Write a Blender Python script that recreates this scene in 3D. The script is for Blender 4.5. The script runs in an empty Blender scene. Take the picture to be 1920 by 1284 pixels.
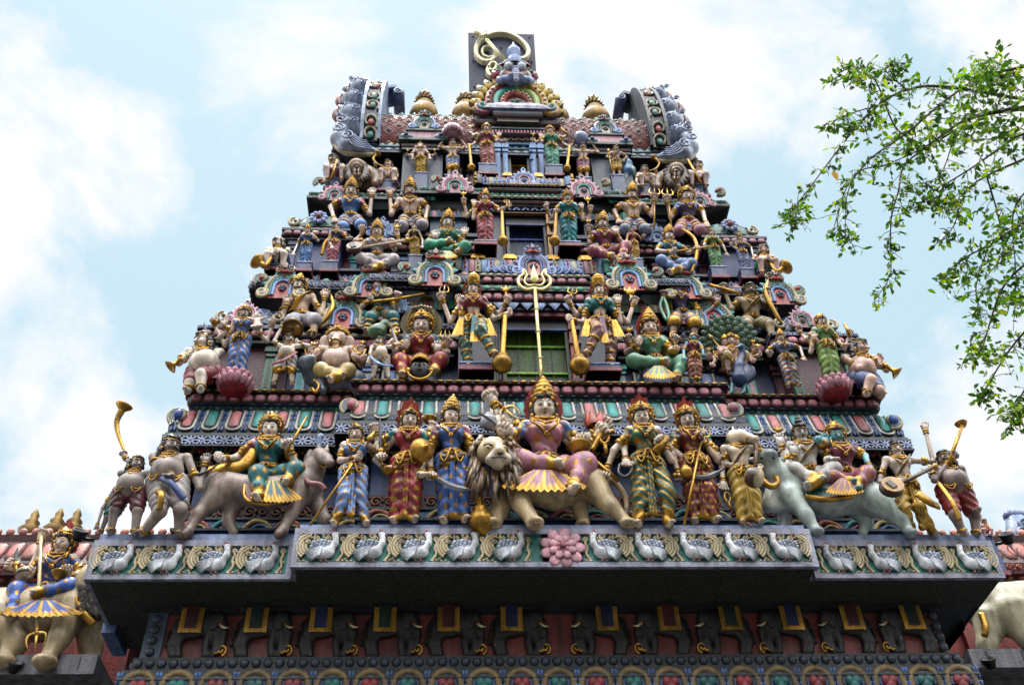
import bpy, math, random
import numpy as np
from mathutils import Vector
rnd = random.Random(7)
PI = math.pi
V = lambda *a: np.array(a, float)
sc = bpy.context.scene
COL = bpy.context.collection

# ------------------------------------------------------------------ camera (fitted to the photograph)
C0 = V(-1.09, 0, 1.6); _yaw, _pit, _rol = np.radians([4.71, 43.88, -2.58]); FPX = 1909.0
FW = V(math.sin(_yaw)*math.cos(_pit), math.cos(_yaw)*math.cos(_pit), math.sin(_pit))
_r = V(math.cos(_yaw), -math.sin(_yaw), 0); _u = np.cross(_r, FW)
RT = math.cos(_rol)*_r + math.sin(_rol)*_u; UP = -math.sin(_rol)*_r + math.cos(_rol)*_u
def U(px, py, Y):
    "world point on the upright plane at depth Y that the photo shows at pixel (px, py)"
    d = FW + RT*(px-960)/FPX - UP*(py-642)/FPX
    return C0 + d*(Y/d[1])
def UD(px, py, dist):
    d = FW + RT*(px-960)/FPX - UP*(py-642)/FPX
    return C0 + d*dist

def rgb(h, g=1.0):
    if not isinstance(h, str): return np.array(h, float)
    metal = 0.0
    if h[0] == '*': metal = 1.0; h = h[1:]
    c = np.array([int(h[i:i+2], 16)/255 for i in (0, 2, 4)])
    c = np.where(c <= .04045, c/12.92, ((c+.055)/1.055)**2.4)
    l = c@np.array([.21, .72, .07]); c = np.clip(l+(c-l)*(1.04 if metal else 1.2), .004, 1)
    return np.array([*(c*g), metal])
GOLD = '*be9244'; GOLD2 = '*a67f38'; GOLDL = '*cba75c'
SKIN = 'dccabe'; SKIND = '8d7a72'; NAVY = '2b3752'; BLUE = '6f86ad'; TEAL = '2f7d78'; MAR = '87323c'; PINK = 'bd7f8b'
CREAM = 'bdb094'; LIL = '8f97b8'; GREY = '8b93a3'; GRN = '2f6a4a'; BLK = '15161b'; WHT = 'c9ccd2'; RED = 'a2352f'

# ------------------------------------------------------------------ mesh builder
def nrm(v):
    v = np.asarray(v, float); n = np.linalg.norm(v); return v/n if n > 1e-12 else v
class MB:
    def __init__(s): s.v = []; s.c = []; s.f = []; s.n = 0
    def raw(s, verts, faces, col, smooth=True):
        verts = np.asarray(verts, float).reshape(-1, 3)
        col = rgb(col) if isinstance(col, str) else np.asarray(col, float)
        if col.ndim == 1: col = np.tile(col, (len(verts), 1))
        s.v.append(verts); s.c.append(col)
        for fa in faces:
            if len(fa): s.f.append((np.asarray(fa)+s.n, smooth))
        s.n += len(verts)
    def grid(s, P, col, cu=False, cv=False, smooth=True, flip=False):
        P = np.asarray(P, float); n, m = P.shape[:2]
        i = np.arange(n if cu else n-1)[:, None]; j = np.arange(m if cv else m-1)[None, :]
        a = (i*m+j); b = (((i+1) % n)*m+j); c = (((i+1) % n)*m+(j+1) % m); d = (i*m+(j+1) % m)
        q = np.stack(np.broadcast_arrays(a, b, c, d), -1).reshape(-1, 4)
        if flip: q = q[:, ::-1]
        if not isinstance(col, str):
            col = np.asarray(col, float)
            if col.ndim == 3: col = col.reshape(-1, 4)
        s.raw(P.reshape(-1, 3), [q], col, smooth)
    def tube(s, pts, r, col, k=6, ref=(0, 1, 0), flat=1.0, cap=True):
        pts = np.asarray(pts, float); n = len(pts)
        r = np.broadcast_to(np.asarray(r, float), (n,))
        t = np.gradient(pts, axis=0); t /= np.linalg.norm(t, axis=1)[:, None]+1e-12
        u = np.cross(t, np.asarray(ref, float)); l = np.linalg.norm(u, axis=1)
        u[l < 1e-3] = np.cross(t[l < 1e-3], (.3, .1, 1.)) if (l < 1e-3).any() else u[l < 1e-3]
        u /= np.linalg.norm(u, axis=1)[:, None]+1e-12; w = np.cross(t, u)
        a = np.arange(k)*2*PI/k
        P = pts[:, None]+r[:, None, None]*(np.cos(a)[None, :, None]*u[:, None]+flat*np.sin(a)[None, :, None]*w[:, None])
        if cap:
            P = np.concatenate([np.repeat(pts[:1, None], k, 1), P, np.repeat(pts[-1:, None], k, 1)])
            if not isinstance(col, str):
                col = np.asarray(col, float)
                if col.ndim == 2: col = np.concatenate([col[:1], col, col[-1:]])
        if not isinstance(col, str):
            col = np.asarray(col, float)
            if col.ndim == 2: col = np.repeat(col[:, None], k, 1)
        s.grid(P, col, cv=True, flip=True)
    def ball(s, c, r, col, M=None, k=8, m=6):
        a = np.arange(k)*2*PI/k; b = np.linspace(0, PI, m)
        P = np.stack([np.sin(b)[:, None]*np.cos(a), np.sin(b)[:, None]*np.sin(a), np.cos(b)[:, None]+0*a], -1)*np.asarray(r, float)
        if M is not None: P = P@np.asarray(M).T
        s.grid(P+np.asarray(c, float), col, cv=True, flip=M is not None and np.linalg.det(np.asarray(M, float)) < 0)
    def lathe(s, prof, c, col, k=14, axis=(0, 0, 1), ref=(1, 0, 0), flute=0, fa=0.0, smooth=True):
        prof = np.asarray(prof, float); ax = nrm(axis)
        x = nrm(np.cross(ax, ref) if abs(np.dot(ax, nrm(ref))) < .95 else np.cross(ax, (0, 1, .1))); y = np.cross(ax, x)
        a = np.arange(k)*2*PI/k; rr = prof[:, 0][:, None]*(1+fa*np.cos(flute*a)[None])
        P = np.asarray(c, float)+prof[:, 1][:, None, None]*ax+rr[..., None]*(np.cos(a)[None, :, None]*x+np.sin(a)[None, :, None]*y)
        if isinstance(col, (list, tuple)) and isinstance(col[0], str):
            col = np.repeat(np.array([rgb(q) for q in col])[:, None], k, 1)
        s.grid(P, col, cv=True, smooth=smooth, flip=True)
    def box(s, lo, hi, col, bev=0.0):
        lo = np.minimum(lo, hi).astype(float) if isinstance(lo, np.ndarray) else np.minimum(np.array(lo, float), np.array(hi, float)); hi = np.maximum(lo, np.array(hi, float))
        x0, y0, z0 = lo; x1, y1, z1 = hi
        v = [(x0,y0,z0),(x1,y0,z0),(x1,y1,z0),(x0,y1,z0),(x0,y0,z1),(x1,y0,z1),(x1,y1,z1),(x0,y1,z1)]
        s.raw(v, [np.array([(0,3,2,1),(4,5,6,7),(0,1,5,4),(1,2,6,5),(2,3,7,6),(3,0,4,7)])], col, False)
    def prism(s, pts, o, ux, uy, n, depth, col, side=None, dome=0.0):
        "polygon pts (2D) in plane o+x*ux+y*uy, extruded by depth along n (front face at depth)"
        pts = np.asarray(pts, float); o = np.asarray(o, float); k = len(pts); x_, y_ = pts[:, 0], pts[:, 1]
        if (x_*np.roll(y_, -1)-y_*np.roll(x_, -1)).sum()*np.dot(np.cross(ux, uy), n) < 0: pts = pts[::-1]
        b = o+pts[:, :1]*np.asarray(ux, float)+pts[:, 1:]*np.asarray(uy, float); f = b+np.asarray(n, float)*depth
        if dome:
            cc = f.mean(0); inner = cc+(f-cc)*.72+np.asarray(n, float)*dome
            i = np.arange(k); j = (i+1) % k
            s.raw(np.concatenate([b, f]), [np.stack([i, j, j+k, i+k], 1)], side or col, False)
            s.raw(np.concatenate([f, inner, [cc+np.asarray(n, float)*dome*1.25]]), [np.stack([i, j, j+k, i+k], 1), np.stack([i+k, j+k, 0*i+2*k], 1)], col, True)
        else:
            i = np.arange(k); j = (i+1) % k
            s.raw(np.concatenate([b, f]), [np.stack([i, j, j+k, i+k], 1)], side or col, False)
            s.raw(f, [np.arange(k)[None]], col, False)
    def add(s, T, o, ux=(1, 0, 0), uy=(0, 1, 0), uz=(0, 0, 1), cols=None):
        "copy of another builder T under a frame"
        M = np.stack([ux, uy, uz]).astype(float)
        base = s.n
        for v, c in zip(T.v, T.c):
            s.v.append(v@M+np.asarray(o, float)); s.c.append(c)
        for f, sm in T.f: s.f.append((f+base, sm))
        s.n += T.n
    def mesh(s, name):
        me = bpy.data.meshes.new(name)
        if not s.v: return me
        v = np.concatenate(s.v); c = np.concatenate(s.c)
        loops = np.concatenate([f.ravel() for f, _ in s.f]).astype(np.int32)
        tot = np.concatenate([np.full(len(f), f.shape[1]) for f, _ in s.f]).astype(np.int32)
        sm = np.concatenate([np.full(len(f), sm) for f, sm in s.f])
        st = np.concatenate([[0], np.cumsum(tot)[:-1]]).astype(np.int32)
        me.vertices.add(len(v)); me.vertices.foreach_set('co', v.astype(np.float32).ravel())
        me.loops.add(len(loops)); me.loops.foreach_set('vertex_index', loops)
        me.polygons.add(len(tot)); me.polygons.foreach_set('loop_start', st); me.polygons.foreach_set('loop_total', tot)
        me.polygons.foreach_set('use_smooth', sm.astype(bool))
        at = me.color_attributes.new('Col', 'FLOAT_COLOR', 'POINT'); at.data.foreach_set('color', c.astype(np.float32).ravel())
        me.update(); me.validate()
        return me
    def obj(s, name, mat, parent=None, loc=None):
        o = bpy.data.objects.new(name, s.mesh(name)); o.data.materials.append(mat); COL.objects.link(o)
        if loc is not None: o.location = loc
        if parent is not None: o.parent = parent
        return o
def empty(name, loc=(0, 0, 0)):
    o = bpy.data.objects.new(name, None); COL.objects.link(o); o.location = [float(x) for x in loc]; o.empty_display_size = .1; return o
def tag(o, label=None, cat=None, group=None, kind=None):
    if label: o['label'] = label
    if cat: o['category'] = cat
    if group: o['group'] = group
    if kind: o['kind'] = kind
    return o

# ------------------------------------------------------------------ materials
def newmat(name):
    m = bpy.data.materials.new(name); m.use_nodes = True
    return m, m.node_tree.nodes, m.node_tree.links, m.node_tree.nodes['Principled BSDF']
def paint(name, rough=.55, dirt=.55, grain=.12, bump=.25, scale=9., spec=.35):
    m, N, L, B = newmat(name)
    a = N.new('ShaderNodeAttribute'); a.attribute_name = 'Col'
    tc = N.new('ShaderNodeTexCoord'); 
    geo = N.new('ShaderNodeNewGeometry')
    n1 = N.new('ShaderNodeTexNoise'); n1.inputs['Scale'].default_value = scale; n1.inputs['Detail'].default_value = 5; n1.inputs['Roughness'].default_value = .65
    L.new(geo.outputs['Position'], n1.inputs['Vector'])
    r1 = N.new('ShaderNodeMapRange'); r1.inputs[1].default_value = .3; r1.inputs[2].default_value = .75; r1.inputs[3].default_value = 1-grain*2.2; r1.inputs[4].default_value = 1+grain
    L.new(n1.outputs['Fac'], r1.inputs[0])
    # soot and rain streaks: stretched noise
    mp = N.new('ShaderNodeMapping'); mp.inputs['Scale'].default_value = (6, 6, .9); L.new(geo.outputs['Position'], mp.inputs[0])
    n2 = N.new('ShaderNodeTexNoise'); n2.inputs['Scale'].default_value = 1.6; n2.inputs['Detail'].default_value = 6; L.new(mp.outputs[0], n2.inputs['Vector'])
    r2 = N.new('ShaderNodeMapRange'); r2.inputs[1].default_value = .38; r2.inputs[2].default_value = .62; r2.inputs[3].default_value = 1-dirt*.7; r2.inputs[4].default_value = 1.0
    L.new(n2.outputs['Fac'], r2.inputs[0])
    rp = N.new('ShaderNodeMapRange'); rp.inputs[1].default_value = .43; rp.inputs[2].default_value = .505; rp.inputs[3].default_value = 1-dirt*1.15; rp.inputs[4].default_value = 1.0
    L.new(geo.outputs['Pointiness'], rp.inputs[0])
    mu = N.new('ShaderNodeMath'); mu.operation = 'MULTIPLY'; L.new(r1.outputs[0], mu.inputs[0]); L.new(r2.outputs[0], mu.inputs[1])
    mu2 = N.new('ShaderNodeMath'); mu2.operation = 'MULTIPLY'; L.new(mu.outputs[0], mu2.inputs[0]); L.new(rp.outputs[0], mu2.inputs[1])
    vm = N.new('ShaderNodeVectorMath'); vm.operation = 'SCALE'; L.new(a.outputs['Color'], vm.inputs[0]); L.new(mu2.outputs[0], vm.inputs['Scale'])
    # chipped and flaking spots where grey plaster shows through
    n4 = N.new('ShaderNodeTexNoise'); n4.inputs['Scale'].default_value = 13; n4.inputs['Detail'].default_value = 9; n4.inputs['Roughness'].default_value = .72; L.new(geo.outputs['Position'], n4.inputs['Vector'])
    r4 = N.new('ShaderNodeMapRange'); r4.inputs[1].default_value = .635; r4.inputs[2].default_value = .67; r4.inputs[4].default_value = .6; L.new(n4.outputs['Fac'], r4.inputs[0])
    ch = N.new('ShaderNodeMixRGB'); L.new(r4.outputs[0], ch.inputs[0]); L.new(vm.outputs[0], ch.inputs[1]); ch.inputs[2].default_value = (.16, .15, .14, 1); L.new(ch.outputs[0], B.inputs['Base Color'])
    mm = N.new('ShaderNodeMath'); mm.operation = 'MULTIPLY'; mm.inputs[1].default_value = .75; L.new(a.outputs['Alpha'], mm.inputs[0]); L.new(mm.outputs[0], B.inputs['Metallic'])
    rr = N.new('ShaderNodeMapRange'); rr.inputs[3].default_value = rough; rr.inputs[4].default_value = .36; L.new(a.outputs['Alpha'], rr.inputs[0])
    ra = N.new('ShaderNodeMath'); ra.operation = 'ADD'; 
    rb = N.new('ShaderNodeMapRange'); rb.inputs[3].default_value = -.1; rb.inputs[4].default_value = .12; L.new(n1.outputs['Fac'], rb.inputs[0]); L.new(rr.outputs[0], ra.inputs[0]); L.new(rb.outputs[0], ra.inputs[1]); L.new(ra.outputs[0], B.inputs['Roughness'])
    B.inputs['Specular IOR Level'].default_value = spec
    bp = N.new('ShaderNodeBump'); bp.inputs['Strength'].default_value = bump; bp.inputs['Distance'].default_value = .02
    n3 = N.new('ShaderNodeTexNoise'); n3.inputs['Scale'].default_value = 45; n3.inputs['Detail'].default_value = 4; L.new(geo.outputs['Position'], n3.inputs['Vector'])
    L.new(n3.outputs['Fac'], bp.inputs['Height']); L.new(bp.outputs[0], B.inputs['Normal'])
    return m
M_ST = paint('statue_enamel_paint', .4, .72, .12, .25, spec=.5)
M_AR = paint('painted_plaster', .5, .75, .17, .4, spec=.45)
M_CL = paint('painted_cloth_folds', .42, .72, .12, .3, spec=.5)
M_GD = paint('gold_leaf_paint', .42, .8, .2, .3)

def carved(name, base, dark, scale=5., bump=.9):
    "low relief foliage carving: warped rings"
    m, N, L, B = newmat(name)
    geo = N.new('ShaderNodeNewGeometry')
    nz = N.new('ShaderNodeTexNoise'); nz.inputs['Scale'].default_value = scale*.6; nz.inputs['Detail'].default_value = 2; L.new(geo.outputs['Position'], nz.inputs['Vector'])
    mx = N.new('ShaderNodeMixRGB'); mx.inputs[0].default_value = .55; L.new(geo.outputs['Position'], mx.inputs[1]); L.new(nz.outputs['Color'], mx.inputs[2])
    w = N.new('ShaderNodeTexWave'); w.wave_type = 'RINGS'; w.inputs['Scale'].default_value = scale*1.2; w.inputs['Distortion'].default_value = 9; w.inputs['Detail'].default_value = 1.5; w.inputs['Detail Scale'].default_value = 1.2
    L.new(mx.outputs[0], w.inputs['Vector'])
    cr = N.new('ShaderNodeValToRGB'); cr.color_ramp.elements[0].position = .35; cr.color_ramp.elements[1].position = .7
    cr.color_ramp.elements[0].color = (*rgb(dark)[:3], 1); cr.color_ramp.elements[1].color = (*rgb(base)[:3], 1)
    L.new(w.outputs['Fac'], cr.inputs[0]); L.new(cr.outputs[0], B.inputs['Base Color'])
    bp = N.new('ShaderNodeBump'); bp.inputs['Strength'].default_value = bump; bp.inputs['Distance'].default_value = .03; L.new(w.outputs['Fac'], bp.inputs['Height']); L.new(bp.outputs[0], B.inputs['Normal'])
    B.inputs['Roughness'].default_value = .7
    return m
M_SOFFIT = carved('carved_green_soffit', '232b22', '12180f', 8., .6)
def plain(name, col, rough=.6, metal=0., noise=.25, scale=4., bump=.15):
    m, N, L, B = newmat(name)
    geo = N.new('ShaderNodeNewGeometry')
    nz = N.new('ShaderNodeTexNoise'); nz.inputs['Scale'].default_value = scale; nz.inputs['Detail'].default_value = 6; L.new(geo.outputs['Position'], nz.inputs['Vector'])
    cr = N.new('ShaderNodeValToRGB'); c = rgb(col)[:3]
    cr.color_ramp.elements[0].position = .3; cr.color_ramp.elements[1].position = .7
    cr.color_ramp.elements[0].color = (*(c*(1-noise)), 1); cr.color_ramp.elements[1].color = (*(c*(1+noise*.6)), 1)
    L.new(nz.outputs['Fac'], cr.inputs[0]); L.new(cr.outputs[0], B.inputs['Base Color'])
    bp = N.new('ShaderNodeBump'); bp.inputs['Strength'].default_value = bump; bp.inputs['Distance'].default_value = .02; L.new(nz.outputs['Fac'], bp.inputs['Height']); L.new(bp.outputs[0], B.inputs['Normal'])
    B.inputs['Roughness'].default_value = rough; B.inputs['Metallic'].default_value = metal
    return m
M_BRASS = plain('weathered_brass', '755f3c', .5, .6, .45, 6.)
M_BLACK = plain('black_lamp_metal', '101113', .45, .2)
M_GOLDMETAL = plain('polished_gold_metal', 'c9bd8c', .35, .45, .12, 8.)

# ------------------------------------------------------------------ implicit bodies (smooth union of tapered bones) -> one continuous skin
class SDF:
    def __init__(s): s.p = []; s.bias = {}
    def cone(s, a, b, ra, rb, col=0, k=.03): s.p.append(('c', np.asarray(a, float), np.asarray(b, float), ra, rb, col, k)); return s
    def chain(s, pts, rs, col=0, k=.03):
        for i in range(len(pts)-1): s.cone(pts[i], pts[i+1], rs[i], rs[i+1], col, k)
        return s
    def ell(s, c, r, col=0, k=.03, M=None): s.p.append(('e', np.asarray(c, float), np.asarray(r, float), None if M is None else np.asarray(M, float), 0, col, k)); return s
    @staticmethod
    def ev(p, P):
        if p[0] == 'c':
            a, b, ra, rb = p[1:5]; ba = b-a; l = max(ba@ba, 1e-9)
            pa = P-a; t = np.clip((pa@ba)/l, 0, 1)
            d = pa-t[..., None]*ba
            return np.sqrt((d*d).sum(-1))-(ra+t*(rb-ra))
        c, r, M = p[1:4]; q = P-c
        if M is not None: q = q@M
        k0 = np.sqrt(((q/r)**2).sum(-1)); k1 = np.sqrt(((q/(r*r))**2).sum(-1))+1e-9
        return k0*(k0-1)/k1
    @staticmethod
    def bounds(p):
        if p[0] == 'c':
            r = max(p[3], p[4]); return np.minimum(p[1], p[2])-r, np.maximum(p[1], p[2])+r
        if p[3] is None: return p[1]-p[2], p[1]+p[2]
        r = p[2].max(); return p[1]-r, p[1]+r
    def mesh(s, h, cols, disp=None, colfn=None):
        "surface nets; returns verts, quads, colours"
        kmax = max(p[6] for p in s.p)
        lo = np.min([s.bounds(p)[0] for p in s.p], 0)-3*h-.02; hi = np.max([s.bounds(p)[1] for p in s.p], 0)+3*h+.02
        n = np.ceil((hi-lo)/h).astype(int)+1
        ax = [lo[i]+h*np.arange(n[i]) for i in range(3)]
        D = np.full(n, 1.0)
        for p in s.p:
            b0, b1 = s.bounds(p); m = p[6]+2.5*h
            i0 = np.maximum(np.floor((b0-m-lo)/h).astype(int), 0); i1 = np.minimum(np.ceil((b1+m-lo)/h).astype(int)+1, n)
            sl = tuple(slice(i0[i], i1[i]) for i in range(3))
            P = np.stack(np.meshgrid(*[ax[i][sl[i]] for i in range(3)], indexing='ij'), -1)
            d = s.ev(p, P); e = D[sl]; k = p[6]
            if k > 0:
                q = np.maximum(k-np.abs(d-e), 0)/k; D[sl] = np.minimum(d, e)-q*q*k*.25
            else: D[sl] = np.minimum(d, e)
        if disp is not None:
            msk = np.abs(D) < 3.5*h+.03
            idx = np.nonzero(msk); P = np.stack([ax[i][idx[i]] for i in range(3)], -1)
            D[idx] += disp(P)
        s.D, s.lo, s.h = D, lo, h
        I = D < 0
        cnt = sum(I[a:n[0]-1+a, b:n[1]-1+b, c:n[2]-1+c].astype(np.int8) for a in (0, 1) for b in (0, 1) for c in (0, 1))
        act = (cnt > 0) & (cnt < 8); ci = np.argwhere(act)
        if len(ci) == 0: return np.zeros((0, 3)), np.zeros((0, 4), int), np.zeros((0, 4))
        gid = np.full(act.shape, -1, np.int32); gid[tuple(ci.T)] = np.arange(len(ci))
        acc = np.zeros((len(ci), 3)); w = np.zeros(len(ci))
        cor = [(a, b, c) for a in (0, 1) for b in (0, 1) for c in (0, 1)]
        dv = {q: D[ci[:, 0]+q[0], ci[:, 1]+q[1], ci[:, 2]+q[2]] for q in cor}
        for q in cor:
            for x in range(3):
                if q[x] == 0:
                    q2 = list(q); q2[x] = 1; q2 = tuple(q2); d0, d1 = dv[q], dv[q2]
                    m = (d0 < 0) != (d1 < 0); t = np.where(m, d0/np.where(m, d0-d1, 1), 0)
                    pt = np.array(q, float)[None]+t[:, None]*(np.array(q2)-np.array(q))[None]
                    acc += np.where(m[:, None], pt, 0); w += m
        Vt = lo+h*(ci+acc/w[:, None])
        quads = []
        for x in range(3):
            y, z = (x+1) % 3, (x+2) % 3
            A = np.moveaxis(I, (x, y, z), (0, 1, 2)); G = np.moveaxis(gid, (x, y, z), (0, 1, 2))
            s0 = A[:-1, 1:-1, 1:-1]; s1 = A[1:, 1:-1, 1:-1]
            for sgn, mk in ((0, s0 & ~s1), (1, ~s0 & s1)):
                e = np.argwhere(mk)
                if len(e) == 0: continue
                i, j, k = e[:, 0], e[:, 1]+1, e[:, 2]+1
                q = np.stack([G[i, j-1, k-1], G[i, j, k-1], G[i, j, k], G[i, j-1, k]], 1)
                quads.append(q if sgn == 0 else q[:, ::-1])
        Q = np.concatenate(quads)
        # colour of the nearest bone
        best = np.full(len(Vt), 9.); lab = np.zeros(len(Vt), int)
        for p in s.p:
            b0, b1 = s.bounds(p); m = np.all((Vt > b0-.05) & (Vt < b1+.05), 1)
            if not m.any(): continue
            d = s.ev(p, Vt[m])+s.bias.get(p[5], 0.); ii = np.nonzero(m)[0]; bt = d < best[ii]
            best[ii[bt]] = d[bt]; lab[ii[bt]] = p[5]
        cc = np.array([rgb(c) for c in cols])[lab]
        if colfn is not None: cc = colfn(Vt, cc)
        return Vt, Q, cc
    def into(s, mb, h, cols, disp=None, colfn=None):
        v, q, c = s.mesh(h, cols, disp, colfn)
        if len(v): mb.raw(v, [q], c, True)
        return mb
    def front(s, x, z):
        "y of the front skin at (x, z), or None"
        i = int(round((x-s.lo[0])/s.h)); k = int(round((z-s.lo[2])/s.h))
        if not (0 <= i < s.D.shape[0] and 0 <= k < s.D.shape[2]): return None
        col = s.D[i, :, k]; j = np.nonzero(col < 0)[0]
        return None if len(j) == 0 else s.lo[1]+s.h*j[0]
def smooth_path(pts, n=24):
    "Catmull-Rom through points"
    p = np.asarray(pts, float); p = np.concatenate([[2*p[0]-p[1]], p, [2*p[-1]-p[-2]]])
    out = []; m = len(p)-3; per = max(2, n//m)
    for i in range(m):
        a, b, c, d = p[i:i+4]
        for t in np.arange(per)/per: out.append(.5*(2*b+(c-a)*t+(2*a-5*b+4*c-d)*t*t+(3*b-a-3*c+d)*t**3))
    out.append(p[-2]); return np.array(out)
# ------------------------------------------------------------------ ornament vocabulary
def ribbon(mb, path, w, o, ux, uy, n, depth, col, edge=BLK, beads=None):
    p = np.asarray(path, float); m = len(p); w = np.broadcast_to(np.asarray(w, float), (m,))
    t = np.gradient(p, axis=0); t /= np.linalg.norm(t, axis=1)[:, None]+1e-9
    nn = np.stack([-t[:, 1], t[:, 0]], 1)
    offs = [(-.5, 0.), (-.42, .75), (0, 1.), (.42, .75), (.5, 0.)]
    P = np.stack([np.asarray(o, float)+(p[:, :1]+nn[:, :1]*w[:, None]*a)*np.asarray(ux, float)+(p[:, 1:]+nn[:, 1:]*w[:, None]*a)*np.asarray(uy, float)+np.asarray(n, float)*depth*b for a, b in offs], 1)
    cc = np.array([rgb(edge), rgb(col), rgb(col), rgb(col), rgb(edge)])
    h_ = m//2; d1 = P[min(h_+1, m-1), 2]-P[h_-1, 2]; d2 = P[h_, 3]-P[h_, 1]
    mb.grid(P, np.repeat(cc[None], m, 0), flip=np.dot(np.cross(d1, d2), n) < 0)
    if beads:
        L = np.concatenate([[0], np.cumsum(np.linalg.norm(np.diff(p, axis=0), axis=1))]); r = w.mean()*.28
        for d in np.arange(r*1.4, L[-1], r*2.9):
            x, y = np.interp(d, L, p[:, 0]), np.interp(d, L, p[:, 1])
            mb.ball(np.asarray(o, float)+x*np.asarray(ux, float)+y*np.asarray(uy, float)+np.asarray(n, float)*depth, r, beads, k=5, m=4)
def arc(c, r, a0, a1, n=14): a = np.radians(np.linspace(a0, a1, n)); return np.stack([c[0]+r*np.cos(a), c[1]+r*np.sin(a)], 1)
def spiral(c, r0, r1, a0, turns, n=20):
    t = np.linspace(0, 1, n); a = math.radians(a0)+t*turns*2*PI; r = r0+(r1-r0)*t
    return np.stack([c[0]+r*np.cos(a), c[1]+r*np.sin(a)], 1)
FX, FZ, FN = V(1, 0, 0), V(0, 0, 1), V(0, -1, 0)
def ring(mb, x0, x1, yf, prof, yb, smooth=False):
    "moulding wrapped round front and sides: prof rows (out, z, colour)"
    for (o0, z0, c), (o1, z1, _) in zip(prof[:-1], prof[1:]):
        if c is None: continue
        P = [[(x0-o, yb, z), (x0-o, yf-o, z), (x1+o, yf-o, z), (x1+o, yb, z)] for o, z in ((o0, z0), (o1, z1))]
        mb.grid(P, c, smooth=False)
def roll(out, z0, z1, bulge, col, n=5):
    a = np.linspace(0, PI, n); return [(out+bulge*math.sin(t), z0+(z1-z0)*(1-math.cos(t))/2, col) for t in a]
def frames(x0, x1, yf, z, out, pitch, yb, ends=True):
    "evenly spaced stations round a bay: (origin, along, outward)"
    L = x1-x0+2*out; n = max(1, round(L/pitch)); p = L/n
    for i in range(n): yield V(x0-out+(i+.5)*p, yf-out, z), V(1, 0, 0), V(0, -1, 0), i, p
    if ends:
        D = min(yb-yf+out, 3.0); n2 = max(1, int(D/p))
        for i in range(n2):
            y = yf-out+(i+.5)*p
            yield V(x0-out, y, z), V(0, -1, 0), V(-1, 0, 0), i, p
            yield V(x1+out, y, z), V(0, 1, 0), V(1, 0, 0), i, p
def T(fn):
    t = MB(); fn(t); return t
def ringcol(m, *cs): return np.repeat(np.array([rgb(c) for c in cs])[:, None], m, 1)
def t_petal(w, h, d, c0, c1, c2):
    def f(t):
        b = np.linspace(PI/2, 0, 5); a = np.arange(10)*2*PI/10
        P = np.stack([np.sin(b)[:, None]*np.sign(np.cos(a))*np.abs(np.cos(a))**.55*w/2, -np.cos(b)[:, None]*d+0*a, np.sin(b)[:, None]*np.sign(np.sin(a))*np.abs(np.sin(a))**.7*h/2], -1)
        t.grid(P, ringcol(10, c0, c1, c1, c2, c1), cv=True)
    return T(f)
def pill(w, h, r=None, top=True):
    r = r or w/2
    b = arc((0, -h/2+r), r, 180, 360, 8); 
    return np.concatenate([b, [(w/2, h/2), (-w/2, h/2)]]) if top else np.concatenate([b, arc((0, h/2-r), r, 0, 180, 8)])
def t_tablet(w, h, col):
    def f(t):
        X, N, Z = (1, 0, 0), (0, -1, 0), (0, 0, 1)
        t.prism(pill(w, h), (0, 0, 0), X, Z, N, .018, '8a8f93', '2a2f38')
        u = np.concatenate([[(-w*.42, h/2)], arc((0, -h/2+w/2), w*.42, 180, 360, 9), [(w*.42, h/2)]])
        ribbon(t, u, w*.16, (0, -.018, 0), X, Z, N, .014, 'b9b7ad', '3a3d44')
        t.prism(pill(w*.66, h*.86), (0, -.018, h*.05), X, Z, N, .004, '1c2430')
        t.prism(pill(w*.54, h*.8, None, False), (0, -.022, h*.07), X, Z, N, .012, col, '2a2f38', dome=.02)
    return T(f)
def t_braid(w, h):
    def f(t):
        n = 4
        for i in range(n):
            for sx in (-1, 1): t.ball((sx*w*.24, -.01, -h/2+(i+.5)*h/n), (w*.27, .02, h/n*.5), '4f6fa3' if i % 2 else '3c5484', k=6, m=4)
    return T(f)
def t_star(w, h, col='9aa5c4', hub='59658a'):
    def f(t):
        for a in (0, 45, 90, 135):
            c, s = math.cos(math.radians(a)), math.sin(math.radians(a)); l = .5*(1.25 if a % 90 else 1.)
            q = np.array([(-l, -.075), (l, -.075), (l, .075), (-l, .075)])@np.array([[c, s], [-s, c]])
            q = np.clip(q, -.5, .5)*(w, h); t.prism(q, (0, -.001*(a/45), 0), (1, 0, 0), (0, 0, 1), (0, -1, 0), .014, col, '2a3350')
        t.ball((0, -.014, 0), (w*.17, .012, h*.17), hub, k=6, m=4)
    return T(f)
def t_heart(w, h, col, rim='a8946c'):
    def f(t):
        X, N, Z = (1, 0, 0), (0, -1, 0), (0, 0, 1)
        a = np.concatenate([[(-w*.5, -h*.42)], arc((0, h*.02), w*.40, 190, -10, 12), [(w*.5, -h*.42)]])
        ribbon(t, a, w*.2, (0, 0, 0), X, Z, N, .03, rim, '1a1a1f', beads=None)
        ribbon(t, arc((0, h*.0), w*.27, 200, -20, 10), w*.1, (0, -.004, 0), X, Z, N, .018, '2e4166', '0f1014')
        t.ball((-w*.1, -.012, h*.06), (w*.15, .035, h*.2), col, k=8, m=5); t.ball((w*.1, -.012, h*.06), (w*.15, .035, h*.2), col, k=8, m=5)
        t.ball((0, -.012, -h*.12), (w*.17, .036, h*.26), col, k=8, m=5)
    return T(f)
def t_diamond(w, h, col=GOLD2):
    def f(t): t.prism([(-w*.46, 0), (0, -h*.4), (w*.46, 0), (0, h*.4)], (0, 0, 0), (1, 0, 0), (0, 0, 1), (0, -1, 0), .008, col, '1a1410', dome=.008)
    return T(f)
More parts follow.
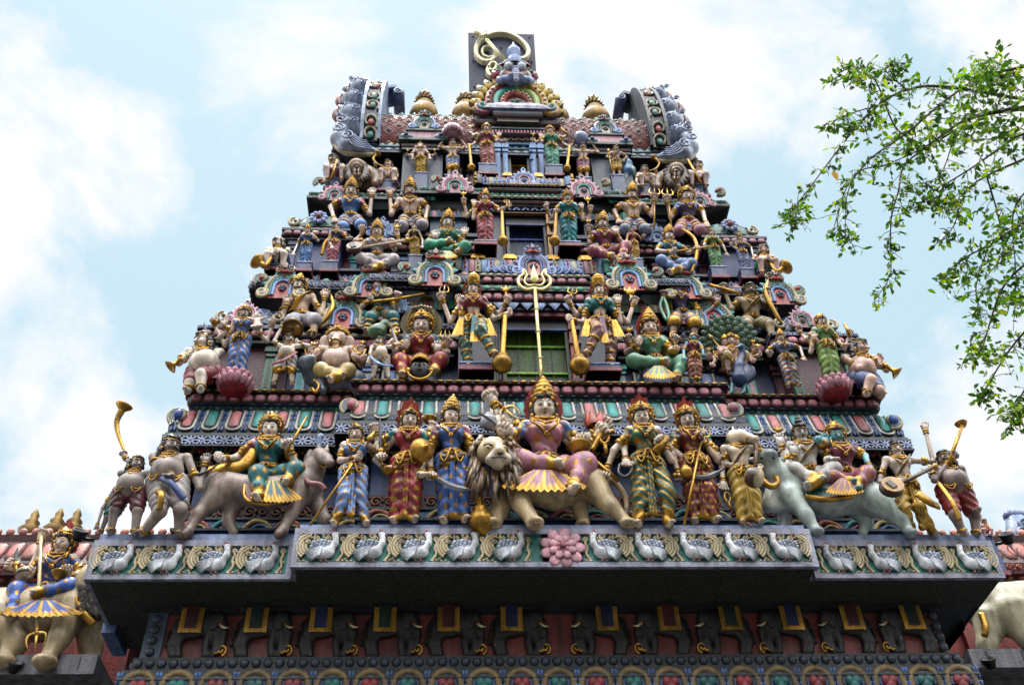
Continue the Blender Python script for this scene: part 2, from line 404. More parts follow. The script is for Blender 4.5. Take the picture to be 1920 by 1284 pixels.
def t_bead(r, col): return T(lambda t: t.ball((0, 0, 0), (r, r*.7, r), col, k=6, m=5))
def t_scroll(w, h, col, edge='1d1c20', acc=None):
    "an S of two curls, for foliage friezes"
    def f(t):
        X, N, Z = (1, 0, 0), (0, -1, 0), (0, 0, 1)
        ribbon(t, spiral((-w*.22, 0), h*.42, h*.06, 0, 1.4, 18), h*.16, (0, 0, 0), X, Z, N, .022, col, edge)
        ribbon(t, spiral((w*.24, h*.02), h*.36, h*.06, 180, -1.4, 18), h*.15, (0, 0, 0), X, Z, N, .022, col, edge)
        for dx, dz in ((0, .32), (0, -.32), (-.44, .3), (.46, -.3)): t.ball((dx*w, -.008, dz*h), (w*.07, .018, h*.11), acc or col, k=6, m=4)
    return T(f)
def t_block(w, h, col, d=.02): return T(lambda t: t.box((-w/2, -d, -h/2), (w/2, 0, h/2), col))
def row(mb, temps, bay, z, out, pitch, yb, ends=True, up=None, tilt=0.0):
    for o, ux, n, i, p in frames(*bay, z, out, pitch, yb, ends):
        c, s = math.cos(tilt), math.sin(tilt)
        nn = n*c+V(0, 0, 1)*s; uz = V(0, 0, 1)*c-n*s
        mb.add(temps[i % len(temps)], o, ux, -nn, uz)

def head_finial(mb, o, s, cols, n=FN, ux=FX):
    "small beast mask that crowns a horseshoe plaque"
    a, b, c = cols; o = np.asarray(o, float); Z = FZ
    P = lambda x, y, z: o+s*(x*ux+y*n+z*Z)
    mb.ball(P(0, .08, .2), (s*.2, s*.16, s*.2), a, k=8, m=6)
    for sx in (-1, 1):
        mb.ball(P(sx*.12, .22, .26), s*.085, WHT, k=7, m=5); mb.ball(P(sx*.13, .29, .25), s*.045, BLK, k=6, m=4)
        mb.tube([P(sx*.1, .15, .36), P(sx*.24, .12, .42), P(sx*.34, .08, .34)], [s*.05, s*.05, s*.02], b, 5)
        mb.tube([P(sx*.06, .2, .08), P(sx*.2, .16, -.02), P(sx*.34, .12, .06), P(sx*.36, .1, .2)], [s*.07, s*.07, s*.05, s*.02], c, 5)
        mb.tube([P(sx*.2, .05, .2), P(sx*.36, .03, .34), P(sx*.33, .02, .5)], [s*.09, s*.07, s*.01], b, 5)
    mb.ball(P(0, .24, .14), (s*.07, s*.1, s*.07), c, k=6, m=5)
    mb.ball(P(0, .2, -.02), (s*.16, s*.08, s*.07), RED, k=7, m=4)
    mb.lathe([(.0, .72), (.06, .62), (.1, .52), (.07, .44), (.12, .38), (.1, .3)][::-1] if 0 else [(.1*s, .3*s), (.13*s, .38*s), (.07*s, .44*s), (.11*s, .52*s), (.06*s, .62*s), (0, .74*s)], P(0, .06, 0), b, 7)
def kudu(o, s, cols, face=True, flames=True, parent=None, wings=False, name='horseshoe_plaque', lean=.12):
    "horseshoe arch plaque: nested arches, curled ends, a mask or knob above. o = foot of the plaque, s = its width"
    a, b, c, d = cols; mb = MB(); o = np.asarray(o, float); uz = nrm(V(0, lean, 1))*1.3; n = nrm(V(0, -1, lean))
    R = lambda path, w, dep, col, lift=0., **k: ribbon(mb, np.asarray(path)*s, w*s, o+n*lift*s, FX, uz, n, dep*s, col, **k)
    pl = np.concatenate([[(-.46, 0)], arc((0, .34), .42, 200, -20, 16), [(.46, 0)]])*s
    mb.prism(pl, o-n*.06*s, FX, uz, n, .07*s, c, '22252d')
    if flames:
        for k_ in range(9):
            t = math.radians(-10+k_*25); r0 = .42
            if abs(t-PI/2) < .25: continue
            q = np.array([(-.055, 0), (-.06, .06), (0, .15), (.06, .06), (.055, 0)]); ct, st = math.cos(t), math.sin(t)
            q2 = np.stack([r0*ct+q[:, 0]*-st+q[:, 1]*ct, .34+r0*st+q[:, 0]*ct+q[:, 1]*st], 1)*s
            mb.prism(q2, o-n*.03*s, FX, uz, n, .05*s, b, '22252d', dome=.02*s)
    for r, w, col, be in ((.40, .1, a, None), (.30, .09, b, c), (.21, .08, d, None)):
        R(np.concatenate([[(-r*1.02, .06)], arc((0, .34), r, 192, -12, 18), [(r*1.02, .06)]]), w, .07, col, .0, beads=be)
    mb.ball(o+uz*.3*s, (.13*s, .05*s, .15*s), '20252a', k=8, m=5)
    for i in range(6):
        t = i*PI/3; mb.ball(o+FX*.07*s*math.cos(t)+uz*(.3+.08*math.sin(t))*s+n*.05*s, .035*s, d if i % 2 else c, k=5, m=4)
    mb.ball(o+uz*.3*s+n*.07*s, .04*s, b, k=6, m=4)
    for sx in (-1, 1):
        R(np.concatenate([[(sx*.34, .2)], spiral((sx*.47, .13), .15, .03, 180 if sx > 0 else 0, sx*1.5, 20)]), .085, .08, a, .02)
        mb.ball(o+FX*sx*.47*s+uz*.13*s+n*.06*s, .05*s, d, k=7, m=5)
        R(spiral((sx*.16, .66), .12, .03, 250 if sx < 0 else -70, -sx*1.2, 14), .06, .06, b, .02)
        if wings:
            for j in range(4):
                cx = sx*(.62+.2*j); rr = .16-.025*j
                R(spiral((cx, .1+rr*.6), rr, .02, -90, sx*1.6, 18), .06, .06, '7f93c2', .01)
                R(spiral((cx-sx*.02, .1+rr*.6), rr*.55, .01, -60, sx*1.2, 12), .045, .08, '93a6cf', .01)
            mb.prism(np.array([(sx*.4, 0), (sx*1.4, 0), (sx*1.35, .1), (sx*.9, .28), (sx*.5, .4)])*s, o-n*.05*s, FX, uz, n, .05*s, '51638f')
    if face: head_finial(mb, o+uz*.74*s+n*.02*s, s*.62, (b, a, c), n)
    else:
        q = np.array([(-.1, .62), (-.13, .74), (-.06, .8), (-.12, .9), (-.08, 1.02), (0, 1.1), (.08, 1.02), (.12, .9), (.06, .8), (.13, .74), (.1, .62)])*s
        mb.prism(q, o-n*.03*s, FX, uz, n, .06*s, a, '22252d', dome=.03*s)
        mb.ball(o+uz*.92*s+n*.06*s, .06*s, TEAL, k=7, m=5)
    return mb.obj(name, M_AR, parent)

# ------------------------------------------------------------------ the tower
tower = tag(empty('temple_tower', (0, 9.0, 0)), 'tall tiered temple gateway tower painted in many colours, crowded with sculpted figures', 'temple tower')
TLOC = V(0, 9.0, 0)
def part(mb, name, mat=None, parent=None):
    o = mb.obj(name, mat or M_AR, parent or tower)
    if parent is None: o.location = [-x for x in TLOC]
    return o
YB = 15.5
# ---- wall below the ledge
m = MB(); m.box((-4.1, 9.58, 0), (4.1, YB, 7.0), '4a3533'); part(m, 'lower_wall')
m = MB(); m.box((-4.0, 9.56, 6.43), (4.0, 9.7, 6.93), '6a3431'); part(m, 'elephant_frieze')
m = MB()
ring(m, -4.1, 4.1, 9.58, [(.02, 6.9, '3c4656'), (.06, 6.92, '3c4656'), (.06, 6.985, '2e3646'), (.0, 6.99, '2e3646')], YB)
ring(m, -4.1, 4.1, 9.58, [(.0, 6.29, '39485a'), (.07, 6.29, '39485a'), (.07, 6.42, '47586c'), (.0, 6.43, '47586c')], YB)
row(m, [t_bead(.05, '333c4a')], (-4.1, 4.1, 9.58), 6.355, .07, .115, YB)
for sx in (-1, 1):
    m.box((sx*4.12, 9.53, 6.43), (sx*3.93, 9.6, 6.92), '3f4d60')
    for i in range(4): m.ball((sx*4.03, 9.525, 6.49+i*.12), (.05, .035, .05), '333c4a')
part(m, 'bead_moulding')
m = MB()
ring(m, -4.1, 4.1, 9.58, [(.0, 5.9, '1a2332'), (.04, 5.9, '1a2332'), (.16, 6.15, '1a2332'), (.12, 6.27, '2d6d63'), (.0, 6.29, None)], YB)
row(m, [t_heart(.36, .3, '7a2a30', '6a5a3a'), t_heart(.36, .3, '245f5c', '6a5a3a')], (-4.1, 4.1, 9.58), 6.08, .13, .37, YB)
row(m, [t_braid(.07, .28)], (-4.285, 4.285, 9.58), 6.1, .13, .37, YB, ends=False)
ring(m, -4.1, 4.1, 9.58, [(.0, 5.8, '2d6d63'), (.1, 5.8, '2d6d63'), (.1, 5.89, '2d6d63'), (0, 5.9, None)], YB)
part(m, 'heart_moulding')
# ---- the ledge
def ledge_block(x0, x1, yf, yb, z0=6.99, z1=7.44):
    m.box((x0, yf+.05, z0+.012), (x1, yb, z1-.004), '26323c')
led = MB(); m = led
ledge_block(-4.64, 4.64, 9.0, 10.42); ledge_block(-2.61, 2.61, 8.78, 9.5)
FR = '8b8d9d'
def frame_front(x0, x1, yf, sides=()):
    led.box((x0, yf, 7.375), (x1, yf+.09, 7.44), FR); led.box((x0, yf, 6.99), (x1, yf+.09, 7.045), FR)
    led.box((x0, yf+.002, 7.045), (x0+.06, yf+.09, 7.375), FR); led.box((x1-.06, yf+.002, 7.045), (x1, yf+.09, 7.375), FR)
    led.box((x0+.06, yf+.03, 7.045), (x1-.06, yf+.06, 7.375), '2c6a62')
frame_front(-4.67, -2.66, 9.0); frame_front(2.66, 4.67, 9.0); frame_front(-2.64, 2.64, 8.78)
for sx in (-1, 1):
    led.box((sx*4.67, 9.092, 7.375), (sx*4.6, 10.42, 7.44), FR); led.box((sx*4.67, 9.092, 6.99), (sx*4.6, 10.42, 7.045), FR); led.box((sx*4.65, 9.1, 7.045), (sx*4.6, 10.4, 7.375), '5d6f9a')
    led.box((sx*4.69, 9.9, 6.9), (sx*4.55, 10.42, 7.36), '5b6c98')
    led.box((sx*2.64, 8.872, 6.99), (sx*2.58, 8.999, 7.44), FR)
part(led, 'ledge')
m = MB(); m.box((-4.62, 9.05, 6.982), (4.62, 9.58, 7.002), GRN); m.box((-2.6, 8.83, 6.984), (2.6, 9.049, 7.0), GRN)
for sx in (-1, 1): m.box((sx*4.62, 9.581, 6.983), (sx*4.1, 10.41, 7.001), GRN)
part(m, 'ledge_soffit', M_SOFFIT)
m = MB(); m.box((-4.55, 9.12, 7.38), (4.55, YB, 7.45), '4a5a80'); part(m, 'ledge_floor')
# swan relief
def swan_mesh():
    mb = MB(); s = SDF()
    s.ell((.02, -.02, -.055), (.105, .045, .062), 0, .03); s.cone((.07, -.02, -.03), (.125, -.03, .045), .05, .032, 0, .03)
    s.chain([(.125, -.03, .045), (.13, -.035, .095), (.115, -.035, .13)], [.03, .024, .026], 0, .02)
    s.ell((.12, -.035, .138), (.033, .026, .027), 0, .01); s.cone((.145, -.037, .135), (.178, -.037, .122), .012, .005, 1, .008)
    s.into(mb, .0075, ['e0e3e8', '9c6a62'])
    mb.ball((.128, -.06, .142), .005, BLK, k=5, m=4); mb.tube([(.108, -.04, .16), (.105, -.04, .182)], [.007, .013], 'a3423c', 5)
    for sx in (0, .05): mb.tube([(.0+sx, -.03, -.11), (.005+sx, -.035, -.15), (.035+sx, -.04, -.152)], [.007, .006, .006], 'a0706a', 4)
    return mb
def wing_mesh():
    mb = MB()
    for i in range(8):
        a = math.radians(205+i*4.5); L = .20-.008*i; b = V(.03-.004*i, -.055-.002*i, -.005-.012*i)
        e = b+L*V(math.cos(a), 0, math.sin(a))*V(1, 1, .55)+V(0, .02, 0)
        mb.tube([b, (b*.5+e*.5)+V(0, -.006, .004), e], [.014, .014, .004], 'd8dce2' if i % 2 else 'c2c8d2', 5)
    for j in range(3):
        for i in range(5): mb.ball((-.085+.036*i+.008*j, -.058-.004*j, .012+.021*j-.008*abs(i-2)), (.022, .012, .018), '98a4bf' if (i+j) % 2 else 'c0c7d4', k=6, m=4)
    return mb
def vine_mesh():
    mb = MB(); o = V(0, 0, 0); Rb = lambda p, w, c=CREAM, d=.026: ribbon(mb, p, w, o, FX, FZ, FN, d, c, '4a4234')
    for r in (.14, .112, .084, .056): Rb(arc((-.09, .02), r, 95+60*(r < .1), 235, 14), .03, d=.03)
    Rb(spiral((-.17, .11), .05, .008, -60, -1.3, 16), .022); Rb(spiral((-.1, .14), .045, .008, 200, -1.4, 16), .022); Rb(spiral((-.055, .105), .03, .006, 90, -1.4, 14), .018); Rb(spiral((-.125, .075), .028, .006, 90, 1.4, 14), .018)
    Rb(spiral((.03, .13), .04, .008, 250, 1.4, 16), .02); Rb(spiral((.065, .1), .03, .006, 200, -1.3, 14), .018); Rb(spiral((.02, .075), .028, .006, 20, 1.3, 14), .018)
    Rb(smooth_path([(.175, .1), (.2, .06), (.185, .0), (.2, -.06), (.175, -.11), (.15, -.14)], 20), .026); Rb(spiral((.19, .105), .022, .005, 0, 1.4, 12), .015); Rb(spiral((.2, -.03), .02, .005, 180, -1.4, 12), .014)
    for x, z in ((.17, -.14), (.205, -.13), (-.19, -.14), (-.15, -.135), (-.12, -.15), (-.205, -.115), (.215, .09), (.0, .155), (-.2, .15)):
        mb.ball((x, -.01, z), (.017, .018, .015), CREAM, k=6, m=4); mb.ball((x+.003, -.022, z), (.008, .012, .007), 'd2c7ae', k=5, m=4)
    return mb
sw, wg, vn = swan_mesh(), wing_mesh(), vine_mesh()
sw_o = sw.obj('swan_relief', M_AR); wg_o = wg.obj('wing', M_AR); vn_o = vn.obj('scroll_vine', M_AR)
spots = [(-4.42+.48*i, 9.03, 1) for i in range(4)]+[(4.42-.48*i, 9.03, -1) for i in range(4)]+[(-2.36+.465*i, 8.81, 1) for i in range(5)]+[(2.36-.465*i, 8.81, -1) for i in range(5)]
for i, (x, y, f) in enumerate(spots):
    tr = [sw_o, wg_o, vn_o] if i == 0 else [sw_o.copy(), wg_o.copy(), vn_o.copy()]
    if i: [COL.objects.link(q) for q in tr]
    tr[0].parent = tower; tr[0].location = (x-TLOC[0], y-TLOC[1], 7.21); tr[0].scale = (f*1.06, 1.1, 1.06)
    tr[1].parent = tr[0]; tr[2].parent = tr[0]
m = MB()   # pink lotus in the middle of the ledge
for r, n, w, c in ((.165, 9, .125, 'cb9ca6'), (.1, 8, .085, 'd2a5ae'), (.05, 6, .055, 'c08a96')):
    for i in range(n):
        a = (i+.5*(r < .12))*2*PI/n; q = np.stack([np.cos(a)*r*FX+np.sin(a)*r*FZ])[0]
        e = math.cos(a)*FX+math.sin(a)*FZ; tt = np.cross(e, FN)
        m.ball(q+FN*(.03 if r > .12 else .055), 1, c, M=np.stack([tt*w*.5, e*w*.6, FN*.016], 1), k=9, m=6)
m.ball((0, -.075, 0), (.035, .03, .035), '9d5a68'); m.box((-.2, 0, -.17), (.2, -.012, .17), '6d8a86')
o = m.obj('lotus_relief', M_AR, tower); o.location = (0.05, 8.81-9, 7.21)
# elephants
def elephant():
    s = SDF(); f = .36
    y = lambda v: v*f
    s.ell((-.06, y(-.06), .30), (.2, .075, .125), 0, .05); s.ell((.13, y(-.08), .33), (.11, .07, .12), 0, .05)
    s.ell((.235, y(-.14), .35), (.07, .07, .085), 0, .03)
    s.chain([(.27, -.04, .32), (.305, -.045, .22), (.305, -.045, .12), (.28, -.045, .055), (.245, -.045, .045)], [.045, .034, .026, .02, .014], 0, .03)
    for x, dx in ((.15, -.02), (.215, .025), (-.19, -.04), (-.12, -.045)): s.chain([(x, -.03, .24), (x+dx, -.032, .12), (x+dx*.3, -.03, .02)], [.055, .04, .038], 0, .03)
    s.chain([(-.25, -.02, .33), (-.29, -.02, .22), (-.3, -.02, .12)], [.016, .012, .014], 0, .02)
    s.ell((.185, -.1, .31), (.055, .02, .085), 1, .01)
    return s.into(MB(), .011, ['191818', '242124'])
el = elephant()
el_o = el.obj('elephant_relief', M_AR)
m = MB(); m.tube([(.27, -.1, .27), (.31, -.11, .245), (.355, -.1, .25)], [.014, .012, .004], 'cfc4ac', 6); m.ball((.262, -.105, .345), .009, 'b9a88a', k=6, m=4); m.tube([(.25, -.1, .285), (.27, -.105, .27)], .016, GOLD, 5); tk_o = m.obj('tusk', M_AR)
def cloth(c):
    m = MB(); P = [[(x, -.095-.02*math.cos((x+.06)*6), z) for x in np.linspace(-.17, .07, 5)] for z in (.2, .225, .23, .44)]
    m.grid(P, GOLD); P = [[(x, -.103-.02*math.cos((x+.06)*6), z) for x in np.linspace(-.115, .015, 5)] for z in (.24, .3, .46)]; m.grid(P, c)
    for k_ in range(6): m.tube([(-.105+.022*k_, -.125, .25), (-.105+.022*k_, -.125, .45)], .004, c, 4)
    return m.obj('saddle_cloth', M_AR)
cl = [cloth(c) for c in ('4a1d20', '183430', '1b274a')]
m = MB(); ribbon(m, spiral((.31, .055), .055, .008, -80, 1.3, 18), .022, (0, -.05, 0), FX, FZ, FN, .02, GOLD); ribbon(m, spiral((.262, .045), .03, .006, 90, 1.3, 14), .018, (0, -.05, 0), FX, FZ, FN, .02, GOLD)
gd_o = m.obj('gold_scroll', M_AR)
ex = [-3.62+.645*i for i in range(6)]+[3.72-.645*i for i in range(6)]
for i, x in enumerate(ex):
    c = [el_o, tk_o, gd_o] if i == 0 else [el_o.copy(), tk_o.copy(), gd_o.copy()]
    if i: [COL.objects.link(q) for q in c]
    q = cl[i % 3] if i < 3 else cl[(i*2+1) % 3].copy()
    if i >= 3: COL.objects.link(q)
    c[0].parent = tower; c[0].location = (x, 9.56-9, 6.43); c[0].scale = (.94 if i < 6 else -.94, 1, 1.13)
    for w in (c[1], c[2], q): w.parent = c[0]

# ---- first tier behind the ledge figures
def kapota(bay, z0, z1, out0, out1, temps, pitch, yb, base='737f8c'):
    mb = MB(); x0, x1, yf = bay
    ring(mb, x0, x1, yf, [(out0-.03, z0, base), (out0-.02, z0+(z1-z0)*.3, base), (out1, z1, base), (out1-.1, z1+.01, None)], yb)
    zc = (z0+z1)/2; oc = (out0-.02+out1)/2+.012; tl = math.atan2(out0-out1, z1-z0)
    row(mb, temps, bay, zc, oc, pitch, yb, tilt=tl)
    return mb
side, cent = (-3.97, 3.97, 9.6), (-1.98, 1.98, 9.4)
for bi, bay in enumerate((side, cent)):
    e = .006*bi; x0, x1, yf = bay
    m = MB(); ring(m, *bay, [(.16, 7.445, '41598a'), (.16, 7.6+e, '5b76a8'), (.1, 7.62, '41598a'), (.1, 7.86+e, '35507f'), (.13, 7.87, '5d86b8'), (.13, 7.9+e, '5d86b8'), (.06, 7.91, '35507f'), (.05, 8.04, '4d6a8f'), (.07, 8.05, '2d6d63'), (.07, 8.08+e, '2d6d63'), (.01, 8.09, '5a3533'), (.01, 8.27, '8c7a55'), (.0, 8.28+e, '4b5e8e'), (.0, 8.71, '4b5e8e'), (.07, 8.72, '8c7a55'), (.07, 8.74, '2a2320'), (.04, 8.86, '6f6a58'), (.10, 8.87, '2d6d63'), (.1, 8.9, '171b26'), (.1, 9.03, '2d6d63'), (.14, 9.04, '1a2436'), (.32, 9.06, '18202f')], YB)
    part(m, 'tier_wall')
    m = MB(); row(m, [t_scroll(.3, .17, '77503f', '2b1a18', '6a3a36')], bay, 8.18, .012, .3, YB); row(m, [t_scroll(.24, .11, 'a3987c', '2b2420')], bay, 8.8, .06, .25, YB)
    for o, ux, n, i, p in frames(*bay, 7.975, .056, .34, YB):
        q = np.array([(-.15, -.05), (-.05, .05), (.08, .03), (.15, -.05)]); ribbon(m, smooth_path(q, 12), .05, o, ux, FZ, n, .03, ('b06a5a', '3f8a86', 'b5a36a')[i % 3], '16202e'); ribbon(m, smooth_path(q*(.6, .5)+(.03, -.03), 10), .03, o, ux, FZ, n, .034, ('c9b88a', '8d3f3f', '5e7fb5')[i % 3], '16202e')
    part(m, 'carved_frieze')
    m = MB(); row(m, [t_heart(.2, .12, '9c3a3c'), t_heart(.2, .12, '2f7a70')], bay, 8.965, .1, .21, YB); part(m, 'heart_moulding')
    m = MB(); lo = .4-.03*(bi == 0)
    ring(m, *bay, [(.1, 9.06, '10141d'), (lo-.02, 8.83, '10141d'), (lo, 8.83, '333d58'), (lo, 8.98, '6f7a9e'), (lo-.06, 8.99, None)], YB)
    ring(m, *bay, [(lo+.012, 8.825, '9aa5c4'), (lo+.012, 8.845, '9aa5c4'), (lo, 8.846, None)], YB); ring(m, *bay, [(lo+.012, 8.965, '9aa5c4'), (lo+.012, 8.985, '8f9bbd'), (lo-.05, 8.986, None)], YB)
    row(m, [t_star(.125, .12)], bay, 8.905, lo, .125, YB); part(m, 'lattice_band')
    tabs = [t_tablet(.2, .42, c) for c in ('b06f72', '3f8a86')]
    m = kapota(bay, 8.99, 9.5, lo, .2, tabs, .27, YB)
    ring(m, *bay, [(lo-.005, 8.99, '2d6d63'), (lo-.01, 9.03, '2d6d63'), (lo-.06, 9.035, None)], YB)
    n = max(1, round((x1-x0+2*.29)/.27)); p = (x1-x0+2*.29)/n
    tl = math.atan2(lo-.2, .51)
    for i in range(n+1):
        x = x0-.29+i*p; c, s_ = math.cos(tl), math.sin(tl); nn = FN*c+FZ*s_; m.add(t_braid(.08, .44), V(x, yf-.29, 9.25), FX, -nn, FZ*c-FN*s_)
    part(m, 'tablet_cornice')
    m = MB(); ring(m, *bay, [(.17, 9.5, '3f7d70'), (.17, 9.57, '7fa0c8'), (.22, 9.575, '7fa0c8'), (.22, 9.6, '1c2436'), (.2, 9.605, '7a3743')]+roll(.2, 9.605, 9.71, .03, '7a3743')+[(.29, 9.712, '2a1d14'), (.29, 9.755+e, '3a2c1c'), (-.6, 9.757+e, '4a4a44'), (-.7, 9.757, None)], YB)
    row(m, [t_petal(.172, .15, .05, '3d1a22', 'ad6a77', 'c28d97')], bay, 9.655, .22, .15, YB)
    row(m, [t_diamond(.11, .04)], bay, 9.735, .291, .11, YB)
    row(m, [t_scroll(.36, .06, '6d9c8c', '24463f')], bay, 9.535, .172, .4, YB)
    part(m, 'petal_shelf')
    for sx in (-1, 1):   # shell curl at the corners
        m = MB(); o = V(sx*(max(-x0, x1)+.26), yf-.33, 9.06)
        for r, c in ((.13, 'a9a184'), (.095, '6f7f95'), (.06, 'b9b198')): ribbon(m, spiral((0, .22), r, r*.3, -120, sx*.9, 18), .045, o, FX, FZ, FN, .06, c)
        m.ball(o+V(0, -.05, .22), (.06, .05, .07), '2f4a86' if bi == 0 else 'b06f7c'); part(m, 'corner_shell')

# ---- generic pieces for the upper tiers
def petals(mb, bay, z, h, out, pitch, yb, c=('3d1a22', 'a35e6c', 'b9808b')):
    ring(mb, *bay, roll(out-.02, z, z+h, .03, '7a3743')+[(out-.02, z+h, None)], yb)
    row(mb, [t_petal(pitch*1.14, h*1.3, .045, *c)], bay, z+h/2, out, pitch, yb)
def diamonds(mb, bay, z, h, out, pitch, yb, base='2a1d14', c=CREAM):
    ring(mb, *bay, [(out-.1, z, base), (out, z, base), (out, z+h, base), (out-.15, z+h+.002, None)], yb)
    row(mb, [t_diamond(pitch, h, c)], bay, z+h/2, out, pitch, yb)
def fillet(mb, bay, z, h, out, yb, c, ins=.2): ring(mb, *bay, [(out-ins, z, c), (out, z+.002, c), (out, z+h, c), (out-ins, z+h+.002, None)], yb)
def pilaster(mb, x, y, z0, z1, w, c, c2):
    mb.box((x-w*.42, y-w*.35, z0), (x+w*.42, y+.3, z1), c)
    for f, g in ((0, .14), (.1, .06), (.78, .05), (.86, .08), (.94, .06)):
        k_ = .5+.12*(f in (0, .86)); mb.box((x-w*k_, y-w*(k_+.02), z0+f*(z1-z0)), (x+w*k_, y+.28, z0+(f+g)*(z1-z0)), c2)
    mb.box((x-w*.2, y-w*.38, z0+.2*(z1-z0)), (x+w*.2, y, z0+.72*(z1-z0)), c2)
def cap_block(mb, x, y, z, w, c=GOLD):
    for k_, (f, h) in enumerate(((1, .05), (.78, .05), (.6, .03))): mb.box((x-w*f/2, y-w*f*.45, z+.05*k_), (x+w*f/2, y+w*f*.45, z+.05*k_+h-.002), c)
def barrel(mb, x0, x1, yc, zc, r, rib_cols, n, ends='2f6f60'):
    "barrel-vaulted roof lying along x with ribs"
    a = np.radians(np.linspace(-20, 200, 15)); w = (x1-x0)/n
    for i in range(n):
        c = rib_cols[i % len(rib_cols)]; xs = [x0+i*w, x0+i*w+.02*w, x0+i*w+.2*w, x0+i*w+.8*w, x0+i*w+.98*w, x0+(i+1)*w]; rs = [r*.96, r*.97, r*1.01, r*1.01, r*.97, r*.96]
        P = [[(x, yc-rr*math.cos(t), zc+rr*math.sin(t)) for t in a] for x, rr in zip(xs, rs)]
        cc = np.repeat(np.array([rgb(BLK), rgb(c), rgb(c), rgb(c), rgb(c), rgb(BLK)])[:, None], len(a), 1)
        mb.grid(P, cc)
        if i % 2 == 0:
            for t in a[1:12:1]: mb.ball((x0+(i+.5)*w, yc-r*1.01*math.cos(t), zc+r*1.01*math.sin(t)), (w*.22, .03*r/.3, .03*r/.3), CREAM if i % 4 else 'a14a52', k=5, m=4)
    for sx, x in ((-1, x0), (1, x1)):
        P = [[(x+sx*d, yc-r*k_*math.cos(t), zc+r*k_*math.sin(t)) for t in a] for d, k_ in ((0, .96), (0, 1.12), (.05, 1.2), (.1, 1.2), (.13, 1.1), (.13, .2))]
        mb.grid(P, ends)
        for t in a: mb.ball((x+sx*.115, yc-r*1.2*math.cos(t), zc+r*1.2*math.sin(t)), .035, GOLD, k=5, m=4)
        P = [[(x+sx*(.135), yc-r*k_*math.cos(t), zc+r*k_*math.sin(t)) for t in a] for k_ in (1.1, .8)]; mb.grid(P, MAR)
def hatch_dome(o, w, h, c0, c1, parent=None, flower=None):
    "squat crosshatched dome of a corner shrine with end scrolls and gold cap"
    mb = MB(); o = np.asarray(o, float); a = np.linspace(0, 1, 7)
    prof = [(w*.5*(1-.12*t*t)*math.cos(t*.9)**.5 if t < 1 else w*.36, h*t) for t in a]
    P = []
    for rr, z in prof: P.append([(-rr, -rr*.55, z), (-rr*.5, -rr*.75, z), (rr*.5, -rr*.75, z), (rr, -rr*.55, z), (rr, rr*.8, z), (-rr, rr*.8, z)])
    mb.grid(np.array(P)+o, c0, cv=True); mb.raw(np.array(P[-1])+o, [np.arange(6)[None]], c0, False)
    n = 6
    for i in range(n):
        for sgn in (-1, 1):
            pts = []
            for t in np.linspace(.05, .95, 6):
                rr = np.interp(t*h, [q[1] for q in prof], [q[0] for q in prof]); u = (-1+2*(i+.5)/n)+sgn*(t-.5)*.5
                u = max(-1, min(1, u)); pts.append(o+V(u*rr, -(rr*.56+.19*rr*(1-abs(u)**1.5))-.012, t*h))
            mb.tube(pts, .011, c1, 4)
    for sx in (-1, 1):
        ribbon(mb, spiral((sx*w*.43, h*.4), w*.11, w*.03, 90, -sx*1.3, 16), .05, o+V(0, -w*.3, 0), FX, FZ, FN, .05, CREAM)
    if flower:
        for i in range(9):
            t = i*2*PI/9; mb.ball(o+V(.1*math.cos(t), -w*.42, h*.5+.1*math.sin(t)), (.045, .03, .045), flower, k=6, m=4)
        mb.ball(o+V(0, -w*.44, h*.5), .05, MAR, k=7, m=5)
    cap_block(mb, o[0], o[1], o[2]+h, w*.4)
    return part(mb, 'corner_shrine_dome', parent=parent)
def plinth(x, y, z0, z1, w, d, c='1d2535', top='6b7fa6'):
    mb = MB(); mb.box((x-w/2, y-d/2, z0), (x+w/2, y+d/2, z1-.03), c); mb.box((x-w/2-.01, y-d/2-.012, z1-.03), (x+w/2+.01, y+d/2, z1), top); part(mb, 'statue_plinth')

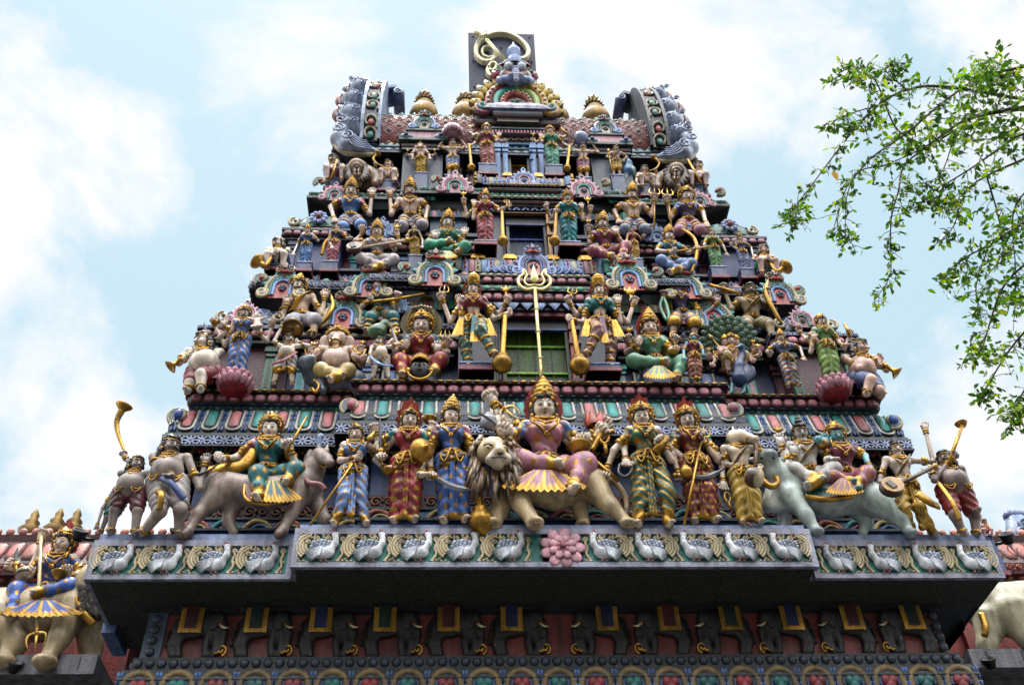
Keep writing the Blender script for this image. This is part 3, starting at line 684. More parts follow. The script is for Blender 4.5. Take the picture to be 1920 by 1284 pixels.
# ---- second tier
s2 = (-3.45, 3.45, 10.05); c2 = (-1.0, 1.06, 9.8)
m = MB(); ring(m, *s2, [(0, 9.75, '1e2634'), (.1, 9.76, '2f6a60'), (.1, 9.95, '2f6a60'), (0, 9.97, '4a5d8c'), (0, 12.0, '4a5d8c')], YB)
for x in (-3.3, -2.7, -2.1, -1.5, 1.5, 2.1, 2.7, 3.3): pilaster(m, x, 10.03, 9.95, 10.85, .16, '3a2430', '5b3a44')
m.box((c2[0], 9.8, 9.76), (-.44, 10.6, 12.2), '2a2f40'); m.box((.5, 9.8, 9.76), (c2[1], 10.6, 12.2), '2a2f40'); m.box((-.44, 9.82, 11.6), (.5, 10.6, 12.2), '2a2f40')
part(m, 'tier_wall')
def door(x0, x1, yf, z0, z1, inner, jamb, c, c2_):
    mb = MB()
    dp = .2
    mb.grid([[(x0, yf, z0), (x0, yf, z1)], [(x0, yf+dp, z0), (x0, yf+dp, z1)], [(x1, yf+dp, z0), (x1, yf+dp, z1)], [(x1, yf, z0), (x1, yf, z1)]], inner, smooth=False)
    mb.raw([(x0, yf, z1), (x1, yf, z1), (x1, yf+dp, z1), (x0, yf+dp, z1)], [np.array([[0, 1, 2, 3]])], '131a2a', False)
    o = part(mb, 'door_opening'); lf = MB(); w_ = x1-x0; yb = yf+dp-.012
    for k_ in range(1, 4): lf.box((x0+w_*k_/4-.006, yb-.008, z0), (x0+w_*k_/4+.006, yb, z1), '0f1210')
    for f in (.06, .5, .78): lf.box((x0, yb-.02, z0+f*(z1-z0)), (x1, yb+.001, z0+f*(z1-z0)+.035), inner)
    lf.box((x0, yf+.02, z1-.1*(z1-z0)), (x1, yf+.08, z1), '0a0e1c'); lf.box((x0, yf+.012, z1-.115*(z1-z0)), (x1, yf+.05, z1-.095*(z1-z0)), '3a4a78')
    for sx in (0, 1): lf.box((x0+sx*(w_-.05), yf+.03, z0), (x0+.05+sx*(w_-.05), yf+.07, z1-.1*(z1-z0)), '24301c')
    part(lf, 'door_leaf')
    j = MB()
    for sx, x in ((-1, x0), (1, x1)):
        for i in range(3): j.box((x+sx*.0, yf-.05+.03*i, z0), (x+sx*jamb*(i+1)/3, yf+.1, z1), (c, c2_, c)[i])
        for f in (.1, .3, .7, .85): j.box((x-sx*.012, yf-.075, z0+f*(z1-z0)), (x+sx*(jamb+.02), yf+.05, z0+f*(z1-z0)+.06), c2_)
    j.box((x0-jamb, yf-.06, z1), (x1+jamb, yf+.1, z1+.07), c2_)
    part(j, 'door_frame')
door(-.42, .49, 9.79, 9.77, 11.5, '86b83e', .13, '9c2f30', '5c2024')
m = MB(); bay = (c2[0]+.12, c2[1]-.12, 9.72)
for z, h, c in ((11.58, .06, '5d6c9b'),): fillet(m, bay, z, h, .02, 10.6, c)
for o, ux, n, i, p in frames(*bay, 11.62, .04, .2, 10.6, False): m.prism(np.array([(-.09, .05), (0, -.09), (.09, .05)]), o, ux, FZ, n, .03, '8f9fc8', '2a3350', dome=.015)
fillet(m, bay, 11.66, .03, .06, 10.6, 'b9b9c6'); petals(m, bay, 11.7, .12, .08, .145, 10.6); fillet(m, bay, 11.82, .02, .1, 10.6, BLK)
diamonds(m, bay, 11.84, .1, .14, .16, 10.6, '1d4a3c', '3f8f74'); fillet(m, bay, 11.945, .05, -.03, 10.6, 'c98f5a')
b2 = (-.6, .72, 9.72); petals(m, (b2[0], b2[1], 9.68), 12.0, .1, .08, .145, 10.6); diamonds(m, (b2[0], b2[1], 9.68), 12.1, .06, .12, .11, 10.6, '3b3a36', CREAM)
b3 = (-1.0, 1.1, 9.78); petals(m, b3, 11.98, .09, .04, .14, 10.6); fillet(m, b3, 12.07, .05, .08, 10.6, '59527f'); fillet(m, b3, 12.13, .04, .06, 10.6, '8d93b5')
part(m, 'door_cornice')
m = MB(); barrel(m, -.96, 1.08, 10.05, 12.5, .33, ['7d94c4', 'a6727c', 'a39c86', '5f7f9f', '7d94c4', 'a39c86'], 22, '3f7f6f'); part(m, 'ribbed_barrel_roof')
for x in (-.72, -.25, .38, .85):
    m = MB(); cap_block(m, x, 9.95, 12.83, .2); part(m, 'gold_cap')
kudu((.06, 9.6, 12.17), .52, ('8fa0cc', '7d94c4', 'b5766a', '2f3f66'), parent=None, wings=True)
# mid cornice carrying the seated figures
for bay in ((-3.0, -1.12, 9.92), (1.2, 3.06, 9.92)):
    m = MB(); fillet(m, bay, 10.84, .05, .06, 10.6, '2f6a60', .3); petals(m, bay, 10.93, .14, .1, .17, 10.6); fillet(m, bay, 11.07, .02, .12, 10.6, BLK)
    diamonds(m, bay, 11.09, .09, .14, .17, 10.6, '2b211a', CREAM); fillet(m, bay, 11.19, .05, .1, 10.6, '7f8fb5', .4); fillet(m, bay, 11.26, .1, .16, 10.6, '55658f', .5)
    row(m, [t_scroll(.3, .07, '9aa8cc', '2c3654')], bay, 11.31, .162, .32, 10.6, False)
    for k_ in range(3):
        x = bay[0]+.3+k_*(bay[1]-bay[0]-.6)/2; m.ball((x, 9.8, 11.22), (.11, .06, .075), 'a7b4d2'); m.ball((x, 9.76, 11.22), (.06, .05, .045), '2b3a63'); m.ball((x, 9.73, 11.22), .025, WHT)
    part(m, 'figure_shelf')
    m = MB(); m.box((bay[0]+.05, 10.12, 11.36), (bay[1]-.05, 10.3, 12.05), '3b2230')
    for k_ in range(5): pilaster(m, bay[0]+.2+k_*(bay[1]-bay[0]-.4)/4, 10.12, 11.36, 12.05, .13, '5b2a3a', '2c3550')
    part(m, 'niche_wall')
# corner shrines of the second tier
for sx in (-1, 1):
    xc = sx*3.78; bay = (xc-.46, xc+.46, 9.68)
    m = MB(); m.box((xc-.44, 9.7, 9.76), (xc+.44, 10.9, 11.0), '4a2733')
    for dx in (-.38, .38): pilaster(m, xc+dx, 9.7, 9.9, 10.8, .13, '39694c', '1f3b2e')
    m.box((xc-.5, 9.6, 9.758), (xc+.5, 10.9, 9.9), '3f7d68'); part(m, 'corner_shrine')
    m = MB(); fillet(m, bay, 10.8, .05, .08, 10.9, '2f6a60'); petals(m, bay, 10.88, .11, .1, .15, 10.9); fillet(m, bay, 11.0, .06, .13, 10.9, '333d58'); row(m, [t_star(.06, .06)], bay, 11.03, .13, .07, 10.9)
    petals(m, (xc-.42, xc+.42, 9.72), 11.08, .08, .05, .13, 10.9); fillet(m, (xc-.4, xc+.4, 9.74), 11.17, .06, .05, 10.9, 'a39c86'); part(m, 'corner_shrine_cornice')
    hatch_dome((xc, 9.98, 11.23), .84, .36, '4f65a0', 'c9d0e0')
# side shrines: one more bay left and right with a mid roof over it
# third-tier cornice
for bi, (bay, o_) in enumerate((((-3.55, 3.55, 10.12), .35), ((-1.9, 1.9, 9.95), .35))):
    gap = bi == 1
    segs = [bay] if not gap else [(-1.9, -1.08, 9.95), (1.18, 1.9, 9.95)]
    for bay in segs:
        yb = YB if not gap else 10.8
        m = MB(); e = .005*bi
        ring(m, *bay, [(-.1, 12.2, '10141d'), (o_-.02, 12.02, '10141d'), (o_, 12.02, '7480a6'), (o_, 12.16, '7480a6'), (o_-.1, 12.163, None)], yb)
        row(m, [t_scroll(.17, .11, 'b3bdd8', '333f62')], bay, 12.09, o_, .18, yb)
        ring(m, *bay, [(o_-.04, 12.165, '75769a'), (o_-.22, 12.38+e, '75769a'), (o_-.24, 12.39+e, '2b3656'), (o_-.24, 12.44+e, '5d6c98'), (-.7, 12.442+e, None)], yb)
        tl = math.atan2(.18, .22)
        row(m, [t_tablet(.17, .2, 'b0707c'), t_braid(.09, .2), t_tablet(.17, .2, '4f9a94'), t_braid(.09, .2)], bay, 12.275, o_-.12, .14, yb, tilt=tl)
        row(m, [t_bead(.014, '8090b5')], bay, 12.415, o_-.24, .05, yb, ends=False)
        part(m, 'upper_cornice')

# ---- third tier
s3 = (-2.95, 2.95, 10.5); c3 = (-.62, .74, 10.25)
m = MB(); ring(m, *s3, [(0, 12.43, '1e2634'), (.08, 12.45, '35436b'), (.08, 12.7, '35436b'), (0, 12.72, '4a5d8c'), (0, 14.7, '4a5d8c')], YB)
row(m, [t_scroll(.3, .16, '4d5f92', '1b2338')], s3, 12.57, .082, .32, YB)
for x in (-2.7, -2.2, -1.7, -1.2, 1.3, 1.8, 2.3, 2.8): pilaster(m, x, 10.47, 12.75, 13.5, .14, '4a2733', '6d3d49')
m.box((c3[0], 10.25, 12.45), (-.28, 11, 14.8), '2a2f40'); m.box((.4, 10.25, 12.45), (c3[1], 11, 14.8), '2a2f40'); m.box((-.28, 10.27, 14.3), (.4, 11, 14.8), '2a2f40')
part(m, 'tier_wall')
door(-.26, .38, 10.24, 12.5, 14.28, '3a5cb0', .09, 'c08e35', '7d5520')
m = MB(); bay = (c3[0]+.05, c3[1]-.05, 10.2)
fillet(m, bay, 14.3, .09, .02, 11, '4c5885')
for o, ux, n, i, p in frames(*bay, 14.345, .025, .14, 11, False): ribbon(m, arc((0, -.01), .04, 200, -20, 8), .03, o, ux, FZ, n, .02, '93a2cb')
fillet(m, bay, 14.4, .03, .06, 11, 'a9a9a0'); m2 = roll(.06, 14.43, 14.51, .05, 'a35e6c'); ring(m, *bay, m2+[(0, 14.52, None)], 11)
diamonds(m, bay, 14.53, .07, .12, .11, 11, '2d3a36', 'a7a28c'); diamonds(m, bay, 14.61, .06, .1, .08, 11, '1d4a3c', '3f9a78')
ring(m, c3[0]+.2, c3[1]-.2, 10.15, roll(.06, 14.68, 14.78, .05, 'a87883')+[(0, 14.79, None)], 11); diamonds(m, (c3[0]+.22, c3[1]-.22, 10.13), 14.79, .06, .1, .07, 11, '3b3a36', GOLD2)
fillet(m, (c3[0]-.1, c3[1]+.1, 10.25), 14.72, .05, .06, 11, '7a2f3d'); fillet(m, (c3[0]-.1, c3[1]+.1, 10.25), 14.79, .04, .08, 11, 'a39c86')
part(m, 'door_cornice')
m = MB(); barrel(m, -.62, .74, 10.4, 15.06, .26, ['6f86b4', 'a39c86', '6f86b4', '8d3f45'], 14, '7fa0c8'); part(m, 'ribbed_barrel_roof')
for x in (-.46, -.2, .32, .58):
    m = MB(); cap_block(m, x, 10.3, 15.32, .16); part(m, 'gold_cap')
kudu((.06, 10.08, 14.86), .4, ('a0a8cc', '8ea0cf', '6f86b4', 'b98a96'), face=False, wings=True)
for bay in ((-2.55, -.75, 10.42), (.87, 2.65, 10.42)):
    m = MB(); fillet(m, bay, 13.45, .05, .06, 11, '2f6a60', .3); petals(m, bay, 13.52, .1, .08, .14, 11); diamonds(m, bay, 13.64, .07, .12, .12, 11, '2b211a', CREAM); fillet(m, bay, 13.73, .05, .1, 11, '7f9fc8', .4); fillet(m, bay, 13.8, .08, .14, 11, '55658f', .5); part(m, 'figure_shelf')
    m = MB(); m.box((bay[0]+.05, 10.6, 13.88), (bay[1]-.05, 10.8, 14.7), '4a1f2b')
    for k_ in range(10): m.tube([(bay[0]+.1+k_*(bay[1]-bay[0]-.2)/9, 10.58, 13.9), (bay[0]+.1+k_*(bay[1]-bay[0]-.2)/9, 10.58, 14.6)], .03, '6d2f3b', 6)
    part(m, 'niche_wall')
for x0, x1, yc, zc, r_, cs in ((-1.5, -.82, 10.42, 14.28, .2, ['4f9a90', 'b58a98', '5f86b4', 'a39c86']), (.94, 1.6, 10.42, 14.28, .2, ['4f9a90', 'b58a98', '5f86b4', 'a39c86']), (-1.75, -1.15, 10.0, 11.75, .2, ['5f9a90', 'a39c86', 'a6727c']), (1.25, 1.85, 10.0, 11.75, .2, ['5f9a90', 'a39c86', 'a6727c'])):
    m = MB(); barrel(m, x0, x1, yc, zc, r_, cs, 9, '2f6f60'); m.box((x0+.05, yc-.12, zc-.45), (x1-.05, yc+.3, zc-.05), '3f5a6f'); part(m, 'shrine_barrel_roof'); m = MB(); cap_block(m, (x0+x1)/2, yc, zc+r_, .2); part(m, 'gold_cap')
for sx in (-1, 1):
    xc = sx*3.2+.05; bay = (xc-.4, xc+.4, 10.1)
    m = MB(); m.box((xc-.38, 10.12, 12.44), (xc+.38, 11.2, 13.6), '33406a')
    for dx in (-.32, .32): pilaster(m, xc+dx, 10.12, 12.5, 13.4, .11, '4a5a80', '2c3654')
    part(m, 'corner_shrine')
    m = MB(); fillet(m, bay, 13.38, .04, .06, 11.2, '8f97b8'); petals(m, bay, 13.44, .09, .08, .13, 11.2); fillet(m, bay, 13.54, .05, .11, 11.2, '59658a'); petals(m, (xc-.38, xc+.38, 10.13), 13.6, .07, .05, .12, 11.2); fillet(m, (xc-.36, xc+.36, 10.15), 13.68, .05, .06, 11.2, CREAM); part(m, 'corner_shrine_cornice')
    hatch_dome((xc, 10.4, 13.74), .86, .34, '5f9a90', '23323c', flower='8f9dc8')
# green cornice under the top tier
for bi, segs in enumerate(([(-3.1, 3.1, 10.56)], [(-1.5, -.72, 10.42), (.84, 1.5, 10.42)])):
    for bay in segs:
        yb = YB if bi == 0 else 11.2; m = MB(); e = .005*bi
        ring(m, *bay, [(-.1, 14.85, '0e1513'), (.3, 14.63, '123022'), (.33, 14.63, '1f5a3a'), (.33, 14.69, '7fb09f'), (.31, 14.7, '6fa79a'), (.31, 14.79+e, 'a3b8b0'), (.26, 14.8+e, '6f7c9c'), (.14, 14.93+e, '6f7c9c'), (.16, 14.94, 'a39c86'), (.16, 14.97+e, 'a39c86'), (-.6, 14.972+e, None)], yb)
        row(m, [t_scroll(.16, .08, '7fb0a2', '234a40')], bay, 14.745, .312, .18, yb)
        row(m, [t_tablet(.13, .13, 'b0707c'), t_tablet(.13, .13, '4f9a94')], bay, 14.865, .2, .16, yb, tilt=.7)
        row(m, [t_diamond(.06, .03, BLK)], bay, 14.955, .16, .07, yb, ends=False)
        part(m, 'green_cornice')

m = MB(); bay = (-3.25, 3.25, 10.12)
ring(m, *bay, [(0, 12.44, '2b3656'), (.05, 12.45, '5b6c9a'), (.05, 12.6, '5b6c9a'), (.0, 12.62, '222b45'), (.0, 12.7, '222b45'), (.06, 12.72, '8f97b8'), (.06, 12.77, '8f97b8'), (-.5, 12.775, None)], YB)
row(m, [t_star(.13, .12)], bay, 12.525, .052, .14, YB, ends=False); row(m, [t_bead(.025, '9aa5c4')], bay, 12.66, .005, .08, YB, ends=False)
part(m, 'stepped_base')
m = MB(); bay = (-2.95, 2.95, 10.58)
ring(m, *bay, [(0, 14.97, '3d1a22'), (.04, 14.975, '8a7f66'), (.04, 15.05, '8a7f66'), (.0, 15.06, '3d1a22')]+roll(0, 15.07, 15.2, .05, '8a3b44')+[(.06, 15.21, '8f97b8'), (.06, 15.26, '8f97b8'), (-.4, 15.265, None)], YB)
row(m, [t_petal(.13, .12, .05, '3d1a22', 'a35e6c', 'b9808b')], bay, 15.135, .02, .14, YB, ends=False); row(m, [t_diamond(.08, .06, '2a211a')], bay, 15.012, .042, .09, YB, ends=False)
part(m, 'stepped_base')
# ---- top tier and roof
s4, c4 = (-2.75, 2.75, 10.85), (-.5, .58, 10.5)
m = MB(); ring(m, *s4, [(0, 14.96, '3d1a22'), (.06, 14.97, '7a2f3d'), (.06, 15.3, '5b1f2a'), (0, 15.32, '43578a'), (0, 16.4, '43578a')], YB)
for k_ in range(22): m.tube([(-2.7+k_*.257, 10.77, 15.0), (-2.7+k_*.257, 10.72, 15.15), (-2.7+k_*.257, 10.77, 15.3)], .04, '7d2f38', 6)
for x in (-2.5, -1.9, -1.3, -.75, .85, 1.4, 2., 2.6): pilaster(m, x, 10.82, 15.32, 16.2, .13, '2c4a50', '1f3640')
m.box((c4[0], 10.5, 14.97), (-.17, 11.2, 17.0), '27314a'); m.box((.25, 10.5, 14.97), (c4[1], 11.2, 17.0), '27314a'); m.box((-.17, 10.52, 16.55), (.25, 11.2, 17.0), '27314a')
for x in (-.33, -.2, .29, .42): pilaster(m, x, 10.47, 15.3, 16.55, .1, '5f7fb5', '7f9fd0')
part(m, 'tier_wall')
door(-.15, .23, 10.49, 15.0, 16.5, 'b98a4a', .03, '5f7fb5', '3a5a8d')
m = MB(); bay = (-.42, .5, 10.42)
for o, ux, n, i, p in frames(*bay, 16.6, .0, .13, 11, False): ribbon(m, arc((0, .0), .045, 200, -20, 8), .03, o, ux, FZ, n, .02, 'b0a890')
fillet(m, bay, 16.55, .1, -.01, 11, '6f6a58'); ring(m, *bay, roll(.02, 16.66, 16.8, .06, 'a35e6c')+[(0, 16.81, None)], 11); row(m, [t_petal(.05, .14, .03, '3d1a22', 'a35e6c', 'b9808b')], bay, 16.73, .075, .055, 11)
fillet(m, bay, 16.81, .05, .1, 11, '6f97c0'); fillet(m, (-.5, .58, 10.4), 16.87, .05, .02, 11, 'a87883'); fillet(m, (-.28, .36, 10.3), 16.93, .05, .05, 11, 'b9b49a'); fillet(m, (-.28, .36, 10.3), 16.99, .03, .05, 11, 'd09a3e')
ring(m, -.62, .7, 10.4, roll(.04, 16.95, 17.1, .07, 'b58a94')+[(0, 17.11, None)], 11.2); ring(m, -.3, .38, 10.3, roll(.04, 17.03, 17.14, .07, 'b58a94')+[(0, 17.15, None)], 11.2)
fillet(m, (-.62, .7, 10.4), 17.12, .06, .08, 11.2, '6f97c0'); fillet(m, (-.32, .4, 10.3), 17.15, .06, .08, 11.2, '6f97c0'); part(m, 'niche_cornice')
m = MB(); bay = (-2.85, 2.85, 10.82)
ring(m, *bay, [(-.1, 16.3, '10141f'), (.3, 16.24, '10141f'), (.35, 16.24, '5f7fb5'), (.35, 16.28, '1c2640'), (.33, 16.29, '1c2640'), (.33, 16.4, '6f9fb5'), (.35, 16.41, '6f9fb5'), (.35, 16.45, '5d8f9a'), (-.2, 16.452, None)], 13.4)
row(m, [t_diamond(.17, .1, 'a9b4cc')], bay, 16.345, .332, .17, 13.4); row(m, [T(lambda t: t.prism([(-.06, 0), (0, .05), (.06, 0)], (0, 0, 0), (1, 0, 0), (0, 0, 1), (0, -1, 0), .02, '7fb5b0'))], bay, 16.45, .33, .13, 13.4)
m.box((-2.7, 10.55, 16.45), (2.7, 12.3, 16.6), '20293c')
for k_ in range(18): m.ball((-2.5+k_*.294, 10.53, 16.54), (.09, .04, .06), GOLD if k_ % 2 else '3f6f8f')
part(m, 'roof_eave')
# scale-tiled barrel roof
RY, RZ, RR = 11.43, 16.97, 1.0
m = MB(); a = np.radians(np.linspace(-32, 212, 33))
m.grid([[(x, RY-RR*math.cos(t), RZ+RR*math.sin(t)) for t in a] for x in (-2.5, 2.5)], '4a1714')
part(m, 'roof_barrel')
m = MB(); nt = 16; na = 30; ta = np.radians(-30); dt = np.radians(120)/10
def t_scale():
    def f(t):
        q = [(0, -.14), (.165, 0), (0, .14), (-.165, 0)]; t.prism(q, (0, 0, 0), (1, 0, 0), (0, 0, 1), (0, -1, 0), .012, '6a2019', '240b0a')
        t.prism(np.array(q)*.8, (0, -.012, 0), (1, 0, 0), (0, 0, 1), (0, -1, 0), .006, '6f1e16', '3f100c')
        t.prism(np.array(q)*.27, (0, -.014, 0), (1, 0, 0), (0, 0, 1), (0, -1, 0), .016, 'c9c4b8', '3a2a24', dome=.012); t.ball((0, -.04, 0), .022, '3f7f84', k=5, m=4)
        for u in (.35, .65):
            for sx in (-1, 1): t.ball((sx*.165*u*.82, -.022, -.14*(1-u)*.82), .0095, 'b0a292', k=4, m=3); t.ball((sx*.165*u*.82, -.022, .14*(1-u)*.82), .0095, 'b0a292', k=4, m=3)
    return T(f)
tsc = t_scale()
for j in range(-3, 16):
    t = math.radians(j*8.0); n = V(0, -math.cos(t), math.sin(t)); uz = V(0, math.sin(t), math.cos(t))
    for i in range(17):
        x = -2.4+.33*i+(.165 if j % 2 else 0)
        if abs(x) < 2.42: m.add(tsc, V(x, RY, RZ)+n*RR, FX, -n, uz)
part(m, 'roof_scale_tiles')
m = MB()
for i in range(21):
    x = -2.3+i*.23; t = math.radians(62); n = V(0, -math.cos(t), math.sin(t)); o = V(x, RY, RZ)+n*RR
    m.lathe([(.09, 0), (.11, .05), (.06, .1), (.09, .15), (.0, .24)], o, '8fa9b8', 7, axis=nrm(n+V(0, -.2, .9))); m.ball(o+V(.13, 0, .03), .06, 'c0c6cc')
part(m, 'ridge_crest')
# gable scrolls (makara tails) at both ends of the roof
def gable(sx):
    root = empty('gable_monster_scroll'); root.parent = tower; root.location = [-q for q in TLOC]
    cx = sx*2.72; yc = 10.46
    mb = MB(); PL = V(cx, yc, 16.46)
    # upright rib band with coloured curls, bending to the ridge
    out = smooth_path([(10.42, 16.46), (10.28, 17.0), (10.33, 17.7), (10.52, 18.4), (10.85, 18.95), (11.15, 19.1)], 20)
    inn = out+np.array([(.45, -.02-.02*i) for i in range(len(out))])
    def band(x0, x1, push, c):
        P = [[(x0, *i), (x0, e[0]-push, e[1]+push*.4), (x1, e[0]-push, e[1]+push*.4), (x1, *i)] for i, e in zip(inn, out)]; mb.grid(P, c, cv=True, smooth=False)
    band(sx*2.38, sx*2.43, .06, '97a8c4'); band(sx*2.67, sx*2.73, .06, 'a9b8d0'); band(sx*2.43, sx*2.67, .0, '20293c')
    tg = np.gradient(out, axis=0)
    for i in range(8):
        k_ = min(1+int(i*2.5), len(out)-2); uz = nrm(V(0, *tg[k_])); n = nrm(V(0, -uz[2], uz[1])); o = V(sx*2.55, *out[k_])
        ribbon(mb, smooth_path([(-.1, -.14), (-.11, .06), (0, .17), (.1, .09), (.08, -.04), (0, -.04)], 14)*(sx, 1), .05, o, FX, uz, n, .05, ('b9b19a', 'a3a890', 'b9a08a')[i % 3]); mb.ball(o+n*.03, (.065, .035, .1), ('4f8a80', '93444a', '44807c')[i % 3], k=6, m=5)
    P = spiral((sx*2.26, 18.95), .26, .1, 90, -sx*.8, 18) if 0 else np.array([(sx*(2.45-.34*u+.1*max(0, u-.8)*3), 19.05+.1*math.sin(u*3.1)-.3*max(0, u-.55)) for u in np.linspace(0, 1, 12)])
    G = [[(x, 10.95, z), (x, 11.4, z), (x, 11.4, z-.09), (x, 10.95, z-.09)] for x, z in P]; mb.grid(G, '5f7096', cv=True, smooth=False); mb.lathe([(0, -.24), (.11, -.24), (.11, .24), (0, .24)], (sx*2.17, 11.17, 18.86), '55658a', 12, axis=(0, 1, 0)); ribbon(mb, spiral((sx*2.17, 18.86), .1, .02, 90, -sx*1.3, 14), .04, V(0, 10.92, 0), FX, FZ, FN, .03, '97a8c4')
    mb.obj('rib_band', M_AR, root)
    # plumes on the outer side
    A = lambda px, py, Y: (lambda p: V(sx*-p[0], p[1], p[2]))(U(px, py, Y))
    for i, (px, py, Y, w, h) in enumerate(((676, 168, 11.0, .3, .2), (664, 190, 10.8, .34, .24), (659, 216, 10.65, .34, .28), (655, 240, 10.5, .26, .2))):
        pm = MB(); o = A(px, py, Y); s = SDF(); s.ell(o, (w*.62, .2, h*.9), 0, .05); s.cone(o, o+V(sx*w*.75, .0, h*1.0), .14, .03, 0, .1); s.cone(o, o+V(-sx*w*.7, .0, -h*.6), .16, .1, 0, .1); s.into(pm, .03, ['9aa5ba'])
        for k_ in range(4): ribbon(pm, spiral((sx*(-.12+.1*k_), -.06+.07*k_), .085-.008*k_, .012, 200-60*k_, sx*1.3, 14), .022, o+V(0, -.2+.015*k_, 0), FX, FZ, FN, .03, 'b4c1dc', '33415f')
        pm.tube(smooth_path([o+V(sx*w*.5, .05, -h*.7), o+V(sx*w*.85, .02, .0), o+V(sx*w*.8, .0, h*.9)], 8), [.05, .07, .08, .08, .07, .06, .05, .03, .01], '7a3a34', 6); pm.obj('plume', M_AR, root)
    pm = MB(); cr_ = [A(*q) for q in ((706, 284, 10.4), (680, 280, 10.36), (652, 276, 10.36), (636, 262, 10.4), (641, 246, 10.45), (656, 242, 10.45))]
    s = SDF(); s.chain(cr_, [.05, .09, .13, .13, .1, .07], 0, .12); s.into(pm, .035, ['9aa5ba'])
    for k_ in range(5): ribbon(pm, smooth_path([(0, 0), (sx*.2, .04), (sx*.38, .16+.02*k_), (sx*.42, .34)], 14)*(1-.12*k_)+(0, .0), .025, A(700-3*k_, 281-4*k_, 10.16+.01*k_), FX, FZ, FN, .03, 'b4c1dc', '33415f')
    for q in cr_[2:5]: ribbon(pm, spiral((0, 0), .12, .02, 90, sx*1.4, 16), .03, q+V(0, -.24, 0), FX, FZ, FN, .03, 'b4c1dc', '33415f')
    pm.tube(smooth_path([A(700, 290, 10.4), A(660, 289, 10.36), A(630, 276, 10.4), A(632, 246, 10.5)], 16), .04, 'a9a184', 6); pm.obj('tail_curl', M_AR, root)
    pm = MB()
    for i in range(9): pm.ball(A(643+1.6*i, 248-11*i, 10.7+.05*i)+V(0, .15, 0), (.09, .09, .12), '6d332f' if i % 2 else '8a7d5c', k=7, m=5)
    for i in range(5): pm.lathe([(.07, 0), (.05, .1), (0, .26)], A(664+6*i, 156-2*(i%2), 11.1), '9a8a55' if i % 2 else '7f92b8', 6, axis=(sx*(.5-.15*i), 0, 1))
    pm.obj('crest', M_AR, root)
gable(-1); gable(1)
# niches standing in front of the roof
for x in (-1.62, 1.62):
    m = MB(); bay = (x-.32, x+.32, 10.38)
    m.box((x-.34, 10.42, 14.97), (x+.34, 11.0, 16.3), '33404f'); fillet(m, bay, 16.15, .05, .04, 10.9, '2f6a60'); ring(m, *bay, roll(.02, 16.22, 16.32, .04, 'a3424a')+[(0, 16.33, None)], 10.9); fillet(m, bay, 16.36, .06, .1, 10.9, '6fa09a')
    m.box((x-.28, 10.36, 16.45), (x+.28, 10.9, 16.72), 'b58a94'); fillet(m, (x-.26, x+.26, 10.38), 16.72, .05, .05, 10.9, '7fa8a0')
    for sx in (-1, 1): m.ball((x+sx*.3, 10.32, 16.47), (.13, .08, .06), '8fa9c8'); m.ball((x+sx*.3, 10.25, 16.47), .04, '2f4f7f')
    part(m, 'roof_niche'); kudu((x, 10.36, 16.78), .46, ('7f98c4', '4f9a8a', 'a7a28c', '2f3f4f'), flames=False)
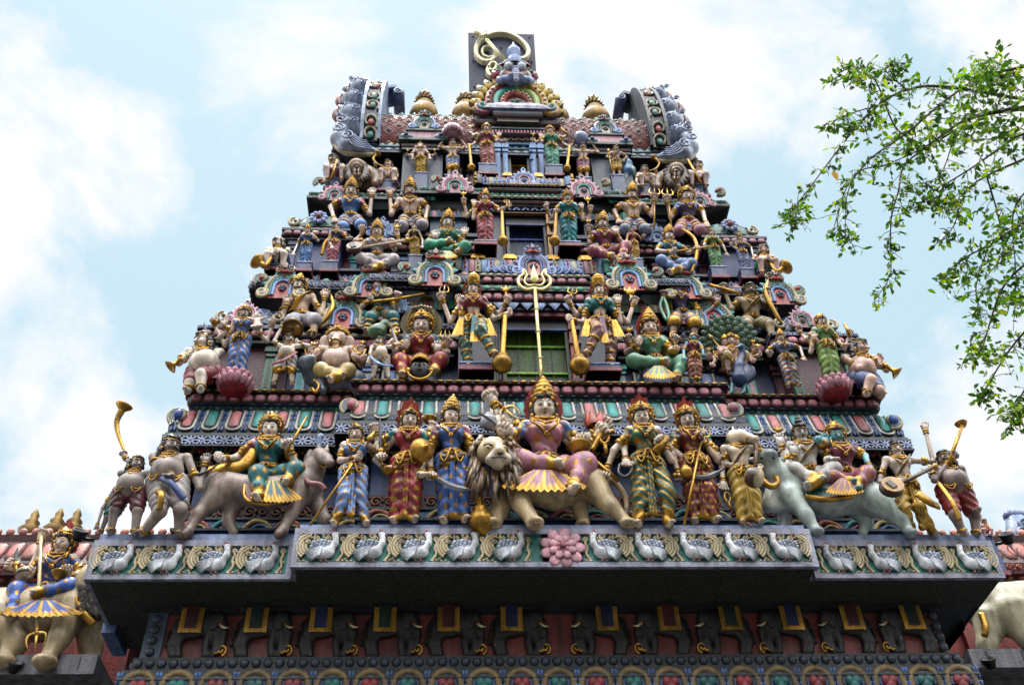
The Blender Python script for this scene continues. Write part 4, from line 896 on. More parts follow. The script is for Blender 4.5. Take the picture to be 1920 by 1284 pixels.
# the great mask plaque over the middle
def mask_plaque():
    root = empty('monster_mask_plaque'); root.parent = tower; root.location = [-q for q in TLOC]
    o = V(.04, 10.32, 17.24); uz = nrm(V(0, .12, 1))*1.45; n = nrm(V(0, -1, .12)); mb = MB(); s = 1.0
    R = lambda p, w, d, c, l=0., **k: ribbon(mb, p, w, o+n*l, FX, uz, n, d, c, **k)
    mb.prism(np.concatenate([[(-.66, 0)], arc((0, .3), .58, 200, -20, 18), [(.66, 0)]]), o-n*.1, FX, uz, n, .12, '6a3a44', '2a2030')
    hl = lambda a, b: [a if i < 9 else b for i in range(18)]
    for r, w, c0, c1, be in ((.52, .15, '9a4450', 'c0924a', 'b9aa80'), (.38, .14, '3f8f84', '8aa65a', None), (.25, .11, 'a8444a', 'b5705a', CREAM)):
        pth = np.concatenate([[(-r*1.02, .05)], arc((0, .28), r*1.0, 195, 90, 9)]); R(pth, w, .1, c0, beads=be)
        pth = np.concatenate([arc((0, .28), r*1.0, 90, -15, 9), [(r*1.02, .05)]]); R(pth, w, .1, c1, beads=be)
    mb.ball(o+uz*.2+n*.02, (.2, .06, .14), '3f7a5e')
    for i in range(12): mb.ball(o+FX*.13*math.cos(i*2.4)*(i % 3+1)/3+uz*(.2+.09*math.sin(i*2.4))+n*.08, .035, ('4f8f6e', '35664e')[i % 2], k=6, m=4)
    mb.prism([(-.62, 0), (.62, 0), (.5, .1), (.2, .12), (0, .06), (-.2, .12), (-.5, .1)], o, FX, uz, n, .14, 'b3b0c4', '7a7f9c', dome=.03)
    for sx in (-1, 1):
        c = '8f3f55' if sx < 0 else 'a8804a'
        R(spiral((sx*.62, .12), .16, .03, 200 if sx > 0 else -20, sx*1.5, 22), .09, .1, c); R(spiral((sx*.62, .12), .09, .02, 200 if sx > 0 else -20, sx*1.2, 14), .05, .13, '5f9a98')
        for i in range(6):
            t = math.radians(90-sx*(28+i*15)); b = V(math.cos(t), math.sin(t))*.6+V(0, .28)
            q = np.array([(-.07, 0), (-.085, .1), (-.05, .2), (.02, .27), (.07, .17), (.075, .05)]); ct, st = math.cos(t), math.sin(t)
            q2 = np.stack([b[0]+q[:, 0]*sx*-st+q[:, 1]*ct, b[1]+q[:, 0]*sx*ct+q[:, 1]*st], 1)
            mb.prism(q2, o-n*.08, FX, uz, n, .1, 'b59a4a' if sx < 0 else 'd0b23a', '5a4a20', dome=.04); bb = o+FX*q2[:, 0].mean()+uz*q2[:, 1].mean(); mb.ball(bb+n*.06, .03, '4f8f9a', k=6, m=4)
    mb.obj('arch', M_AR, root)
    f = MB(); uz = uz/1.45; h = o+uz*.95+n*.1; P = lambda x, y, z: h+(FX*x+n*y+uz*z)*.8
    s_ = SDF(); s_.ell(P(0, 0, .5), (.3, .2, .34), 0, .05); s_.ell(P(0, .08, .1), (.2, .12, .08), 1, .05); s_.cone(P(0, .14, .56), P(0, .24, .2), .05, .08, 1, .05)
    for sx in (-1, 1): s_.ell(P(sx*.15, .16, .62), (.13, .1, .1), 0, .04); s_.chain([P(sx*.1, .16, .12), P(sx*.28, .14, .06), P(sx*.38, .08, .16), P(sx*.38, .04, .3)], [.075, .075, .06, .03], 1, .03)
    s_.into(f, .025, ['6f7f8f', '93a2cc'])
    for sx in (-1, 1):
        f.ball(P(sx*.15, .25, .52), .1, 'd2dbe4'); f.ball(P(sx*.17, .31, .49), .035, BLK); ribbon(f, arc((sx*.13, .43), .11, 10, 170, 10), .045, h+n*.2, FX, uz, n, .07, WHT); ribbon(f, arc((sx*.13, .43), .15, 10, 170, 10), .045, h+n*.17, FX, uz, n, .07, 'a8444a')
        f.ball(P(sx*.17, .17, .24), (.12, .07, .13), '7a1a20'); f.lathe([(.05, 0), (.04, .12), (.0, .22)], P(sx*.26, .2, .34), 'c2c4bc', 6, axis=(sx*.5, 0, -1))
        f.tube([P(sx*.3, .0, .5), P(sx*.48, -.02, .62), P(sx*.5, -.02, .9)], [.12, .09, .01], '8f3f4a', 6); f.ball(P(sx*.4, .08, .62), .05, '2f4f6f')
        f.ball(P(sx*.14, .12, .9), (.12, .12, .13), '3f6a5a'); f.ball(P(sx*.15, .22, .86), .06, '10141f')
        for k_ in range(3): f.ball(P(sx*(.28+.03*k_), .02, .82+.1*k_), .06, '8a8560' if k_ % 2 else '5f7f7a')
    f.lathe([(.13, .7), (.15, .9), (.07, 1.02), (.13, 1.15), (.13, 1.25), (.06, 1.36), (.0, 1.6)], h+n*.1-uz*.2, ['3f5a8f', '5f7fb5', '3f5a8f', '6f86b4', '93a6cf', '5f7fb5', '93a6cf'], 9)
    f.ball(P(0, .22, 1.08), .06, '4f9a98'); f.ball(P(0, .26, .1), (.16, .05, .04), 'c2c4cc'); f.ball(P(0, .12, .78), (.13, .1, .12), '3f7a5a')
    for i in range(6): f.ball(P(0, .3-.01*i, .36-.1*i), (.075-.004*i, .05, .05), 'b3b6d2' if i % 2 else '8f97c0', k=8, m=6)
    f.obj('mask', M_AR, root)
mask_plaque()
def filler(x0, x1, Y, z0, z1, cols, step):
    mb = MB(); x = x0; i = 0
    while x < x1:
        if True:
            c = cols[i % len(cols)]; h = z1-z0
            if i % 3 == 0: pilaster(mb, x, Y, z0, z1, step*.5, c, cols[(i+1) % len(cols)])
            elif i % 3 == 1: mb.add(t_tablet(step*.8, h*.8, c), V(x, Y, z0+h*.45)); mb.add(t_scroll(step*.9, step*.35, CREAM), V(x, Y, z1-step*.1))
            else:
                ribbon(mb, arc((0, h*.45), step*.36, 200, -20, 10), step*.16, V(x, Y, z0), FX, FZ, FN, .05, c); mb.ball((x, Y-.03, z0+h*.42), (step*.2, .06, step*.24), cols[(i+2) % len(cols)], k=7, m=5); mb.add(t_scroll(step*.9, step*.4, c), V(x, Y, z0+h*.16)); mb.add(t_petal(step*.8, step*.4, .05, '3d1a22', 'a35e6c', 'b9808b'), V(x, Y, z1-step*.2))
        x += step; i += 1
    part(mb, 'carved_frieze')
P5 = ['8fa2c8', '4f9a90', 'b58a98', 'a9a184', '7d94c4']
for a, b, Y, z0, z1, cs, st, g0, g1 in ((-3.05, 3.1, 10.02, 9.96, 10.84, P5, .29, -1.1, 1.16), (-2.95, 3.0, 10.1, 11.37, 12.02, P5, .27, -1.1, 1.18), (-2.6, 2.65, 10.47, 12.78, 13.44, P5, .25, -.7, .82), (-2.5, 2.6, 10.57, 13.88, 14.62, ['7a3743', 'a35e6c', '8fa2c8', 'a9a184', '4f9a90'], .25, -.7, .82), (-2.65, 2.7, 10.8, 15.28, 16.2, ['5f86a8', '4f9a90', '8a3b44', 'a9a184'], .27, -.55, .62)):
    filler(a, g0, Y, z0, z1, cs, st); filler(g1, b, Y, z0, z1, cs, st)
# ---- plaques along the cornices: pixel of the foot, width, depth, colours, mask on top
RT1 = ('b3a88a', '4f9a98', 'a3473f', '7f93c2'); LI1 = ('8fa0cc', 'a7b2d6', '6f86b4', '3f6f8f'); PK1 = ('b58a98', 'c79aa6', '7f4a58', '4f8f8a'); TL1 = ('4f9a90', '6fb0a4', '2f6a60', 'a7b2c0')
KL = [(640, 612, .5, 9.72, RT1, 1), (1345, 612, .5, 9.72, RT1, 1), (525, 555, .46, 9.66, RT1, 1), (690, 553, .46, 9.66, RT1, 1), (815, 532, .5, 9.52, RT1, 1), (1185, 540, .5, 9.52, RT1, 1), (1292, 556, .46, 9.66, RT1, 1), (1470, 567, .46, 9.66, RT1, 1),
      (715, 440, .34, 10.25, LI1, 0), (1236, 450, .34, 10.25, LI1, 0), (625, 372, .34, 10.18, PK1, 0), (853, 358, .42, 10.02, PK1, 0), (795, 372, .26, 10.2, TL1, 0), (1097, 366, .42, 10.02, PK1, 0), (1163, 378, .26, 10.2, TL1, 0), (1316, 384, .34, 10.18, PK1, 0),
      (742, 582, .3, 9.76, LI1, 0), (455, 600, .3, 9.6, PK1, 0), (1510, 610, .3, 9.6, PK1, 0)]
for px, py, w, Y, cs, fc in KL: 
    k_ = kudu(U(px, py+4, Y), w*1.18, cs, face=bool(fc)); k_.parent = tower; k_.location = [-q for q in TLOC]
for o in list(COL.objects):
    if o.name.startswith('horseshoe_plaque') and o.parent is None: o.parent = tower; o.location = [-q for q in TLOC]
# shells at cornice corners
for px, py, Y, w in ((490, 535, 9.72, .24), (1497, 555, 9.72, .24), (760, 512, 9.6, .22), (1232, 520, 9.6, .22), (600, 350, 10.2, .24), (1350, 368, 10.2, .24), (820, 345, 10.05, .2), (1135, 350, 10.05, .2)):
    m = MB(); o = U(px, py, Y); sg = -1 if px < 985 else 1
    for r, c in ((.5, 'a9a184'), (.36, '5f8f8f'), (.22, 'b9b198')): ribbon(m, spiral((0, .1), r*w, r*w*.3, -120, sg*.9, 16), w*.2, o, FX, FZ, FN, .06, c)
    m.ball(o+V(0, -.04, .1), w*.2, 'a3473f'); part(m, 'corner_shell')
# ------------------------------------------------------------------ sculpted figures
def ik(s, t, a, b, pole):
    d = t-s; L = np.linalg.norm(d)+1e-9
    if L > (a+b)*.985: k_ = L/((a+b)*.985); a *= k_; b *= k_
    x = (a*a-b*b+L*L)/(2*L); h = math.sqrt(max(a*a-x*x, 0)); u = d/L
    p = nrm(pole-u*np.dot(pole, u)); return s+u*x+p*h
def hand(sdf, mb, wrist, fdir, S, skin, mode, side, sz=1.0, pn=None):
    L = .105*S*sz; hd = nrm(fdir)
    if mode == 'open': hd = nrm(V(.12*side, -.25, 1)); pn = V(0, -1, -.2)
    elif mode == 'give': hd = nrm(V(.5*side, -.6, -.35)); pn = V(0, -.6, .8)
    elif mode == 'cup': hd = nrm(V(.2*side, -.8, .25)); pn = V(0, -.2, 1)
    else:
        pn = V(0, -1, 0) if pn is None else pn
    pn = nrm(pn-hd*np.dot(pn, hd)); sd = np.cross(hd, pn)
    k = wrist+hd*L*.5
    sdf.cone(wrist, wrist+hd*L*.2, .022*S*sz, .027*S*sz, 0, .02*S); sdf.cone(wrist+hd*L*.15-sd*L*.12, k-sd*L*.17, .02*S*sz, .018*S*sz, 0, .02*S); sdf.cone(wrist+hd*L*.15+sd*L*.12, k+sd*L*.17, .02*S*sz, .018*S*sz, 0, .02*S)
    r = .0105*S*sz
    for i, (o, l) in enumerate(((-.3, .44), (-.1, .52), (.1, .5), (.3, .4))):
        b = k+sd*L*o-hd*L*.08; l *= L
        if mode == 'grip': pts = [b, b+hd*l*.45+pn*l*.35, b+hd*l*.35+pn*l*.85, b-hd*l*.1+pn*l*.9]
        elif mode in ('open', 'give', 'cup'): cu = .08+.05*i if mode != 'cup' else .3; pts = [b, b+hd*l*.5, b+hd*l*1.02+pn*l*cu]
        else: pts = [b, b+hd*l*.5+pn*l*.12, b+hd*l*.85+pn*l*.4]
        mb.tube(pts, np.linspace(r*1.1, r*.75, len(pts)), skin, 5)
    ts = -1 if (np.dot(sd, V(1, 0, 0))*side > 0) else 1
    b = wrist+hd*L*.2+sd*ts*L*.26
    pts = [b, b+hd*L*.18+sd*ts*L*.16+pn*L*.1, b+hd*L*.36+sd*ts*L*(.06 if mode == 'grip' else .2)+pn*L*(.3 if mode == 'grip' else .12)]
    mb.tube(pts, [r*1.4, r*1.2, r*.8], skin, 5)
def cellhash(P, s): 
    q = np.floor(P/s).astype(np.int64); h = (q[:, 0]*73856093) ^ (q[:, 1]*19349663) ^ (q[:, 2]*83492791); return (h % 1000)/1000.
POSES = {
 'stand': dict(hz=.90, pz=.52, lk=(-.068, -.02, .28), rk=(.068, -.035, .28), lf=(-.075, 0, .035), rf=(.078, -.02, .035)),
 'wide':  dict(hz=.88, pz=.50, lk=(-.12, -.03, .27), rk=(.12, -.03, .27), lf=(-.15, 0, .035), rf=(.15, 0, .035)),
 'lotus': dict(hz=.475, pz=.095, lk=(-.235, -.13, .08), rk=(.235, -.13, .08), lf=(.07, -.2, .06), rf=(-.07, -.22, .05)),
 'lalita':dict(hz=.475, pz=.095, lk=(-.22, -.14, .09), rk=(.17, -.2, .1), lf=(.05, -.2, .06), rf=(.12, -.24, -.13)),
 'sit':   dict(hz=.475, pz=.095, lk=(-.13, -.21, .1), rk=(.13, -.21, .1), lf=(-.12, -.2, -.15), rf=(.12, -.2, -.15)),
 'ride':  dict(hz=.475, pz=.095, lk=(-.12, -.2, .08), rk=(.15, -.18, .1), lf=(-.03, -.24, -.12), rf=(.06, -.2, -.05)),
}
class Fig:
    def __init__(f, name, label, base, face, Y, pose='stand', sex='f', skin=SKIN, HS=1.22, fat=1., lean=None, hp=None, hy=0., hr=0., arms=(), low=None, top=None, crown='tall', halo=None, hair='15120f', props=(), joints=None, group=None, q=100, tache=False, cat='statue', facec=None, headtype='human', ch=1.0, neck2=True, belt=True, jewel=True, sag=1.0):
        if lean is None: lean = .18 if Y < 9.3 else .25
        skin = rgb(skin)
        if skin[:3].mean() > .3: skin[:3] = np.minimum(skin[:3]*1.18, .8)
        f.Y = Y; f.B = U(base[0], base[1], Y); f.skin = skin; po = POSES[pose]; f.pose = pose
        # solve the scale so that the head sits where the photo shows it
        lo, hi = .05, 6.
        def headpt(S): return f.B+V(0, -lean*po['hz']*S, po['hz']*S)
        for _ in range(40):
            S = (lo+hi)/2; p = headpt(S)-C0; dd = p@FW; py = 642-FPX*(p@UP)/dd
            if py > face[1]: lo = S
            else: hi = S
        f.S = S; hz, pz = po['hz'], po['pz']
        hx = U(face[0], face[1], Y-lean*hz*S)[0]-f.B[0]
        f.root = tag(empty(name, f.B), label, cat, group)
        sh = lambda p: V(p[0]*S+hx*max(0, min(1.2, p[2]/hz)), p[1]*S-lean*p[2]*S, p[2]*S)
        f.sh = sh; f.lp = lambda px, py, dy=0.: U(px, py, Y-dy)-f.B
        fem = sex == 'f'
        J = {}
        for k_ in ('lk', 'rk', 'lf', 'rf'): J[k_] = sh(po[k_])
        for k_, v in (joints or {}).items(): J[k_] = f.lp(*v)
        hw = .062*fat
        J['lh'] = sh((-hw, 0, pz)); J['rh'] = sh((hw, 0, pz)); J['pel'] = sh((0, 0, pz)); J['wai'] = sh((0, -.005, pz+.115)); J['che'] = sh((0, 0, pz+.215)); J['nek'] = sh((0, .012, pz+.31)); J['hed'] = sh((0, -.005, hz))
        sw_ = (.106 if fem else .128)*(.5+.5*fat)
        J['ls'] = sh((-sw_, .01, pz+.275)); J['rs'] = sh((sw_, .01, pz+.275))
        f.J = J; h = S/q; f.h = h
        s = SDF(); k = .035*S; body = MB()
        cols = [skin, 'a8635a', skin]
        # torso
        s.ell(J['pel'], V(.08*fat, .062*fat, .066)*S, 0, k); s.cone(J['pel'], J['wai'], .066*S*fat, (.05 if fem else .066)*S*fat, 0, k); s.cone(J['wai'], J['che'], (.05 if fem else .068)*S*fat, (.072 if fem else .085)*S*(.6+.4*fat), 0, k)
        s.ell(J['che'], V(.088 if fem else .108, .064, .075)*S*(.6+.4*fat), 0, k); s.cone(J['ls'], J['rs'], .042*S, .042*S, 0, k); s.cone(J['che'], J['nek'], .06*S, .04*S, 0, k); s.cone(J['nek'], J['hed'], .038*S*HS**.5, .038*S*HS**.5, 0, .02*S)
        bust = []
        if fem:
            for sx in (-1, 1): b = sh((sx*.045, -.062, pz+.2)); bust.append(b); s.ell(b, V(.043, .04, .042)*S, 0, .02*S)
        else:
            for sx in (-1, 1): s.ell(sh((sx*.05, -.045, pz+.225)), V(.052, .03, .042)*S, 0, .025*S)
        if fat > 1.25: s.ell(sh((0, -.06, pz+.085)), V(.125, .12, .115)*S*fat*.82, 0, .05*S)
        if fat <= 1.25: body.ball(sh((0, -.066*fat-.004, pz+.085)), .006*S, '4a3630', k=5, m=4)
        # legs
        lr = (.064*fat, .046*(.4+.6*fat), .03*(.4+.6*fat))
        for a in 'lr':
            s.chain([J[a+'h'], J[a+'k'], J[a+'f']], [r*S for r in lr], 0, .03*S)
            ft = J[a+'f']; tv = {'lotus': V(-.3 if a == 'r' else .3, -.6, -.1)}.get(pose, V(-.25 if a == 'l' else .25, -1, -.25)); toe = ft+nrm(tv)*.072*S
            s.cone(ft, toe, .026*S, .016*S, 0, .02*S); J[a+'t'] = toe
            for i in range(5): 
                sd = np.cross(nrm(tv), V(0, 0, 1)); body.ball(toe+sd*(i-2)*.009*S, .009*S, skin, k=5, m=4)
        jw = MB(); f.jw = jw
        def ringat(p, d, r, w=.016, col=GOLD, mb=None):
            d = nrm(d); mb.lathe([(r*.9*S, -w*S), (r*1.12*S, -w*S), (r*1.2*S, 0), (r*1.12*S, w*S), (r*.9*S, w*S)], p, col, 10, axis=d, ref=(0, 1, .2))
        # arms
        f.hands = []; fore = []
        for ai, ar in enumerate(arms):
            sd = -1 if ar[0] == 'L' else 1; sp = J['ls' if sd < 0 else 'rs']+V(0, .012*S*(ai//2), -.012*S*(ai//2)); t = f.lp(*ar[1:4]); mode = ar[4] if len(ar) > 4 else 'grip'
            e = f.lp(*ar[5:8]) if len(ar) > 7 else ik(sp, t, .175*S, .155*S, V(sd*.75, .25, -.75))
            af = (.5+.5*fat)
            s.chain([sp, e, t], [.034*S*af, .027*S*af, .02*S*af], 0, .02*S); hand(s, body, t, t-e, S, skin, mode, sd, 1.05)
            f.hands.append(t); fore.append((sp, e, t, sd))
            if jewel:
                ja = MB(); ringat(t-nrm(t-e)*.012*S, t-e, .027*af, .012, mb=ja); ringat(t-nrm(t-e)*.04*S, t-e, .027*af, .008, mb=ja); ja.obj('bangle', M_GD, f.root); ja = MB(); ringat(sp+(e-sp)*.6, e-sp, .039*af, .016, mb=ja); ja.ball(sp+(e-sp)*.5+V(0, -.04*S, 0), V(.022, .012, .03)*S, GOLD, k=6, m=5); ja.obj('armlet', M_GD, f.root)
        # head
        hp_ = math.radians(24 if hp is None else hp); hy_ = math.radians(hy); hr_ = math.radians(hr)
        fw_ = V(math.sin(hy_)*math.cos(hp_), -math.cos(hy_)*math.cos(hp_), -math.sin(hp_)); rt = nrm(np.cross(V(0, 0, 1), fw_)); rt = -rt if rt[0]*math.cos(hy_) < 0 else rt; up = nrm(np.cross(fw_, rt)); up = -up if up[2] < 0 else up
        rt, up = rt*math.cos(hr_)+up*math.sin(hr_), up*math.cos(hr_)-rt*math.sin(hr_)
        rh = .076*S*HS*(.9 if fat < 1.25 else .97); HC = J['hed']; f.rh, f.HC, f.fw, f.rt, f.up = rh, HC, fw_, rt, up
        hpnt = lambda x, y, z: HC+rh*(x*rt+y*fw_+z*up); f.hpnt = hpnt; Mh = np.stack([rt, fw_, up], 1)
        f.s = s; f.body = body; f.hair = headtype == 'human'
        if headtype == 'human':
            s.bias = {1: .035*rh}; s.ell(hpnt(0, -.08, .2), V(.67, .86, .86)*rh, 0, .2*rh, Mh); s.cone(hpnt(0, .2, -.2), hpnt(0, .42, -.72), .5*rh, .25*rh, 0, .3*rh); s.ell(hpnt(0, .62, -.82), V(.17, .16, .13)*rh, 0, .2*rh, Mh)
            s.cone(hpnt(0, .82, .14), hpnt(0, .98, -.2), .07*rh, .14*rh, 0, .14*rh); s.ell(hpnt(0, .8, -.5), V(.17, .11, .055)*rh, 1, .03*rh, Mh)
            for sx in (-1, 1):
                s.ell(hpnt(sx*.34, .55, -.2), V(.22, .22, .22)*rh, 0, .2*rh, Mh); s.ell(hpnt(sx*.66, -.05, -.1), V(.1, .18, .26)*rh, 0, .08*rh, Mh)
                body.ball(hpnt(sx*.3, .70, .09), V(.2, .12, .1)*rh, '101010', Mh, 8, 6); body.ball(hpnt(sx*.3, .735, .07), V(.17, .11, .072)*rh, 'dcd8cf', Mh, 8, 6); body.ball(hpnt(sx*.29, .8, .07), V(.075, .055, .072)*rh, '0c0a0a', Mh, 6, 5)
                body.tube([hpnt(sx*.1, .84, .26), hpnt(sx*.3, .82, .36), hpnt(sx*.5, .66, .29)], [.025*rh, .04*rh, .018*rh], '1a1210', 5)
                body.ball(hpnt(sx*.1, .93, -.25), V(.09, .08, .06)*rh, skin, Mh, 6, 5)
            body.tube([hpnt(-.15, .87, -.48), hpnt(0, .93, -.49), hpnt(.15, .87, -.48)], .011*rh, '5a2a28', 4)
            body.ball(hpnt(0, .84, .45), V(.045, .03, .09)*rh, 'a02a22', Mh, 6, 5)
            if tache:
                mt = MB()
                for sx in (-1, 1): mt.tube(smooth_path([hpnt(sx*.02, .98, -.34), hpnt(sx*.25, .9, -.36), hpnt(sx*.48, .72, -.42), hpnt(sx*.66, .6, -.22)], 9), np.interp(np.linspace(0, 1, 10), [0, .5, 1], [.075, .07, .02])*rh, '0d0b0a', 6)
                mt.obj('moustache', M_ST, f.root)
        elif headtype == 'elephant':
            s.ell(hpnt(0, 0, .15), V(.85, .8, .9)*rh, 0, .2*rh, Mh); tr = [hpnt(0, .6, .0), hpnt(0, 1.0, -.55), hpnt(.02, 1.1, -1.15), hpnt(.25, 1.15, -1.6), hpnt(.55, 1.2, -1.5)]
            s.chain(tr, [.42*rh, .33*rh, .25*rh, .18*rh, .14*rh], 0, .15*rh)
            for sx in (-1, 1):
                s.ell(hpnt(sx*1.15, -.1, -.15), V(.55, .12, .7)*rh, 0, .08*rh, Mh); s.cone(hpnt(sx*.4, .65, -.5), hpnt(sx*.55, 1.1, -.75), .12*rh, .06*rh, 2, .05*rh); body.ball(hpnt(sx*.42, .66, .15), .1*rh, '151212', k=7, m=5); body.ball(hpnt(sx*.42, .72, .17), .05*rh, 'dcd8cf', k=6, m=4)
            cols[2] = 'd8d0c0'
            for i in range(5): body.tube([hpnt(-.2, .7+.11*i, -.1-.22*i), hpnt(0, .98+.06*i, -.12-.22*i), hpnt(.2, .7+.11*i, -.1-.22*i)], .02*rh, 'a38a80', 4)
        elif headtype == 'horse':
            s.chain([hpnt(0, -.2, .1), hpnt(0, .5, .1), hpnt(0, 1.7, -.55)], [.75*rh, .6*rh, .34*rh], 0, .3*rh); s.ell(hpnt(0, 1.75, -.62), V(.3, .35, .32)*rh, 0, .15*rh, Mh)
            for sx in (-1, 1):
                s.cone(hpnt(sx*.35, -.1, .7), hpnt(sx*.42, -.1, 1.25), .18*rh, .04*rh, 0, .08*rh); body.ball(hpnt(sx*.5, .65, .2), V(.09, .16, .1)*rh, '0f0d0c', Mh, 7, 5); body.ball(hpnt(sx*.18, 2.02, -.6), .06*rh, '2a1512', k=6, m=4)
            body.tube([hpnt(-.3, 1.85, -.78), hpnt(0, 2.08, -.84), hpnt(.3, 1.85, -.78)], .03*rh, '3a2018', 5)
        s.into(body, h, cols)
        if facec is not None:
            pass
        # hair
        if hair:
            hr2 = SDF(); hc = [hair]
            if headtype == 'human':
                hr2.ell(hpnt(0, -.3, .28), V(.8, .8, .9)*rh, 0, .1*rh, Mh); hr2.ell(hpnt(0, .16, .72), V(.64, .66, .36)*rh, 0, .1*rh, Mh)
                for sx in (-1, 1): hr2.chain([hpnt(sx*.66, -.2, .1), hpnt(sx*.74, -.25, -.7), hpnt(sx*.85, -.25, -1.3), hpnt(sx*1.15, -.15, -1.6)][:4 if fat < 1.3 else 3], [.3*rh, .32*rh, .26*rh, .14*rh][:4 if fat < 1.3 else 3], 0, .15*rh)
            elif headtype == 'horse':
                for i in range(5): hr2.cone(hpnt(0, -.5-.05*i, .7-.4*i), hpnt(.35*(-1)**i, -.7, .2-.45*i), .3*rh, .18*rh, 0, .1*rh)
            if hr2.p:
                fq = 26/rh; hm = hr2.into(MB(), h*1.1, hc, disp=(lambda P: .07*rh*np.sin(P[:, 0]*9/rh+2*np.sin(P[:, 2]*5/rh))*np.sin(P[:, 2]*8/rh)))
                if crown in ('none', 'curls') and headtype == 'human':
                    for i in range(26 if crown == 'curls' else 0):
                        t = rnd.uniform(-PI, PI); z = rnd.uniform(.15, 1.); t = -abs(t) if z < .8 else t; r_ = math.sqrt(max(0, 1-z*z*.8)); hm.ball(hpnt(.85*r_*math.cos(t), -.15+.8*r_*math.sin(t), .15+.85*z), rnd.uniform(.16, .24)*rh, hair, k=6, m=5)
                if crown == 'bun': hm.ball(hpnt(0, -.2, 1.25), V(.42, .42, .4)*rh, hair, Mh, 8, 6); hm.ball(hpnt(0, -.2, 1.62), V(.26, .26, .26)*rh, hair, Mh, 8, 6); hm.lathe([(.36*rh, 0), (.42*rh, .05*rh), (.36*rh, .1*rh)], hpnt(0, -.15, .95), GOLD, 10, axis=up)
                hm.obj('hair', M_ST, f.root)
        f.crown(crown, ch); 
        if halo: f.halo(halo)
        # upper garment
        if top: f.top(top, fore, fat, bust, sh, pz, fem)
        if low: f.low(low, lr, fat, sh, pz)
        # jewellery
        if jewel:
            ext = .024*S if top and top[0] != 'sash' else .01*S
            def strand(a, b, z0, r, n=15, pend=0., col=GOLD):
                pts = []
                for t in np.linspace(0, PI, n):
                    x = J['nek'][0]*1.0+a*S*math.cos(t); z = J['nek'][2]+(z0-b*math.sin(t))*S; y = s.front(x, z)
                    if y is None or y > J['nek'][1]+.03*S: y = J['nek'][1]-.02*S
                    pts.append(V(x, y-ext, z))
                if len(pts) > 2: jw.tube(pts, r*S, col, 5)
                m_ = pts[len(pts)//2]
                if pend: jw.ball(m_+V(0, -.008*S, -pend*S*.6), V(pend, pend*.5, pend)*S, col, k=8, m=6); jw.ball(m_+V(0, -.008*S-pend*.4*S, -pend*S*.6), pend*.4*S, MAR, k=6, m=5)
            strand(.05, .03, -.005, .0105); strand(.068, .075, 0., .0105, pend=.014)
            if neck2: strand(.078, .14, .0, .0085, pend=.022)
            if headtype == 'human':
                for sx in (-1, 1): je = MB(); je.ball(hpnt(sx*.8, .02, -.46), .17*rh, GOLD, k=7, m=6); je.ball(hpnt(sx*.82, .04, -.7), .1*rh, GOLDL, k=6, m=5); je.obj('earring', M_GD, f.root)
            if not low or low[0] != 'saree':
                for a in 'lr': ja = MB(); ringat(J[a+'f']+nrm(J[a+'k']-J[a+'f'])*.03*S, J[a+'k']-J[a+'f'], .038*(.4+.6*fat), .013, mb=ja); ja.obj('anklet', M_GD, f.root)
        if jw.v: jw.obj('necklace', M_GD, f.root)
        if belt:
            jw = MB()
            bz = pz+.045; bp = sh((0, 0, bz)); fa_ = fat*(1.0 if fat < 1.25 else 1.12)
            pts = [bp+V(.091*fa_*math.cos(t), -.077*fa_*math.sin(t), -.012*math.sin(t))*S for t in np.linspace(0, 2*PI, 19)]
            jw.tube(pts, .016*S, GOLD, 6); jw.tube([p+V(0, 0, .026*S) for p in pts], .007*S, GOLDL, 5)
            c_ = bp+V(0, -.086*fa_*S, -.012*S); jw.ball(c_, V(.034, .016, .036)*S, GOLD, k=8, m=6); jw.ball(c_+V(0, -.014*S, 0), .014*S, '8d2f33', k=6, m=5)
            if pose in ('stand', 'wide'):
                for sx in (-1, 1):
                    for dd, sg in ((.05, .055), (.075, .1)):
                        pts = [bp+V(sx*(.02+.075*u)*fa_, -(.088-.035*u*u)*fa_-.012, -.02-sg*math.sin(PI*u)*sag)*S for u in np.linspace(0, 1, 9)]; jw.tube(pts, .0085*S, GOLD, 5)
            jw.obj('belt', M_GD, f.root)
        body.obj('body', M_ST, f.root)
        for p in props: f.prop(*p)
    # ---- crowns
    def crown(f, kind, ch):
        rh, up, fw, rt = f.rh, f.up, f.fw, f.rt; mb = MB(); o = f.hpnt(0, -.12, .62); L = lambda pr, c=GOLD, k=16, **kw: mb.lathe([(a*rh, b*rh*ch) for a, b in pr], o, c, k, axis=up, ref=fw, **kw)
        if kind in ('tall', 'kirita', 'fan', 'small', 'multi'):
            base = [(.72, -.1), (.8, -.02), (.78, .1), (.72, .14), (.8, .22), (.78, .34)]
            if kind == 'tall': L(base+[(.72, .42), (.78, .52), (.74, .68), (.58, .76), (.62, .86), (.56, 1.04), (.4, 1.12), (.42, 1.22), (.34, 1.38), (.16, 1.46), (.2, 1.56), (.1, 1.68), (0, 1.76)], flute=16, fa=.05)
            elif kind == 'kirita': L(base+[(.86, .4), (.92, .7), (.88, .78), (.92, .84), (.86, 1.1), (.8, 1.16), (.82, 1.22), (.66, 1.45), (.42, 1.6), (.2, 1.66), (.14, 1.78), (0, 1.84)])
            elif kind == 'fan': L(base+[(.66, .44), (.7, .56), (.6, .72), (.4, .82), (.34, .98), (.16, 1.08), (0, 1.2)], flute=12, fa=.05)
            elif kind == 'multi': L(base+[(.7, .44), (.72, .6), (.5, .8), (.3, .9), (.12, 1.02), (0, 1.1)])
            else: L([(.72, -.1), (.8, 0), (.76, .14), (.64, .2), (.5, .5), (.28, .66), (.2, .8), (0, .95)], flute=14, fa=.06)
